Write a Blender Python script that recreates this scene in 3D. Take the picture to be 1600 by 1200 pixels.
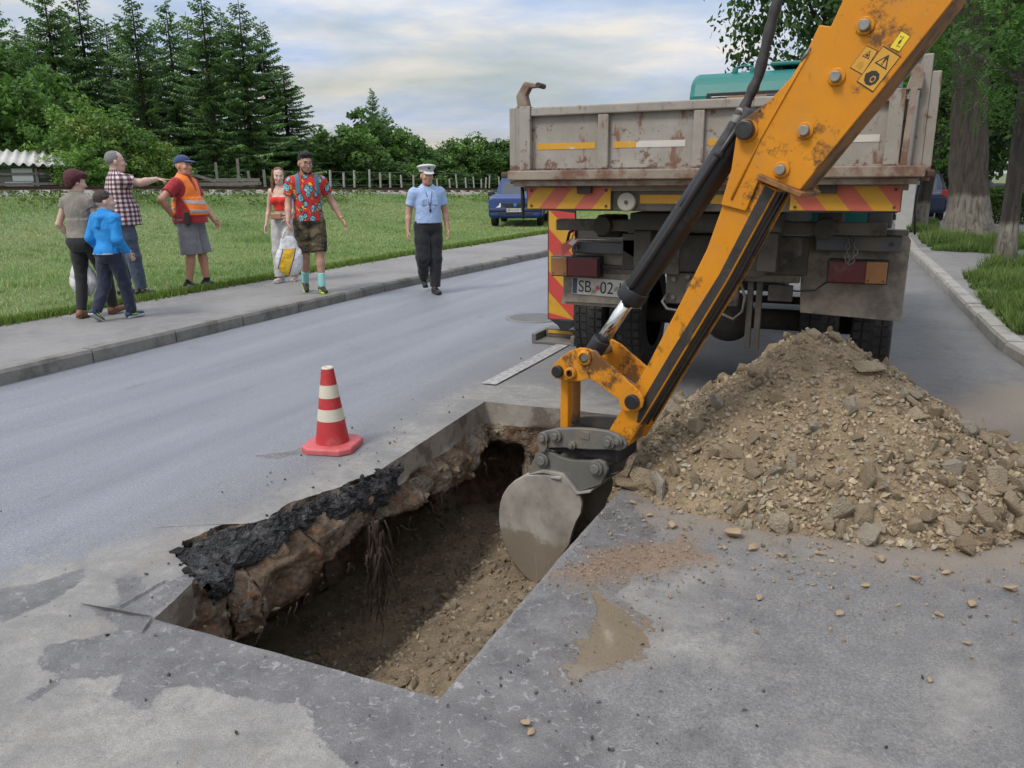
import bpy, bmesh, math, random
import numpy as np
from mathutils import Vector, Matrix, Euler, Quaternion
R = math.radians
for o in list(bpy.data.objects): bpy.data.objects.remove(o)
SC = bpy.context.scene
COL = SC.collection
random.seed(7); rng = np.random.default_rng(7)

# ------------------------------------------------------------------ camera
cam_d = bpy.data.cameras.new('camera'); cam = bpy.data.objects.new('camera', cam_d); COL.objects.link(cam)
cam_d.sensor_fit = 'HORIZONTAL'; cam_d.sensor_width = 36.0; cam_d.lens = 36.0*1230.0/1600.0
cam_d.clip_start = 0.05; cam_d.clip_end = 3000
cam.matrix_world = Matrix.Translation((0, 0, 1.65)) @ Matrix.Rotation(R(23.89), 4, 'Z') @ Matrix.Rotation(R(90-14.76), 4, 'X') @ Matrix.Rotation(R(-0.6), 4, 'Z')
SC.camera = cam

# ------------------------------------------------------------------ light
SUN_EL, SUN_AZ = 52.0, 205.0          # azimuth: compass style, 0 = +Y, clockwise
world = bpy.data.worlds.new('World'); SC.world = world; world.use_nodes = True
wt = world.node_tree; wt.nodes.clear()
def wn(t, **p):
    n = wt.nodes.new(t)
    for k, v in p.items(): setattr(n, k, v)
    return n
w_out = wn('ShaderNodeOutputWorld'); w_bg = wn('ShaderNodeBackground'); w_bg.inputs['Strength'].default_value = 0.1
w_sky = wn('ShaderNodeTexSky', sky_type='NISHITA', sun_disc=False, sun_elevation=R(SUN_EL), sun_rotation=R(SUN_AZ), air_density=1.3, dust_density=2.5, ozone_density=1.0)
w_tc = wn('ShaderNodeTexCoord'); w_sep = wn('ShaderNodeSeparateXYZ'); wt.links.new(w_tc.outputs['Generated'], w_sep.inputs[0])
w_map = wn('ShaderNodeMapping'); w_map.inputs['Scale'].default_value = (1.0, 1.0, 4.6); w_map.inputs['Location'].default_value = (.9, .35, .2)
wt.links.new(w_tc.outputs['Generated'], w_map.inputs['Vector'])
w_n = wn('ShaderNodeTexNoise'); w_n.inputs['Scale'].default_value = 2.1; w_n.inputs['Detail'].default_value = 7; w_n.inputs['Roughness'].default_value = .52; w_n.inputs['Distortion'].default_value = .25
wt.links.new(w_map.outputs[0], w_n.inputs['Vector'])
w_r = wn('ShaderNodeValToRGB'); w_r.color_ramp.elements[0].position = .36; w_r.color_ramp.elements[0].color = (.25, .25, .25, 1); w_r.color_ramp.elements[1].position = .58
wt.links.new(w_n.outputs['Fac'], w_r.inputs[0])
w_n2 = wn('ShaderNodeTexNoise'); w_n2.inputs['Scale'].default_value = 3.4; w_n2.inputs['Detail'].default_value = 8; w_n2.inputs['Roughness'].default_value = .6
wt.links.new(w_map.outputs[0], w_n2.inputs['Vector'])
w_r2 = wn('ShaderNodeValToRGB')
e = w_r2.color_ramp.elements
e[0].position = .36; e[0].color = (4.3, 5.3, 7.3, 1); e[1].position = .62; e[1].color = (8.4, 7.75, 7.0, 1)
m_ = w_r2.color_ramp.elements.new(.48); m_.color = (5.9, 6.4, 7.3, 1)
wt.links.new(w_n2.outputs['Fac'], w_r2.inputs[0])
w_mix = wn('ShaderNodeMix', data_type='RGBA'); wt.links.new(w_r.outputs[0], w_mix.inputs[0]); wt.links.new(w_sky.outputs[0], w_mix.inputs[6]); wt.links.new(w_r2.outputs[0], w_mix.inputs[7])
# overcast sky: brighter towards the zenith (CIE overcast, 1 + 2 sin(elevation))
w_cl = wn('ShaderNodeMath', operation='MULTIPLY_ADD', use_clamp=False); w_mx = wn('ShaderNodeMath', operation='MAXIMUM'); w_mx.inputs[1].default_value = 0.0
wt.links.new(w_sep.outputs['Z'], w_mx.inputs[0]); wt.links.new(w_mx.outputs[0], w_cl.inputs[0]); w_cl.inputs[1].default_value = 1.35; w_cl.inputs[2].default_value = 0.80
w_mul = wn('ShaderNodeVectorMath', operation='SCALE'); wt.links.new(w_mix.outputs[2], w_mul.inputs[0]); wt.links.new(w_cl.outputs[0], w_mul.inputs['Scale'])
wt.links.new(w_mul.outputs[0], w_bg.inputs['Color']); wt.links.new(w_bg.outputs[0], w_out.inputs['Surface'])

sun_d = bpy.data.lights.new('sun', 'SUN'); sun_d.energy = 1.5; sun_d.angle = R(13); sun_d.color = (1.0, .955, .88)
sun = bpy.data.objects.new('sun', sun_d); COL.objects.link(sun)
_sd = Vector((math.sin(R(SUN_AZ))*math.cos(R(SUN_EL)), math.cos(R(SUN_AZ))*math.cos(R(SUN_EL)), math.sin(R(SUN_EL))))
sun.rotation_euler = (-_sd).to_track_quat('-Z', 'Y').to_euler(); sun.location = (0, 0, 30)
SC.view_settings.view_transform = 'Standard'; SC.view_settings.look = 'None'; SC.view_settings.gamma = 1; SC.view_settings.exposure = 0.2
SC.view_settings.use_curve_mapping = False
SC.render.engine = 'CYCLES'; SC.cycles.use_denoising = True; SC.cycles.use_adaptive_sampling = True; SC.cycles.adaptive_threshold = .02
SC.cycles.max_bounces = 6; SC.cycles.diffuse_bounces = 3; SC.cycles.glossy_bounces = 3; SC.cycles.transmission_bounces = 4; SC.cycles.transparent_max_bounces = 8
SC.cycles.caustics_reflective = False; SC.cycles.caustics_refractive = False

# ------------------------------------------------------------------ helpers
def tag(o, label=None, cat=None, group=None, kind=None):
    if label: o['label'] = label
    if cat: o['category'] = cat
    if group: o['group'] = group
    if kind: o['kind'] = kind
    return o
def thing(name, label, cat, loc=(0, 0, 0), rz=0, group=None, kind=None):
    o = bpy.data.objects.new(name, None); COL.objects.link(o); o.location = loc; o.rotation_euler = (0, 0, rz); o.empty_display_size = .1
    return tag(o, label, cat, group, kind)
def link(name, me, mat=None, parent=None, loc=(0, 0, 0), rot=(0, 0, 0), scale=None):
    o = bpy.data.objects.new(name, me); COL.objects.link(o)
    if mat is not None and len(me.materials) == 0: me.materials.append(mat)
    o.parent = parent; o.location = loc; o.rotation_euler = rot
    if scale is not None: o.scale = scale
    return o
def np_mesh(name, v, quads=None, tris=None, mat=None, smooth=False):
    v = np.asarray(v, np.float32); me = bpy.data.meshes.new(name)
    nq = 0 if quads is None else len(quads); nt = 0 if tris is None else len(tris)
    me.vertices.add(len(v)); me.vertices.foreach_set('co', v.ravel())
    li = []
    if nq: li.append(np.asarray(quads, np.int32).ravel())
    if nt: li.append(np.asarray(tris, np.int32).ravel())
    li = np.concatenate(li); me.loops.add(len(li)); me.loops.foreach_set('vertex_index', li)
    me.polygons.add(nq+nt); st = np.concatenate([np.arange(nq)*4, nq*4+np.arange(nt)*3]).astype(np.int32)
    me.polygons.foreach_set('loop_start', st)
    me.polygons.foreach_set('use_smooth', np.full(nq+nt, smooth))
    me.update(calc_edges=True); me.validate()
    if mat is not None: me.materials.append(mat)
    return me
def vcol(me, name, arr):
    arr = np.asarray(arr, np.float32)
    if arr.ndim == 1:
        a = me.attributes.new(name, 'FLOAT', 'POINT'); a.data.foreach_set('value', arr)
    else:
        if arr.shape[1] == 3: arr = np.concatenate([arr, np.ones((len(arr), 1), np.float32)], 1)
        a = me.attributes.new(name, 'FLOAT_COLOR', 'POINT'); a.data.foreach_set('color', arr.ravel())

def _h(ix, iy, iz, seed):
    n = (ix.astype(np.int64)*374761393 + iy.astype(np.int64)*668265263 + iz.astype(np.int64)*2147483647 + seed*1274126177) & 0xffffffff
    n = ((n ^ (n >> 13))*1274126177) & 0xffffffff
    n = n ^ (n >> 16)
    return (n & 0xffff)/65535.0
def vnoise(p, seed=0):
    p = np.asarray(p, float); i = np.floor(p).astype(np.int64); f = p-i; f = f*f*(3-2*f); r = 0
    for dx in (0, 1):
        wx = f[..., 0] if dx else 1-f[..., 0]
        for dy in (0, 1):
            wy = f[..., 1] if dy else 1-f[..., 1]
            for dz in (0, 1):
                wz = f[..., 2] if dz else 1-f[..., 2]
                r = r+wx*wy*wz*_h(i[..., 0]+dx, i[..., 1]+dy, i[..., 2]+dz, seed)
    return r
def fbm(p, oct=4, seed=0, gain=.5):
    p = np.asarray(p, float); a = 1.; s = 0; t = 0
    for k in range(oct): s = s+a*vnoise(p*2**k, seed+k*17); t += a; a *= gain
    return s/t-.5
def fbm2(x, y, sc, oct=4, seed=0, gain=.5):
    x, y = np.broadcast_arrays(np.asarray(x, float), np.asarray(y, float))
    return fbm(np.stack([x*sc, y*sc, np.full_like(x, 3.3)], -1), oct, seed, gain)

class MB:
    """collects solids and builds ONE mesh"""
    def __init__(s): s.v = []; s.f = []; s.sm = []
    def add(s, vs, fs, smooth=False, M=None):
        b = len(s.v)
        for p in vs: s.v.append(tuple(M @ Vector(p)) if M is not None else tuple(p))
        for f in fs: s.f.append([b+i for i in f]); s.sm.append(smooth)
        return s
    def box(s, a, b, M=None):
        x0, y0, z0 = (min(a[i], b[i]) for i in range(3)); x1, y1, z1 = (max(a[i], b[i]) for i in range(3))
        return s.add([(x0, y0, z0), (x1, y0, z0), (x1, y1, z0), (x0, y1, z0), (x0, y0, z1), (x1, y0, z1), (x1, y1, z1), (x0, y1, z1)],
              [(3, 2, 1, 0), (4, 5, 6, 7), (0, 1, 5, 4), (1, 2, 6, 5), (2, 3, 7, 6), (3, 0, 4, 7)], False, M)
    def cyl(s, p0, p1, r0, r1=None, n=16, caps=True, smooth=True):
        r1 = r0 if r1 is None else r1; p0 = Vector(p0); p1 = Vector(p1); d = (p1-p0).normalized()
        u = d.orthogonal().normalized(); w = d.cross(u); b = len(s.v)
        for p, r in ((p0, r0), (p1, r1)):
            for i in range(n):
                a = 2*math.pi*i/n; s.v.append(tuple(p+(u*math.cos(a)+w*math.sin(a))*r))
        for i in range(n): j = (i+1) % n; s.f.append([b+i, b+j, b+n+j, b+n+i]); s.sm.append(smooth)
        if caps: s.f.append([b+i for i in range(n)][::-1]); s.f.append([b+n+i for i in range(n)]); s.sm += [False, False]
        return s
    def tube(s, pts, r, n=8, smooth=True):
        pts = [Vector(p) for p in pts]; b = len(s.v); m = len(pts); rr = r if hasattr(r, '__len__') else [r]*m
        u = None
        for k in range(m):
            d = (pts[min(k+1, m-1)]-pts[max(k-1, 0)]).normalized()
            u = d.orthogonal().normalized() if u is None else (u-d*u.dot(d)).normalized()
            w = d.cross(u)
            for i in range(n): a = 2*math.pi*i/n; s.v.append(tuple(pts[k]+(u*math.cos(a)+w*math.sin(a))*rr[k]))
        for k in range(m-1):
            for i in range(n): j = (i+1) % n; s.f.append([b+k*n+i, b+k*n+j, b+(k+1)*n+j, b+(k+1)*n+i]); s.sm.append(smooth)
        s.f.append([b+i for i in range(n)][::-1]); s.f.append([b+(m-1)*n+i for i in range(n)]); s.sm += [False, False]
        return s
    def prism(s, pts, ext, M=None):
        """pts: 3D polygon, ext: extrusion vector"""
        n = len(pts); e = Vector(ext); A = [Vector(p) for p in pts]
        nrm = Vector((0, 0, 0))
        for i in range(n): nrm += A[i].cross(A[(i+1) % n])
        if nrm.dot(e) > 0: A = A[::-1]
        return s.add(A+[p+e for p in A], [list(range(n)), list(range(2*n-1, n-1, -1))]+[[(i+1) % n, i, n+i, n+(i+1) % n] for i in range(n)], False, M)
    def lathe(s, prof, n=32, M=None, smooth=True, cap=True):
        b = [];
        vs = [(r*math.cos(2*math.pi*i/n), r*math.sin(2*math.pi*i/n), z) for r, z in prof for i in range(n)]
        fs = [[k*n+i, k*n+(i+1) % n, (k+1)*n+(i+1) % n, (k+1)*n+i] for k in range(len(prof)-1) for i in range(n)]
        s.add(vs, fs, smooth, M); m = len(prof)
        if cap:
            o = len(s.v)-m*n
            s.f.append([o+i for i in range(n)][::-1]); s.f.append([o+(m-1)*n+i for i in range(n)]); s.sm += [False, False]
        return s
    def mesh(s, name, mat=None):
        me = bpy.data.meshes.new(name); me.from_pydata(s.v, [], s.f); me.polygons.foreach_set('use_smooth', s.sm); me.update()
        if mat is not None: me.materials.append(mat)
        return me
    def build(s, name, mat=None, parent=None, bevel=0, loc=(0, 0, 0), rot=(0, 0, 0)):
        o = link(name, s.mesh(name, mat), None, parent, loc, rot)
        if bevel:
            m = o.modifiers.new('bevel', 'BEVEL'); m.width = bevel; m.segments = 2; m.limit_method = 'ANGLE'; m.angle_limit = R(35)
        return o
def copy_tree(o, parent=None):
    c = o.copy(); COL.objects.link(c); c.parent = parent
    for ch in list(o.children): copy_tree(ch, c)
    return c

# ------------------------------------------------------------------ material helpers
class NT:
    def __init__(s, name):
        s.m = bpy.data.materials.new(name); s.m.use_nodes = True; s.t = s.m.node_tree; s.t.nodes.clear()
        s.out = s.t.nodes.new('ShaderNodeOutputMaterial'); s.b = s.t.nodes.new('ShaderNodeBsdfPrincipled'); s.t.links.new(s.b.outputs[0], s.out.inputs[0])
        s.tc = s.t.nodes.new('ShaderNodeTexCoord'); s.obj = s.tc.outputs['Object']; s.oi = None
    def n(s, t, ins=None, **p):
        n = s.t.nodes.new(t)
        for k, v in p.items(): setattr(n, k, v)
        for k, v in (ins or {}).items(): s.set(n.inputs[k], v)
        return n
    def set(s, sock, v):
        if isinstance(v, bpy.types.NodeSocket): s.t.links.new(v, sock)
        elif hasattr(v, '__len__') and len(v) == 3 and sock.type == 'RGBA': sock.default_value = (*v, 1)
        elif sock.type == 'RGBA' and not hasattr(v, '__len__'): sock.default_value = (v, v, v, 1)
        else: sock.default_value = v
    def map(s, scale=(1, 1, 1), rot=(0, 0, 0), loc=(0, 0, 0), v=None): return s.n('ShaderNodeMapping', {'Vector': v or s.obj, 'Scale': scale, 'Rotation': rot, 'Location': loc}).outputs[0]
    def noise(s, sc, det=4, ro=.55, v=None, dist=0): return s.n('ShaderNodeTexNoise', {'Vector': v or s.obj, 'Scale': sc, 'Detail': det, 'Roughness': ro, 'Distortion': dist}).outputs['Fac']
    def voro(s, sc, v=None, feature='F1', out='Distance', rand=1): return s.n('ShaderNodeTexVoronoi', {'Vector': v or s.obj, 'Scale': sc, 'Randomness': rand}, feature=feature).outputs[out]
    def ramp(s, fac, stops, interp='LINEAR'):
        n = s.n('ShaderNodeValToRGB', {0: fac}); cr = n.color_ramp; cr.interpolation = interp
        while len(cr.elements) < len(stops): cr.elements.new(.5)
        for e, (p, c) in zip(cr.elements, stops):
            e.position = p; e.color = (c, c, c, 1) if not hasattr(c, '__len__') else (*c[:3], 1)
        return n.outputs[0]
    def mix(s, f, a, b, blend='MIX'):
        n = s.n('ShaderNodeMix', data_type='RGBA', blend_type=blend); s.set(n.inputs[0], f); s.set(n.inputs[6], a); s.set(n.inputs[7], b); return n.outputs[2]
    def math(s, op, a, b=0., c=None, clamp=False):
        n = s.n('ShaderNodeMath', operation=op, use_clamp=clamp); s.set(n.inputs[0], a); s.set(n.inputs[1], b)
        if c is not None: s.set(n.inputs[2], c)
        return n.outputs[0]
    def attr(s, name, out='Fac'): return s.n('ShaderNodeAttribute', attribute_name=name).outputs[out]
    def bump(s, h, st=.3, d=.01): s.set(s.b.inputs['Normal'], s.n('ShaderNodeBump', {'Height': h, 'Strength': st, 'Distance': d}).outputs[0])
    def rnd(s): return s.n('ShaderNodeObjectInfo').outputs['Random']
    def sep(s, v=None): return s.n('ShaderNodeSeparateXYZ', {0: v or s.obj}).outputs
    def done(s, col=None, rough=None, metal=None, **kw):
        if col is not None: s.set(s.b.inputs['Base Color'], col)
        if rough is not None: s.set(s.b.inputs['Roughness'], rough)
        if metal is not None: s.set(s.b.inputs['Metallic'], metal)
        for k, v in kw.items(): s.set(s.b.inputs[k.replace('_', ' ')], v)
        return s.m
_mc = {}
def M(name, col, rough=.6, metal=0., var=.18, scale=6., bump=0., bscale=60., bdist=.004, dirt=None, dirtlo=.5, dirthi=.62, dscale=4., spec=None):
    if name in _mc: return _mc[name]
    t = NT(name); n1 = t.noise(scale, 5, .6)
    c = t.mix(n1, tuple(x*(1-var) for x in col), tuple(min(1, x*(1+var)) for x in col))
    if dirt is not None: c = t.mix(t.ramp(t.noise(dscale, 8, .68), [(dirtlo, 0), (dirthi, 1)]), c, dirt)
    if bump: t.bump(t.noise(bscale, 5, .6), bump, bdist)
    rr = t.math('ADD', t.math('MULTIPLY', n1, .2), max(0, rough-.1))
    if spec is not None: t.set(t.b.inputs['Specular IOR Level'], spec)
    _mc[name] = t.done(c, rr, metal); return _mc[name]
def MA(name, rough=.6, attr='col', var=.2, scale=40., bump=0, bscale=90., bdist=.003, spec=None, sss=0):
    """colour from a vertex attribute, broken up by noise"""
    if name in _mc: return _mc[name]
    t = NT(name); n1 = t.noise(scale, 4, .6); c = t.attr(attr, 'Color')
    c = t.mix(1., c, t.ramp(n1, [(.25, 1-var), (.75, 1+var)]), 'MULTIPLY')
    if bump: t.bump(t.noise(bscale, 5, .6), bump, bdist)
    if spec is not None: t.set(t.b.inputs['Specular IOR Level'], spec)
    _mc[name] = t.done(c, rough); return _mc[name]
def poly_sd(px, py, poly):
    """signed distance to polygon, positive inside"""
    poly = np.asarray(poly, float); d = np.full(px.shape, 1e9); ins = np.zeros(px.shape, bool); n = len(poly)
    for i in range(n):
        ax, ay = poly[i]; bx, by = poly[(i+1) % n]; ex, ey = bx-ax, by-ay; wx, wy = px-ax, py-ay
        t = np.clip((wx*ex+wy*ey)/(ex*ex+ey*ey+1e-12), 0, 1); d = np.minimum(d, (wx-ex*t)**2+(wy-ey*t)**2)
        c = (ay > py) != (by > py)
        ins ^= c & (px < (bx-ax)*(py-ay)/((by-ay) if abs(by-ay) > 1e-9 else 1e-9)+ax)
    return np.where(ins, 1, -1)*np.sqrt(d)
def resample(poly, step, closed=True):
    P = [np.array(p, float) for p in poly]; out = []
    for i in range(len(P) if closed else len(P)-1):
        a, b = P[i], P[(i+1) % len(P)]; n = max(1, int(round(np.linalg.norm(b-a)/step)))
        for k in range(n): out.append(a+(b-a)*k/n)
    if not closed: out.append(P[-1])
    return np.array(out)
# ================================================================== SETTING
LKERB = [(-6.5, -8), (-6.5, 4), (-6.5, 10), (-6.12, 16), (-5.2, 25), (-3.2, 40), (-.1, 60)]
GEDGE = [(-8.75, -8), (-8.66, 5.6), (-8.55, 10), (-8.55, 13.4), (-8.1, 20.6), (-7.2, 28), (-5, 42), (-2, 60)]
RKERB = [(6, 6.95), (2.3, 7.05), (1.72, 7.3), (1.40, 7.75), (1.27, 8.7), (1.18, 11.3), (1.02, 16), (.91, 18.5), (.84, 30), (1.0, 45), (1.85, 60)]
HOLE = [(-2.39, 1.93), (-1.13, 1.94), (-1.12, 2.52), (-1.11, 3.06), (-1.08, 3.88), (-1.07, 5.20), (-1.89, 5.20), (-2.52, 5.17), (-2.50, 4.6), (-2.47, 3.9), (-2.46, 3.62),
        (-2.53, 3.45), (-2.55, 3.2), (-2.63, 3.0), (-2.62, 2.85), (-2.75, 2.68), (-2.82, 2.48), (-2.72, 2.36), (-2.55, 2.28), (-2.47, 2.22)]
STAINS = {
 'W1': [(-2.67, 1.9), (-2.45, 1.82), (-2.61, 1.64), (-2.53, 1.54), (-2.34, 1.53), (-2.2, 1.62), (-2.11, 1.53), (-1.97, 1.51), (-2.01, 1.62), (-1.88, 1.68), (-1.68, 1.69), (-1.5, 1.73), (-1.42, 1.65), (-1.17, 1.54), (-0.97, 1.35), (-0.67, 1.48), (-0.84, 1.72), (-1.13, 1.96), (-2.41, 1.95), (-2.58, 1.95)],
 'W2': [(-3.3, 1.77), (-3.18, 1.85), (-3.08, 1.95), (-3.01, 2.1), (-2.92, 2.05), (-2.88, 1.86), (-2.91, 1.67), (-3.0, 1.58)],
 'W3': [(-2.79, 2.1), (-2.73, 2.16), (-2.55, 2.07), (-2.58, 2.35), (-2.46, 2.24), (-2.41, 1.93), (-2.57, 1.94)],
 'W4': [(-2.39, 1.38), (-2.39, 1.52), (-2.34, 1.5), (-2.34, 1.38)],
 'W5': [(-1.12, 1.94), (-1.07, 3.84), (-0.77, 3.45), (-0.75, 3.04), (-0.79, 2.79), (-0.59, 2.65), (-0.64, 2.47), (-0.72, 2.23), (-0.73, 2.15), (-0.62, 2.12), (-0.62, 2.02), (-0.54, 1.99), (-0.64, 1.89), (-0.55, 1.8), (-0.73, 1.45), (-0.96, 1.67)],
 'W6': [(-0.61, 1.93), (-0.47, 1.97), (-0.4, 1.88), (-0.6, 1.78)],
 'W7': [(-0.37, 2.07), (-0.33, 2.12), (-0.28, 2.11), (-0.26, 2.04), (-0.3, 2.02)],
 'W8': [(-0.49, 2.13), (-0.46, 2.16), (-0.43, 2.1), (-0.47, 2.07)],
 'W9': [(-3.36, 3.53), (-3.19, 3.65), (-3.14, 3.78), (-3.04, 3.71), (-3.15, 3.55)],
 'PUD': [(-0.88, 2.78), (-0.78, 2.77), (-0.69, 2.66), (-0.58, 2.62), (-0.59, 2.44), (-0.71, 2.28), (-0.76, 2.21), (-0.83, 2.3), (-0.81, 2.51)],
 'MUD': [(-1.1, 2.81), (-1.07, 2.94), (-0.87, 3.26), (-0.58, 3.42), (-0.49, 3.27), (-0.66, 3.02), (-0.9, 2.87)],
 'SL1': [(-5.2, 1.45), (-3.91, 1.76), (-3.33, 1.95), (-3.09, 2.21), (-2.95, 2.55), (-2.78, 2.96), (-2.72, 3.78), (-2.78, 4.88), (-2.81, 5.62), (-2.3, 5.75), (-1.2, 5.5), (-1.2, 5.0), (-2.41, 4.98), (-2.41, 3.6), (-2.5, 2.37), (-2.3, 1.94), (-1.05, 1.94), (-0.62, 1.47), (-.6, .3), (-5, .3)],
 'SLR': [(-0.79, 2.79), (-0.53, 3.2), (-0.37, 3.2), (-0.52, 2.75), (-0.33, 2.64), (-0.22, 2.6), (-0.45, 2.42), (-0.6, 2.48), (-0.58, 2.64)],
 'SLR2': [(0.39, 2.66), (0.52, 2.81), (0.51, 2.64), (0.4, 2.35), (0.37, 2.38)],
 'SLR3': [(-0.07, 2.15), (0.04, 2.18), (0.13, 2.18), (0.11, 2.05), (-0.01, 2.04)],
 'TAN': [(-0.95, 3.55), (-0.43, 3.5), (0.13, 3.45), (0.77, 3.6), (1.05, 3.9), (1.9, 5.5), (2.2, 7.2), (1.1, 7.2), (0.56, 6.3), (-0.12, 6.4), (-1.16, 4.58)]}

# ---------- materials of the setting
def mat_road():
    t = NT('road_asphalt')
    fine = t.noise(420, 3, .7); mid = t.noise(9, 6, .62); big = t.noise(1.1, 4, .55); agg = t.voro(230)
    X, Y, Z = t.sep()
    asph = t.ramp(mid, [(.3, (.125, .123, .122)), (.5, (.165, .161, .157)), (.72, (.225, .218, .208))])
    asph = t.mix(t.ramp(big, [(.40, 0), (.62, .5)]), asph, (.225, .22, .212))
    lane = t.ramp(t.math('ADD', X, t.math('MULTIPLY', big, .6)), [(0, 1), (1, 1)])
    leftlane = t.ramp(t.n('ShaderNodeMapRange', {0: t.math('ADD', X, t.math('MULTIPLY', t.math('SUBTRACT', mid, .5), .9)), 1: -3.4, 2: -2.5, 3: 1., 4: 0.}).outputs[0], [(0, 0), (1, 1)])
    lanecol = t.ramp(t.noise(1.0, 6, .6, t.map((2.6, .22, 1))), [(.34, (.188, .199, .226)), (.66, (.248, .259, .287))])
    asph = t.mix(leftlane, asph, lanecol)
    sp = t.noise(75, 4, .75); asph = t.mix(1., asph, t.ramp(sp, [(.3, .72), (.5, 1.), (.7, 1.32)]), 'MULTIPLY')
    asph = t.mix(t.ramp(t.noise(3.2, 8, .72, t.map((1, .5, 1))), [(.60, 0), (.70, .45)]), asph, (.095, .097, .10))
    # light aggregate speckle, dark pits
    asph = t.mix(t.math('MULTIPLY', t.ramp(agg, [(.10, 1), (.22, 0)]), .5), asph, (.46, .45, .43))
    asph = t.mix(t.ramp(fine, [(.34, .75), (.46, 0)]), asph, (.11, .11, .11))
    edge_n = t.math('SUBTRACT', t.noise(5.5, 8, .62), .5)
    edge_f = t.math('SUBTRACT', t.noise(16, 6, .65), .5)
    def mask(a, amp=.5, w=.02, amp2=.25):
        v = t.math('ADD', t.attr(a), t.math('ADD', t.math('MULTIPLY', edge_n, amp), t.math('MULTIPLY', edge_f, amp2)))
        return t.ramp(v, [(.5-w, 0), (.5+w, 1)])
    slur = t.ramp(t.noise(4.5, 8, .68, dist=.6), [(.30, (.175, .17, .16)), (.44, (.245, .236, .218)), (.58, (.31, .297, .272)), (.72, (.265, .25, .222))])
    slur = t.mix(t.ramp(t.noise(30, 6, .7), [(.38, .55), (.52, 0)]), slur, (.205, .20, .195))
    slur = t.mix(t.ramp(t.noise(1.7, 7, .66), [(.48, 0), (.62, .75)]), slur, (.178, .173, .168))
    slur = t.mix(t.ramp(t.noise(2.6, 7, .7, t.map(loc=(5, 3, 0))), [(.56, 0), (.68, .5)]), slur, (.245, .208, .162))
    c = t.mix(mask('slurry', 1.0, .16, .6), asph, slur)
    c = t.mix(t.math('MULTIPLY', mask('tan', .9, .18), .62), c, (.27, .215, .155))
    wetm = mask('wet', .34, .02)
    wetcol = t.ramp(t.noise(7, 6, .6), [(.35, (.118, .115, .115)), (.65, (.185, .18, .177))])
    c = t.mix(wetm, c, wetcol)
    wet_sheen = t.math('MULTIPLY', wetm, t.ramp(t.noise(26, 8, .7, dist=1.2), [(.56, 0), (.66, .75)]))  # whitish sheen of the wet asphalt, painted into the colour as veins
    c = t.mix(wet_sheen, c, (.38, .375, .372))
    mudm = mask('mud', .8, .14, .6); c = t.mix(t.math('MULTIPLY', mudm, .85), c, t.ramp(t.noise(60, 5, .7), [(.35, (.15, .10, .062)), (.65, (.29, .205, .135))]))
    pm = mask('puddle', .75, .02, .5); c = t.mix(pm, c, (.165, .132, .09))
    c = t.mix(t.math('MULTIPLY', mask('puddle', 1.2, .3, .6), .45), c, (.20, .165, .12))
    c = t.mix(t.math('MULTIPLY', t.ramp(t.voro(11, t.map((1, 1, 0))), [(.045, 1), (.075, 0)]), .65), c, (.06, .058, .055))
    c = t.mix(1., c, t.ramp(t.noise(150, 3, .75), [(.3, .76), (.5, 1.), (.7, 1.22)]), 'MULTIPLY')
    rough = t.mix(wetm, t.ramp(mid, [(.3, .62), (.7, .8)]), t.ramp(t.noise(11, 5, .6), [(.4, .13), (.62, .36)]))
    rough = t.mix(leftlane, rough, .55)
    rough = t.mix(pm, rough, .1)
    hgt = t.math('ADD', t.math('MULTIPLY', agg, .6), t.math('MULTIPLY', fine, .8))
    hgt = t.math('ADD', hgt, t.math('MULTIPLY', t.noise(40, 5, .65), 1.0))
    hgt = t.math('MULTIPLY', hgt, t.math('SUBTRACT', 1., pm))
    t.bump(hgt, .5, .007)
    return t.done(c, rough)
MAT_ROAD = mat_road()
def mat_soil(name, c1, c2, c3, sc=9, bump=.8):
    t = NT(name); n = t.noise(sc, 9, .68); c = t.ramp(n, [(.3, c1), (.5, c2), (.7, c3)])
    c = t.mix(t.ramp(t.voro(38), [(.05, .7), (.3, 0)]), c, tuple(x*1.25 for x in c3)); t.bump(t.math('ADD', t.noise(45, 8, .7), t.math('MULTIPLY', t.voro(55), .6)), bump, .02)
    return t.done(c, .95)
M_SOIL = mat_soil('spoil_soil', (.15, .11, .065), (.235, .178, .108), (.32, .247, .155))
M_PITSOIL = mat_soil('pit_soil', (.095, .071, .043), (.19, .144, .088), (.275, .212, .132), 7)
def mat_pitwall():
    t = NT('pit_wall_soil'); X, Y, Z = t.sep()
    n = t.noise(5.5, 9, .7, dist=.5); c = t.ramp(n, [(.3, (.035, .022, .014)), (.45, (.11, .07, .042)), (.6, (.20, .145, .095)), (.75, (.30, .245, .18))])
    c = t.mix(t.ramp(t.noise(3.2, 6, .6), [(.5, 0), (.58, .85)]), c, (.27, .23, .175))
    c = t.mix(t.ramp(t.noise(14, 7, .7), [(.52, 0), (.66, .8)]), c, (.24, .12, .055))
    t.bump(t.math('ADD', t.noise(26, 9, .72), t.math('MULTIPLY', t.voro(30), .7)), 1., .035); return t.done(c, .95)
M_PITWALL = mat_pitwall()
def mat_slab():
    t = NT('cut_asphalt_edge'); n = t.noise(6, 7, .65)
    c = t.ramp(n, [(.32, (.15, .125, .10)), (.5, (.25, .222, .185)), (.68, (.33, .305, .265))]); c = t.mix(t.ramp(t.noise(3, 6, .6), [(.5, 0), (.56, .85)]), c, (.095, .07, .052))
    c = t.mix(t.ramp(t.voro(120), [(.1, .45), (.3, 0)]), c, (.45, .43, .39)); t.bump(t.noise(70, 5, .6), .4, .006); return t.done(c, .75)
M_SLAB = mat_slab()
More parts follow.
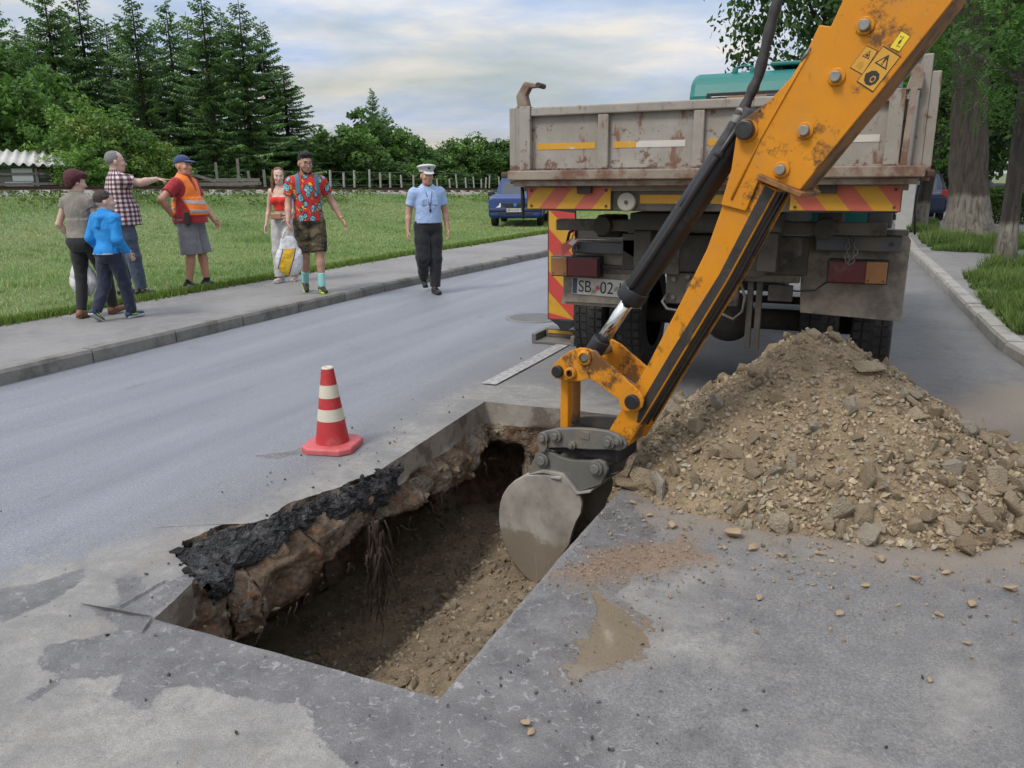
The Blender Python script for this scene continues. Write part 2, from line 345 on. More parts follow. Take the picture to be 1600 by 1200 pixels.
def mat_black():
    t = NT('broken_asphalt'); n = t.noise(18, 8, .7); c = t.ramp(n, [(.32, (.016, .016, .017)), (.52, (.05, .05, .052)), (.70, (.17, .167, .162))])
    t.bump(t.math('ADD', t.noise(70, 6, .7), t.voro(85)), 1., .025); return t.done(c, .9)
M_BLACK = mat_black()
M_WALK = None
def mat_walk():
    t = NT('pavement_asphalt'); n = t.noise(.9, 5, .55); m = t.noise(7, 7, .65)
    c = t.ramp(m, [(.3, (.165, .16, .155)), (.7, (.245, .238, .228))]); c = t.mix(t.ramp(n, [(.42, 0), (.62, .6)]), c, (.285, .275, .26))
    c = t.mix(t.ramp(t.noise(300, 2, .7), [(.36, .6), (.48, 0)]), c, (.13, .13, .125))
    t.bump(t.noise(220, 4, .7), .5, .006); return t.done(c, .85)
M_WALK = mat_walk()
M_KERB = M('kerb_concrete', (.215, .205, .185), .9, 0, .35, 9, .7, 60, .01, (.10, .092, .075), .5, .68, 3.)
M_KERBR = M('kerb_pale_concrete', (.33, .315, .285), .9, 0, .3, 9, .6, 60, .008, (.20, .185, .155), .5, .68, 3.)
def mat_grassground():
    t = NT('field_ground'); n = t.noise(.55, 5, .6); m = t.noise(5, 7, .7)
    c = t.ramp(m, [(.32, (.12, .18, .07)), (.52, (.18, .255, .10)), (.7, (.25, .30, .15))]); c = t.mix(t.ramp(n, [(.42, 0), (.66, .6)]), c, (.25, .265, .115))
    c = t.mix(t.ramp(t.noise(1.9, 7, .65), [(.6, 0), (.68, .7)]), c, (.225, .2, .13))
    t.bump(t.noise(30, 6, .7), 1., .06); return t.done(c, .9)
M_FIELD = mat_grassground()
def mat_ballast():
    t = NT('ballast_gravel'); v = t.n('ShaderNodeTexVoronoi', {'Vector': t.obj, 'Scale': 9.}); c = t.mix(t.noise(3, 5, .6), (.17, .15, .135), (.36, .335, .31))
    c = t.mix(.5, c, t.ramp(t.n('ShaderNodeSeparateColor', {0: v.outputs['Color']}).outputs[0], [(0, (.12, .105, .095)), (1, (.45, .42, .39))])); t.bump(v.outputs['Distance'], 1., .06); return t.done(c, .95)
M_BALLAST = mat_ballast()
M_EARTH = M('distant_earth', (.12, .14, .06), .95, 0, .3, .05)

# ---------- road with the hole
def ray_out(c, p, poly):
    d = p-c; best = None
    for i in range(len(poly)):
        a = np.array(poly[i]); b = np.array(poly[(i+1) % len(poly)]); e = b-a; den = d[0]*e[1]-d[1]*e[0]
        if abs(den) < 1e-12: continue
        w = a-c; t = (w[0]*e[1]-w[1]*e[0])/den; u = (w[0]*d[1]-w[1]*d[0])/den
        if t > 0 and -1e-9 <= u <= 1+1e-9 and (best is None or t < best): best = t
    return c+d*best
HC = np.array([-1.75, 3.3])
RECT = [(-4.7, .2), (1.15, .2), (1.15, 6.7), (-4.7, 6.7)]
ROADOUT = [(-6.5, -8), (6, -8)]+RKERB+LKERB[::-1][:-1]
outl = resample(HOLE, .022)
jit = fbm2(outl[:, 0], outl[:, 1], 9, 4, 3)
inbrk = (outl[:, 0] < -2.44) & (outl[:, 1] > 2.2) & (outl[:, 1] < 3.6)
tang = np.roll(outl, -1, 0)-np.roll(outl, 1, 0); tang /= np.linalg.norm(tang, axis=1)[:, None]; onorm = np.stack([tang[:, 1], -tang[:, 0]], 1)
outl = outl+onorm*(jit*np.where(inbrk, .12, .012))[:, None]
NO = len(outl)
th_ = np.unwrap(np.arctan2(outl[:, 1]-HC[1], outl[:, 0]-HC[0])); th_ = np.maximum.accumulate(th_)
tr_ = th_[0]+2*math.pi*np.arange(NO)/NO; rs_ = th_-tr_; rs_ = np.mean([np.roll(rs_, k) for k in range(-14, 15)], 0); th_ = np.maximum.accumulate(tr_+rs_)+np.arange(NO)*1e-6
rays = HC+np.stack([np.cos(th_), np.sin(th_)], 1); rect = np.array([ray_out(HC, p, RECT) for p in rays]); rout = np.array([ray_out(HC, p, ROADOUT) for p in rays])
# make sure the corners of the outer outlines are hit
for poly, arr in ((RECT, rect), (ROADOUT, rout)):
    ang = np.arctan2(arr[:, 1]-HC[1], arr[:, 0]-HC[0])
    for q in poly:
        a = math.atan2(q[1]-HC[1], q[0]-HC[0]); k = int(np.argmin(np.abs(np.angle(np.exp(1j*(ang-a)))))); arr[k] = q
S1 = np.linspace(0, 1, 96)**1.15; S2 = np.array([.04, .1, .2, .35, .5, .7, 1.])
rows = [outl+(rect-outl)*s for s in S1]+[rect+(rout-rect)*s for s in S2]
rv = np.concatenate(rows); nr = len(rows)
rz = fbm2(rv[:, 0], rv[:, 1], 1.3, 3, 5)*.012; rz[:NO] = np.where(inbrk, fbm2(outl[:, 0], outl[:, 1], 7, 3, 8)*.02, 0)
k_, i_ = np.meshgrid(np.arange(nr-1), np.arange(NO), indexing='ij'); j_ = (i_+1) % NO
rq = np.stack([k_*NO+i_, (k_+1)*NO+i_, (k_+1)*NO+j_, k_*NO+j_], -1).reshape(-1, 4)
me = np_mesh('road', np.column_stack([rv, rz]), rq, None, MAT_ROAD, True)
def sdmask(keys, soft=.36):
    m = np.zeros(len(rv))
    for k in keys: m = np.maximum(m, np.clip(.5+poly_sd(rv[:, 0], rv[:, 1], STAINS[k])/soft, 0, 1))
    return m
vcol(me, 'wet', sdmask(['W1', 'W2', 'W3', 'W4', 'W5', 'W6', 'W7', 'W8', 'W9'], .3)); vcol(me, 'slurry', sdmask(['SL1', 'SLR', 'SLR2', 'SLR3'], .7)); vcol(me, 'puddle', sdmask(['PUD'], .42)); vcol(me, 'mud', sdmask(['MUD'], .35)); vcol(me, 'tan', sdmask(['TAN'], .9))
road = tag(link('road', me), 'worn grey asphalt road with pale slurry and wet patches', None, None, 'structure')

# saw cuts and cracks
M_CRACK = M('crack_dark', (.035, .032, .03), .95)
def strip(pts, w, z, name, mat, parent):
    P = np.array(pts, float); v = []; f = []
    for i, p in enumerate(P):
        d = P[min(i+1, len(P)-1)]-P[max(i-1, 0)]; d /= np.linalg.norm(d); n = np.array([-d[1], d[0]]); ww = w if (i not in (0, len(P)-1) or w > .03) else w*.3
        v += [(*(p+n*ww), z), (*(p-n*ww), z)]
    for i in range(len(P)-1): f.append([2*i, 2*i+1, 2*i+3, 2*i+2])
    m = MB(); m.add(v, f); return m.build(name, mat, parent)
strip([(-2.74, 1.89), (-2.6, 1.905), (-2.5, 1.915), (-2.40, 1.93)], .006, .009, 'saw_cut', M_CRACK, road)
strip([(-2.39, 1.925), (-2.36, 1.87), (-2.34, 1.83)], .005, .009, 'saw_cut', M_CRACK, road)
cr = [(-2.575+.02*float(fbm2(k*.9, 0, 1., 2, 5))+.004*(k % 2)*random.random(), 1.925+k*.013) for k in range(20)]; strip(cr, .0035, .009, 'crack', M_CRACK, road)
def mat_line():
    t = NT('road_paint_white'); n = t.noise(24, 7, .7); return t.done(t.mix(t.ramp(n, [(.42, 0), (.56, 1)]), (.25, .245, .24), (.40, .395, .38)), .8)
M_LINE = mat_line()
for y0, y1 in ((5.62, 7.6), (11.5, 14.5)): strip([(-2.70, y0), (-2.68, (y0+y1)/2), (-2.67, y1)], .065, .012, 'painted_line', M_LINE, road)
# manhole
t_ = thing('manhole_cover', 'round iron manhole cover set in the road beyond the white line', 'manhole', (-3.55, 8.65, .004))
MB().lathe([(.33, -.03), (.33, .006), (.30, .008)], 36).build('frame', M('iron_grey', (.19, .19, .19), .75, .1, .3, 20, .4), t_)
m = MB().lathe([(.295, -.03), (.295, .006), (.28, .009)], 36)
for k in range(-5, 6):
    w = math.sqrt(max(0, .27**2-(k*.05)**2)); m.box((k*.05-.012, -w, .008), (k*.05+.012, w, .014))
m.build('lid', M('iron_grey', (.13, .13, .13)), t_)

# ---------- the pit
pit = thing('excavation_pit', 'deep rectangular hole dug through the asphalt with undercut earth walls', 'pit', (0, 0, 0))
def smooth(a, b, x): t = np.clip((x-a)/(b-a), 0, 1); return t*t*(3-2*t)
depth = np.concatenate([np.linspace(0, .15, 7), np.linspace(.165, 1.02, 48)])
leftw = smooth(-2.0, -2.35, outl[:, 0])*smooth(5.18, 4.9, outl[:, 1]); farw = smooth(4.9, 5.12, outl[:, 1])
leftw = np.where(outl[:, 1] < 1.96, 0, leftw)
arc = np.concatenate([[0], np.cumsum(np.linalg.norm(np.diff(outl, axis=0), axis=1))])
def pit_offset(d):
    """outward offset of the wall at depth d, for every outline point"""
    yy = outl[:, 1]; P = np.stack([outl[:, 0]*2, yy*2, np.full(NO, d*2.)], -1)
    ns = fbm(P*2.2, 5, 21, .55); nf = fbm(P*7, 4, 31, .6)
    lip = .34+.05*np.sin(yy*3.1)+.16*fbm2(yy, yy*0, 2.1, 3, 4)
    inn = np.clip(-2.41-outl[:, 0], .05, .42)
    L = -np.where(inbrk, inn*smooth(.03, .2, d), .07*smooth(.15, .3, d))
    L = L+smooth(lip, lip+.09, d)*(.42+inn)+smooth(lip+.1, .8, d)*.25
    Fw = np.where(d < .13, 0, -.04*smooth(.13, .3, d)-.10*smooth(.3, .9, d))
    cav = np.exp(-((outl[:, 0]+2.42)/.17)**2)*smooth(.28, .42, d)*.55
    amp = 0 if d < .15 else min(1, (d-.15)/.06)
    off = leftw*L+farw*(Fw+cav)+(1-leftw)*(1-farw)*(.02*min(1, d*4)-.12*smooth(.4, 1., d))
    off = off+amp*(ns*.22+nf*.10)*np.maximum(leftw, farw)+amp*ns*.05
    br = inbrk & (d < .15)
    return off+np.where(br, (fbm(P*9, 3, 77))*.26*smooth(0, .05, d), 0)
prow = []
for d in depth:
    o = pit_offset(d); xy = outl+onorm*o[:, None]
    prow.append(np.column_stack([xy, np.full(NO, -d)+(.02*fbm2(arc, arc*0+d*9, 6, 3, 9) if d > .16 else 0)]))
prow[0] = np.column_stack([outl, rz[:NO]-.0005])
def ringmesh(name, rws, mat):
    v = np.concatenate(rws); n = len(rws); k, i = np.meshgrid(np.arange(n-1), np.arange(NO), indexing='ij'); j = (i+1) % NO
    return np_mesh(name, v, np.stack([k*NO+i, k*NO+j, (k+1)*NO+j, (k+1)*NO+i], -1).reshape(-1, 4), None, mat, True)
me = ringmesh('cut_slab_edge', prow[:8], M_SLAB); me.materials.append(M_PITWALL); me.polygons.foreach_set('material_index', np.tile(inbrk.astype(np.int32), 7)); link('cut_slab_edge', me, None, pit)   # torn stretch shows the earthy base layer
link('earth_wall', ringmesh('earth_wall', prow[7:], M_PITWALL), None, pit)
gx, gy = np.meshgrid(np.linspace(-3.6, -.85, 110), np.linspace(1.7, 5.75, 160), indexing='ij')
def pitfloor(x, y): return -.86-.26*smooth(-2.0, -2.45, x)+.20*smooth(-2.2, -1.3, x)*smooth(2.0, 3.0, y)+.16*smooth(4.0, 5.2, y)+.10*np.exp(-((x+1.5)/.4)**2-((y-2.9)/.5)**2)+fbm2(x, y, 2.2, 5, 12)*.16+fbm2(x, y, 11, 3, 15)*.035
gz = pitfloor(gx, gy); n0, n1 = gx.shape; ii, jj = np.meshgrid(np.arange(n0-1), np.arange(n1-1), indexing='ij')
gridq = lambda n1, ii, jj: np.stack([ii*n1+jj, (ii+1)*n1+jj, (ii+1)*n1+jj+1, ii*n1+jj+1], -1).reshape(-1, 4)
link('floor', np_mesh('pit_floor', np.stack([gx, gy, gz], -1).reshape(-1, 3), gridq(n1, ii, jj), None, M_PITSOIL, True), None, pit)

# ---------- rocks
def rock_mesh(name, seed, mat, flat=.6):
    r = np.random.default_rng(seed); bm = bmesh.new()
    for p in r.normal(size=(16, 3)):
        p = p/np.linalg.norm(p)*r.uniform(.75, 1.1)*np.array([1, .8, flat]); bm.verts.new(p)
    bmesh.ops.convex_hull(bm, input=bm.verts)
    for v in [v for v in bm.verts if not v.link_faces]: bm.verts.remove(v)
    bmesh.ops.bevel(bm, geom=list(bm.edges), offset=.06, segments=1, affect='EDGES', clamp_overlap=True)
    me = bpy.data.meshes.new(name); bm.to_mesh(me); bm.free(); me.materials.append(mat); me.polygons.foreach_set('use_smooth', [False]*len(me.polygons)); return me
def mat_rock():
    t = NT('spoil_stone'); r = t.rnd(); c = t.ramp(r, [(0, (.25, .19, .118)), (.3, (.37, .292, .188)), (.62, (.31, .243, .155)), (.8, (.44, .355, .235)), (.94, (.36, .33, .27)), (1, (.48, .38, .26))])
    c = t.mix(t.ramp(t.noise(2.6, 6, .65), [(.44, 0), (.66, .35)]), c, (.24, .182, .11)); t.bump(t.noise(7, 7, .65), .7, .12); return t.done(c, .92)
M_ROCK = mat_rock()
ROCKS = [rock_mesh('stone', 100+k, M_ROCK, [.6, .72, .85, .5][k % 4]) for k in range(14)]
def rock_stuff(pts, sizes, cols, seed, name, mat, parent=None):
    """thousands of tiny stones as one mesh; octahedron-like chips"""
    r = np.random.default_rng(seed); n = len(pts); base = np.array([(1, 0, 0), (-.8, .5, 0), (-.7, -.7, 0), (.2, .9, .1), (.1, -.1, .8), (0, .1, -.7), (.5, -.8, .2)])
    tri = np.array([(0, 3, 4), (3, 1, 4), (1, 2, 4), (2, 6, 4), (6, 0, 4), (3, 0, 5), (1, 3, 5), (2, 1, 5), (6, 2, 5), (0, 6, 5)])
    q = r.normal(size=(n, 4)); q /= np.linalg.norm(q, axis=1)[:, None]; w, x, y, z = q.T
    Rm = np.stack([1-2*(y*y+z*z), 2*(x*y-z*w), 2*(x*z+y*w), 2*(x*y+z*w), 1-2*(x*x+z*z), 2*(y*z-x*w), 2*(x*z-y*w), 2*(y*z+x*w), 1-2*(x*x+y*y)], -1).reshape(n, 3, 3)
    b = base[None]*(1+r.uniform(-.35, .35, (n, 7, 3)))*np.array([1, .9, .8]); v = np.einsum('nij,nkj->nki', Rm, b)*sizes[:, None, None]+pts[:, None]
    me = np_mesh(name, v.reshape(-1, 3), None, (tri[None]+np.arange(n)[:, None, None]*7).reshape(-1, 3), mat); vcol(me, 'col', np.repeat(cols, 7, 0)); o = link(name, me, None, parent); o['kind'] = 'stuff'; return o
M_CHIP = MA('stone_chips', .95, 'col', .25, 60)
def chipcols(n, r, dark=1.): 
    pal = np.array([(.225, .172, .108), (.28, .22, .145), (.25, .197, .13), (.32, .26, .175), (.245, .215, .165), (.19, .145, .095)])*dark; return pal[r.integers(0, 6, n)]*r.uniform(.8, 1.15, (n, 1))
n = 5200; px_ = rng.uniform(-3.0, -1.0, n); py_ = rng.uniform(2.0, 5.2, n); sz = .006+.02*rng.random(n)**3
rock_stuff(np.column_stack([px_, py_, pitfloor(px_, py_)+sz*.3]), sz, chipcols(n, rng, .85), 5, 'gravel', M_CHIP, pit)
for k in range(110):
    x = rng.uniform(-2.5, -1.12); y = rng.uniform(2.1, 4.6); s = .018+.05*rng.random()**3; z = float(pitfloor(np.array(x), np.array(y)))
    link('stone', ROCKS[k % 14], None, pit, (x, y, z+s*.25), tuple(rng.uniform(0, 6.28, 3)), (s, s, s))
# chips sticking in the walls
sel = rng.integers(9, 34, 900); si = rng.integers(0, NO, 900); keep = (np.maximum(leftw, farw)[si] > .5)
pw = np.array([prow[a][b] for a, b in zip(sel[keep], si[keep])]); sz = .008+.028*rng.random(len(pw))**2.5
rock_stuff(pw, sz, chipcols(len(pw), rng, .62), 6, 'wall_gravel', M_CHIP, pit)

# broken black asphalt crust along the torn edge
def crust():
    path = [(-2.40, 3.78), (-2.44, 3.55), (-2.50, 3.3), (-2.57, 3.05), (-2.62, 2.88), (-2.70, 2.70), (-2.80, 2.52), (-2.73, 2.37), (-2.56, 2.28), (-2.42, 2.2)]
    P = resample(path, .018, False); nP = len(P); t = np.gradient(P, axis=0); t /= np.linalg.norm(t, axis=1)[:, None]; nn = np.stack([-t[:, 1], t[:, 0]], 1)   # towards the pit
    prof = [(.0, -.02), (.015, -.006), (.04, -.006), (.07, -.018), (.11, -.036), (.15, -.06), (.165, -.10), (.15, -.15), (.11, -.18), (.05, -.2)]
    pr = resample(prof, .016, False); v = []
    fade = np.minimum(1, np.minimum(np.arange(nP), nP-1-np.arange(nP))/9.)
    wid = .34+.80*smooth(3.2, 2.5, P[:, 1])+1.1*fbm2(P[:, 1], P[:, 0], 6, 3, 44)
    for i in range(nP):
        s = nn[i]*(1 if np.dot(nn[i], HC-P[i]) > 0 else -1)
        for a, b in pr: v.append((*(P[i]+s*a*wid[i]*(.4+.6*fade[i])), b*(.3+.7*fade[i])))
    v = np.array(v); d = np.stack([fbm(v*13, 4, 51, .65), fbm(v*13, 4, 52, .65), fbm(v*13, 4, 53, .65)], -1); d2 = np.stack([fbm(v*34, 3, 54, .7), fbm(v*34, 3, 55, .7), fbm(v*34, 3, 56, .7)], -1); v = v+d*.075+d2*.05; v[:, 2] = np.clip(v[:, 2], -.4, .007)
    m = len(pr); ii, jj = np.meshgrid(np.arange(nP-1), np.arange(m-1), indexing='ij')
    link('broken_crust', np_mesh('broken_crust', v, gridq(m, ii, jj), None, M_BLACK, False), None, pit)
    BR = [rock_mesh('asphalt_chunk', 300+k, M_BLACK, .6) for k in range(5)]
    for k in range(60):
        i = rng.integers(3, nP-3); s = nn[i]*(1 if np.dot(nn[i], HC-P[i]) > 0 else -1); a = rng.uniform(-.02, .14); z = .002 if a < .03 else rng.uniform(-.15, -.01); q = .010+.028*rng.random()**2
        link('asphalt_chunk', BR[k % 5], None, pit, (*(P[i]+s*a*wid[i]), z), tuple(rng.uniform(0, 6, 3)), (q*1.4, q, q))
crust()
# paler slab fragments caught in the torn wall
M_FRAG = M('old_concrete_fragment', (.27, .235, .19), .95, 0, .4, 8, .9, 30, .02, (.12, .08, .05), .45, .6, 6.)
FR = [rock_mesh('slab_fragment', 400+k, M_FRAG, .5) for k in range(4)]
lw_i = np.where((leftw > .5))[0]
for x, y, z, s, sx in ((-2.36, 2.42, -.23, .12, 1.5), (-2.34, 2.75, -.26, .13, 1.6), (-2.33, 3.05, -.30, .10, 1.8), (-2.31, 3.42, -.31, .13, 1.4), (-2.33, 3.62, -.24, .10, 1.2), (-2.33, 4.0, -.26, .12, 1.6), (-2.60, 2.46, -.06, .07, 1.6), (-2.5, 2.36, -.1, .06, 1.4)):
    i = lw_i[int(np.argmin(np.abs(outl[lw_i, 1]-y)))]; p = prow[int(np.argmin(np.abs(depth+z)))][i]
    link('slab_fragment', FR[int(rng.integers(4))], None, pit, (p[0]-.035, p[1], z), (rng.uniform(-.4, .4), R(78)+rng.uniform(-.2, .2), rng.uniform(-.2, .2)), (s, s*sx, s*.62))
# hanging roots and torn fibres
M_ROOT = M('root_fibre', (.05, .034, .023), .95, 0, .5, 40)
for k in range(60):
    x0, y0 = -2.34+rng.normal()*.022, 3.40+rng.normal()*.035; z0 = -.16-.3*rng.random()
    ln = rng.uniform(.15, .5)*(1 if k < 38 else .35)
    if k >= 38: y0 = rng.uniform(2.4, 5.0); x0 = -2.38; z0 = -.36
    pts = []; dx, dy = rng.normal()*.045, rng.normal()*.06
    for q in range(7): u = q/6; pts.append((x0+dx*u+.016*math.sin(u*9+k*1.7)*u, y0+dy*u+.022*math.cos(u*8+k*2.3)*u, z0-ln*u))
    if k < 38: MB().tube(pts, [.009*(1-.8*u/6)*rng.uniform(.35, 1.5) for u in range(7)], 5).build('root', M_ROOT, pit)
    else: MB().tube(pts, [.005*(1-.8*u/6) for u in range(7)], 4).build('root', M_ROOT, pit)

# ---------- left kerb, pavement
def offs(poly, d):
    P = np.array(poly, float); t = np.gradient(P, axis=0); t /= np.linalg.norm(t, axis=1)[:, None]; return P+np.stack([-t[:, 1], t[:, 0]], 1)*d
def kerb_line(poly, side, ymax, name, mat, label, L=1.0, w=.14, hgt=.13, y0=-3):
    P = resample(poly, .05, False); s = np.concatenate([[0], np.cumsum(np.linalg.norm(np.diff(P, axis=0), axis=1))]); root = tag(thing(name, label, None, (0, 0, 0)), kind='structure')
    k = 0; a = 0
    while a+L < s[-1]:
        b = a+L; pa = np.array([np.interp(a+.008, s, P[:, i]) for i in (0, 1)]); pb = np.array([np.interp(b-.008, s, P[:, i]) for i in (0, 1)]); a = b; k += 1
        if max(pa[1], pb[1]) < y0 or pa[1] > ymax: continue
        t = (pb-pa)/np.linalg.norm(pb-pa); n = np.array([-t[1], t[0]])*side; z = hgt+rng.uniform(-.008, .006); j = rng.uniform(-.006, .006); ch = .022
        v = []
        for p in (pa, pb):
            for o, zz in ((j, -.12), (j+.004, z-.03), (j+ch, z), (w, z), (w, -.12)): v.append((*(p+n*o), zz))
        f = [[i, (i+1) % 5, 5+(i+1) % 5, 5+i] for i in range(5)]+[[4, 3, 2, 1, 0], [5, 6, 7, 8, 9]]
        mb = MB().add(v, f); o = mb.build('kerb_stone', mat, root)
        bm = bmesh.new(); bm.from_mesh(o.data); bmesh.ops.recalc_face_normals(bm, faces=bm.faces); bm.to_mesh(o.data); bm.free()
    return root
kerb_line(LKERB, 1, 45, 'left_kerb', M_KERB, 'weathered grey kerb stones along the pavement where people walk')
kerb_line(RKERB, -1, 45, 'right_kerb', M_KERBR, 'pale kerb stones curving round the tree verge', .8, .16, .12, 0)
def band(polyA, polyB, z, name, mat, ny=120, nx=14, label=None, y1=60, amp=.01):
    A = np.array(polyA); B = np.array(polyB); ys = np.linspace(-8, y1, ny); xa = np.interp(ys, A[:, 1], A[:, 0]); xb = np.interp(ys, B[:, 1], B[:, 0])
    u = np.linspace(0, 1, nx); X = xa[:, None]+(xb-xa)[:, None]*u; Y = np.repeat(ys[:, None], nx, 1); Z = z+fbm2(X, Y, .8, 3, 2)*amp
    ii, jj = np.meshgrid(np.arange(ny-1), np.arange(nx-1), indexing='ij')
    o = link(name, np_mesh(name, np.stack([X, Y, Z], -1).reshape(-1, 3), gridq(nx, ii, jj)[:, ::-1], None, mat, True)); tag(o, label, None, None, 'structure'); return o
LK2 = [(x-.138, y) for x, y in LKERB]
band(LK2, [(x-.25, y) for x, y in GEDGE], .122, 'pavement', M_WALK, label='grey asphalt footpath between kerb and grass')
# dust lying in the gutter
# ---------- railway, field
RAIL = np.array([(-30., -12., 1.75), (-27.2, 4., 1.63), (-24.25, 16.4, 1.52), (-22.8, 22.6, 1.42), (-20.6, 30., 1.25), (-17.7, 39.5, 1.05), (-12.4, 55., .85), (-4., 80., .7)])
def railx(y): return np.interp(y, RAIL[:, 1], RAIL[:, 0])
def railz(y): return np.interp(y, RAIL[:, 1], RAIL[:, 2])
def gedge(y): A = np.array(GEDGE); return np.interp(y, A[:, 1], A[:, 0])
def fieldz(x, y):
    ge = gedge(y); rx = railx(y)-(-1.4); u = np.clip((ge-x)/np.maximum(ge-rx, .5), 0, 1); zr = railz(y)-.32
    z = .115+(zr-.115)*smooth(.30, 1., u)**1.2; behind = np.clip((rx-x-3)/8., 0, 1); z = z-behind*.25
    return z+fbm2(x, y, .25, 4, 61)*.14*smooth(0, .12, u)
uu = np.concatenate([np.linspace(0, 1, 70), 1+np.array([.1, .25, .5, .9, 1.6, 3., 6., 12., 24.])]); ys = np.concatenate([np.linspace(-12, 60, 150), [70, 90, 130, 200, 400]])
FX = gedge(ys)[None, :]+(railx(ys)-gedge(ys)-2)[None, :]*uu[:, None]; FX = np.where(ys[None, :] > 70, FX-(uu[:, None]*20), FX); FY = np.repeat(ys[None, :], len(uu), 0); FZ = fieldz(FX, FY)
ii, jj = np.meshgrid(np.arange(len(uu)-1), np.arange(len(ys)-1), indexing='ij')
field = link('grass_field', np_mesh('grass_field', np.stack([FX, FY, FZ], -1).reshape(-1, 3), gridq(len(ys), ii, jj)[:, ::-1], None, M_FIELD, True)); tag(field, 'mown green field sloping up to the railway', None, None, 'structure')
# ballast bed
yb = np.linspace(-11, 75, 150); xb = railx(yb); zb = railz(yb); prof = [(1.9, -.42), (1.35, -.20), (1.0, -.12), (-1.0, -.12), (-1.5, -.3), (-2.2, -.6)]
bv = np.concatenate([np.column_stack([xb+a, yb, zb+b+fbm2(yb, yb*0+a, 3, 3, 3)*.08]) for a, b in prof]); ii, jj = np.meshgrid(np.arange(len(prof)-1), np.arange(len(yb)-1), indexing='ij')
tag(link('railway_ballast', np_mesh('railway_ballast', bv, gridq(len(yb), ii, jj)[:, ::-1], None, M_BALLAST, True)), 'gravel bed under the railway track', None, None, 'structure')
trk = tag(thing('railway_track', 'rusty railway track along the top of the grass bank', 'railway track'))
M_RUST = M('rail_rust', (.085, .05, .035), .8, .2, .4, 12)
for sgn in (.72, -.72):
    v = []; pr = [(-.06, -.13), (.06, -.13), (.06, -.11), (.02, -.09), (.02, -.04), (.04, -.03), (.04, .005), (-.04, .005), (-.04, -.03), (-.02, -.04), (-.02, -.09), (-.06, -.11)]; n = len(pr)
    for y, x, z in zip(yb, xb, zb):
        for a, b in pr: v.append((x+sgn+a, y, z+b))
    f = [[k*n+i, k*n+(i+1) % n, (k+1)*n+(i+1) % n, (k+1)*n+i] for k in range(len(yb)-1) for i in range(n)]
    MB().add(v, f).build('rail', M_RUST, trk)
sl = MB().box((-1.25, -.12, -.2), (1.25, .12, -.105)).mesh('sleeper', M('sleeper_wood', (.10, .075, .055), .9, 0, .4, 12))
for y in np.arange(10, 48, .62): link('sleeper', sl, None, trk, (railx(y), y, railz(y)), (0, 0, math.atan2(-(railx(y+1)-railx(y-1)), 2)))
# ---------- right-hand verge and base ground
v = []; f = []
RKo = offs(RKERB, 0); A = np.array(RKERB); A2 = A.copy(); 
yv = np.concatenate([[7.45], np.linspace(8, 60, 80)]); Pk = resample(RKERB[2:], .1, False); xk = np.interp(yv, Pk[:, 1], Pk[:, 0])+.155
xs = np.array([0, .3, .8, 1.5, 2.5, 4, 7, 12, 25, 60.]); VX = xk[:, None]+xs[None]; VY = np.repeat(yv[:, None], len(xs), 1); VZ = np.full_like(VX, .105)
ii, jj = np.meshgrid(np.arange(len(yv)-1), np.arange(len(xs)-1), indexing='ij')
verge = tag(link('right_pavement', np_mesh('right_pavement', np.stack([VX, VY, VZ], -1).reshape(-1, 3), gridq(len(xs), ii, jj)[:, ::-1], None, M_WALK, True)), 'grey asphalt path and parking lane behind the tree verge', None, None, 'structure')
g = MB().add([(-1500, -300, -2), (1500, -300, -2), (1500, 1500, -2), (-1500, 1500, -2)], [[0, 1, 2, 3]]).build('ground', M_EARTH); tag(g, 'far flat ground', None, None, 'structure')
far = MB().add([(-700, 58, -.05), (700, 58, -.05), (700, 900, -.05), (-700, 900, -.05)], [[0, 1, 2, 3]]).build('far_ground', M_EARTH); tag(far, 'distant flat green land', None, None, 'structure')
# ================================================================== DIGGING ARM
def mat_yellow(th=.538, nm='machine_orange_paint'):
    t = NT(nm); n = t.noise(3, 5, .6); c = t.ramp(n, [(.3, (.54, .20, .008)), (.7, (.62, .252, .011))])
    c = t.mix(t.math('MULTIPLY', t.ramp(t.noise(5, 9, .72), [(.48, 0), (.66, 1)]), .5), c, (.42, .20, .055))
    c = t.mix(t.ramp(t.noise(2.1, 9, .72, t.map(loc=(3, 1, 2))), [(th, 0), (th+.05, .9)]), c, (.085, .045, .022))
    c = t.mix(t.ramp(t.noise(46, 6, .72), [(.62, 0), (.69, .85)]), c, (.10, .05, .022))
    c = t.mix(t.ramp(t.noise(17, 7, .7, t.map((1, 1, .25))), [(.62, 0), (.72, .6)]), c, (.22, .10, .03))
    t.bump(t.noise(90, 4, .6), .12, .003); return t.done(c, t.ramp(n, [(.3, .42), (.7, .56)]), Specular_IOR_Level=.3)
M_YEL = mat_yellow()
M_YEL2 = mat_yellow(.53, 'worn_orange_paint')
def mat_grease():
    t = NT('greased_slide'); c = t.ramp(t.noise(9, 8, .7, t.map((1, 1, .15))), [(.3, (.012, .011, .01)), (.6, (.035, .03, .026)), (.78, (.11, .075, .045))]); t.bump(t.noise(14, 6, .7), .5, .012); return t.done(c, .45)
M_GREASE = mat_grease()
M_BRDIRT = M('dirty_orange_steel', (.26, .115, .028), .7, 0, .4, 6, .4, 40, .004, (.05, .03, .02), .46, .6, 5.)
M_STEEL = M('worn_steel', (.21, .205, .19), .6, .55, .3, 14, .3, 50, .003)
M_GREYCAST = M('muddy_grey_steel', (.155, .15, .135), .58, .35, .3, 7, .35, 60, .004, (.21, .18, .14), .52, .62, 5.)
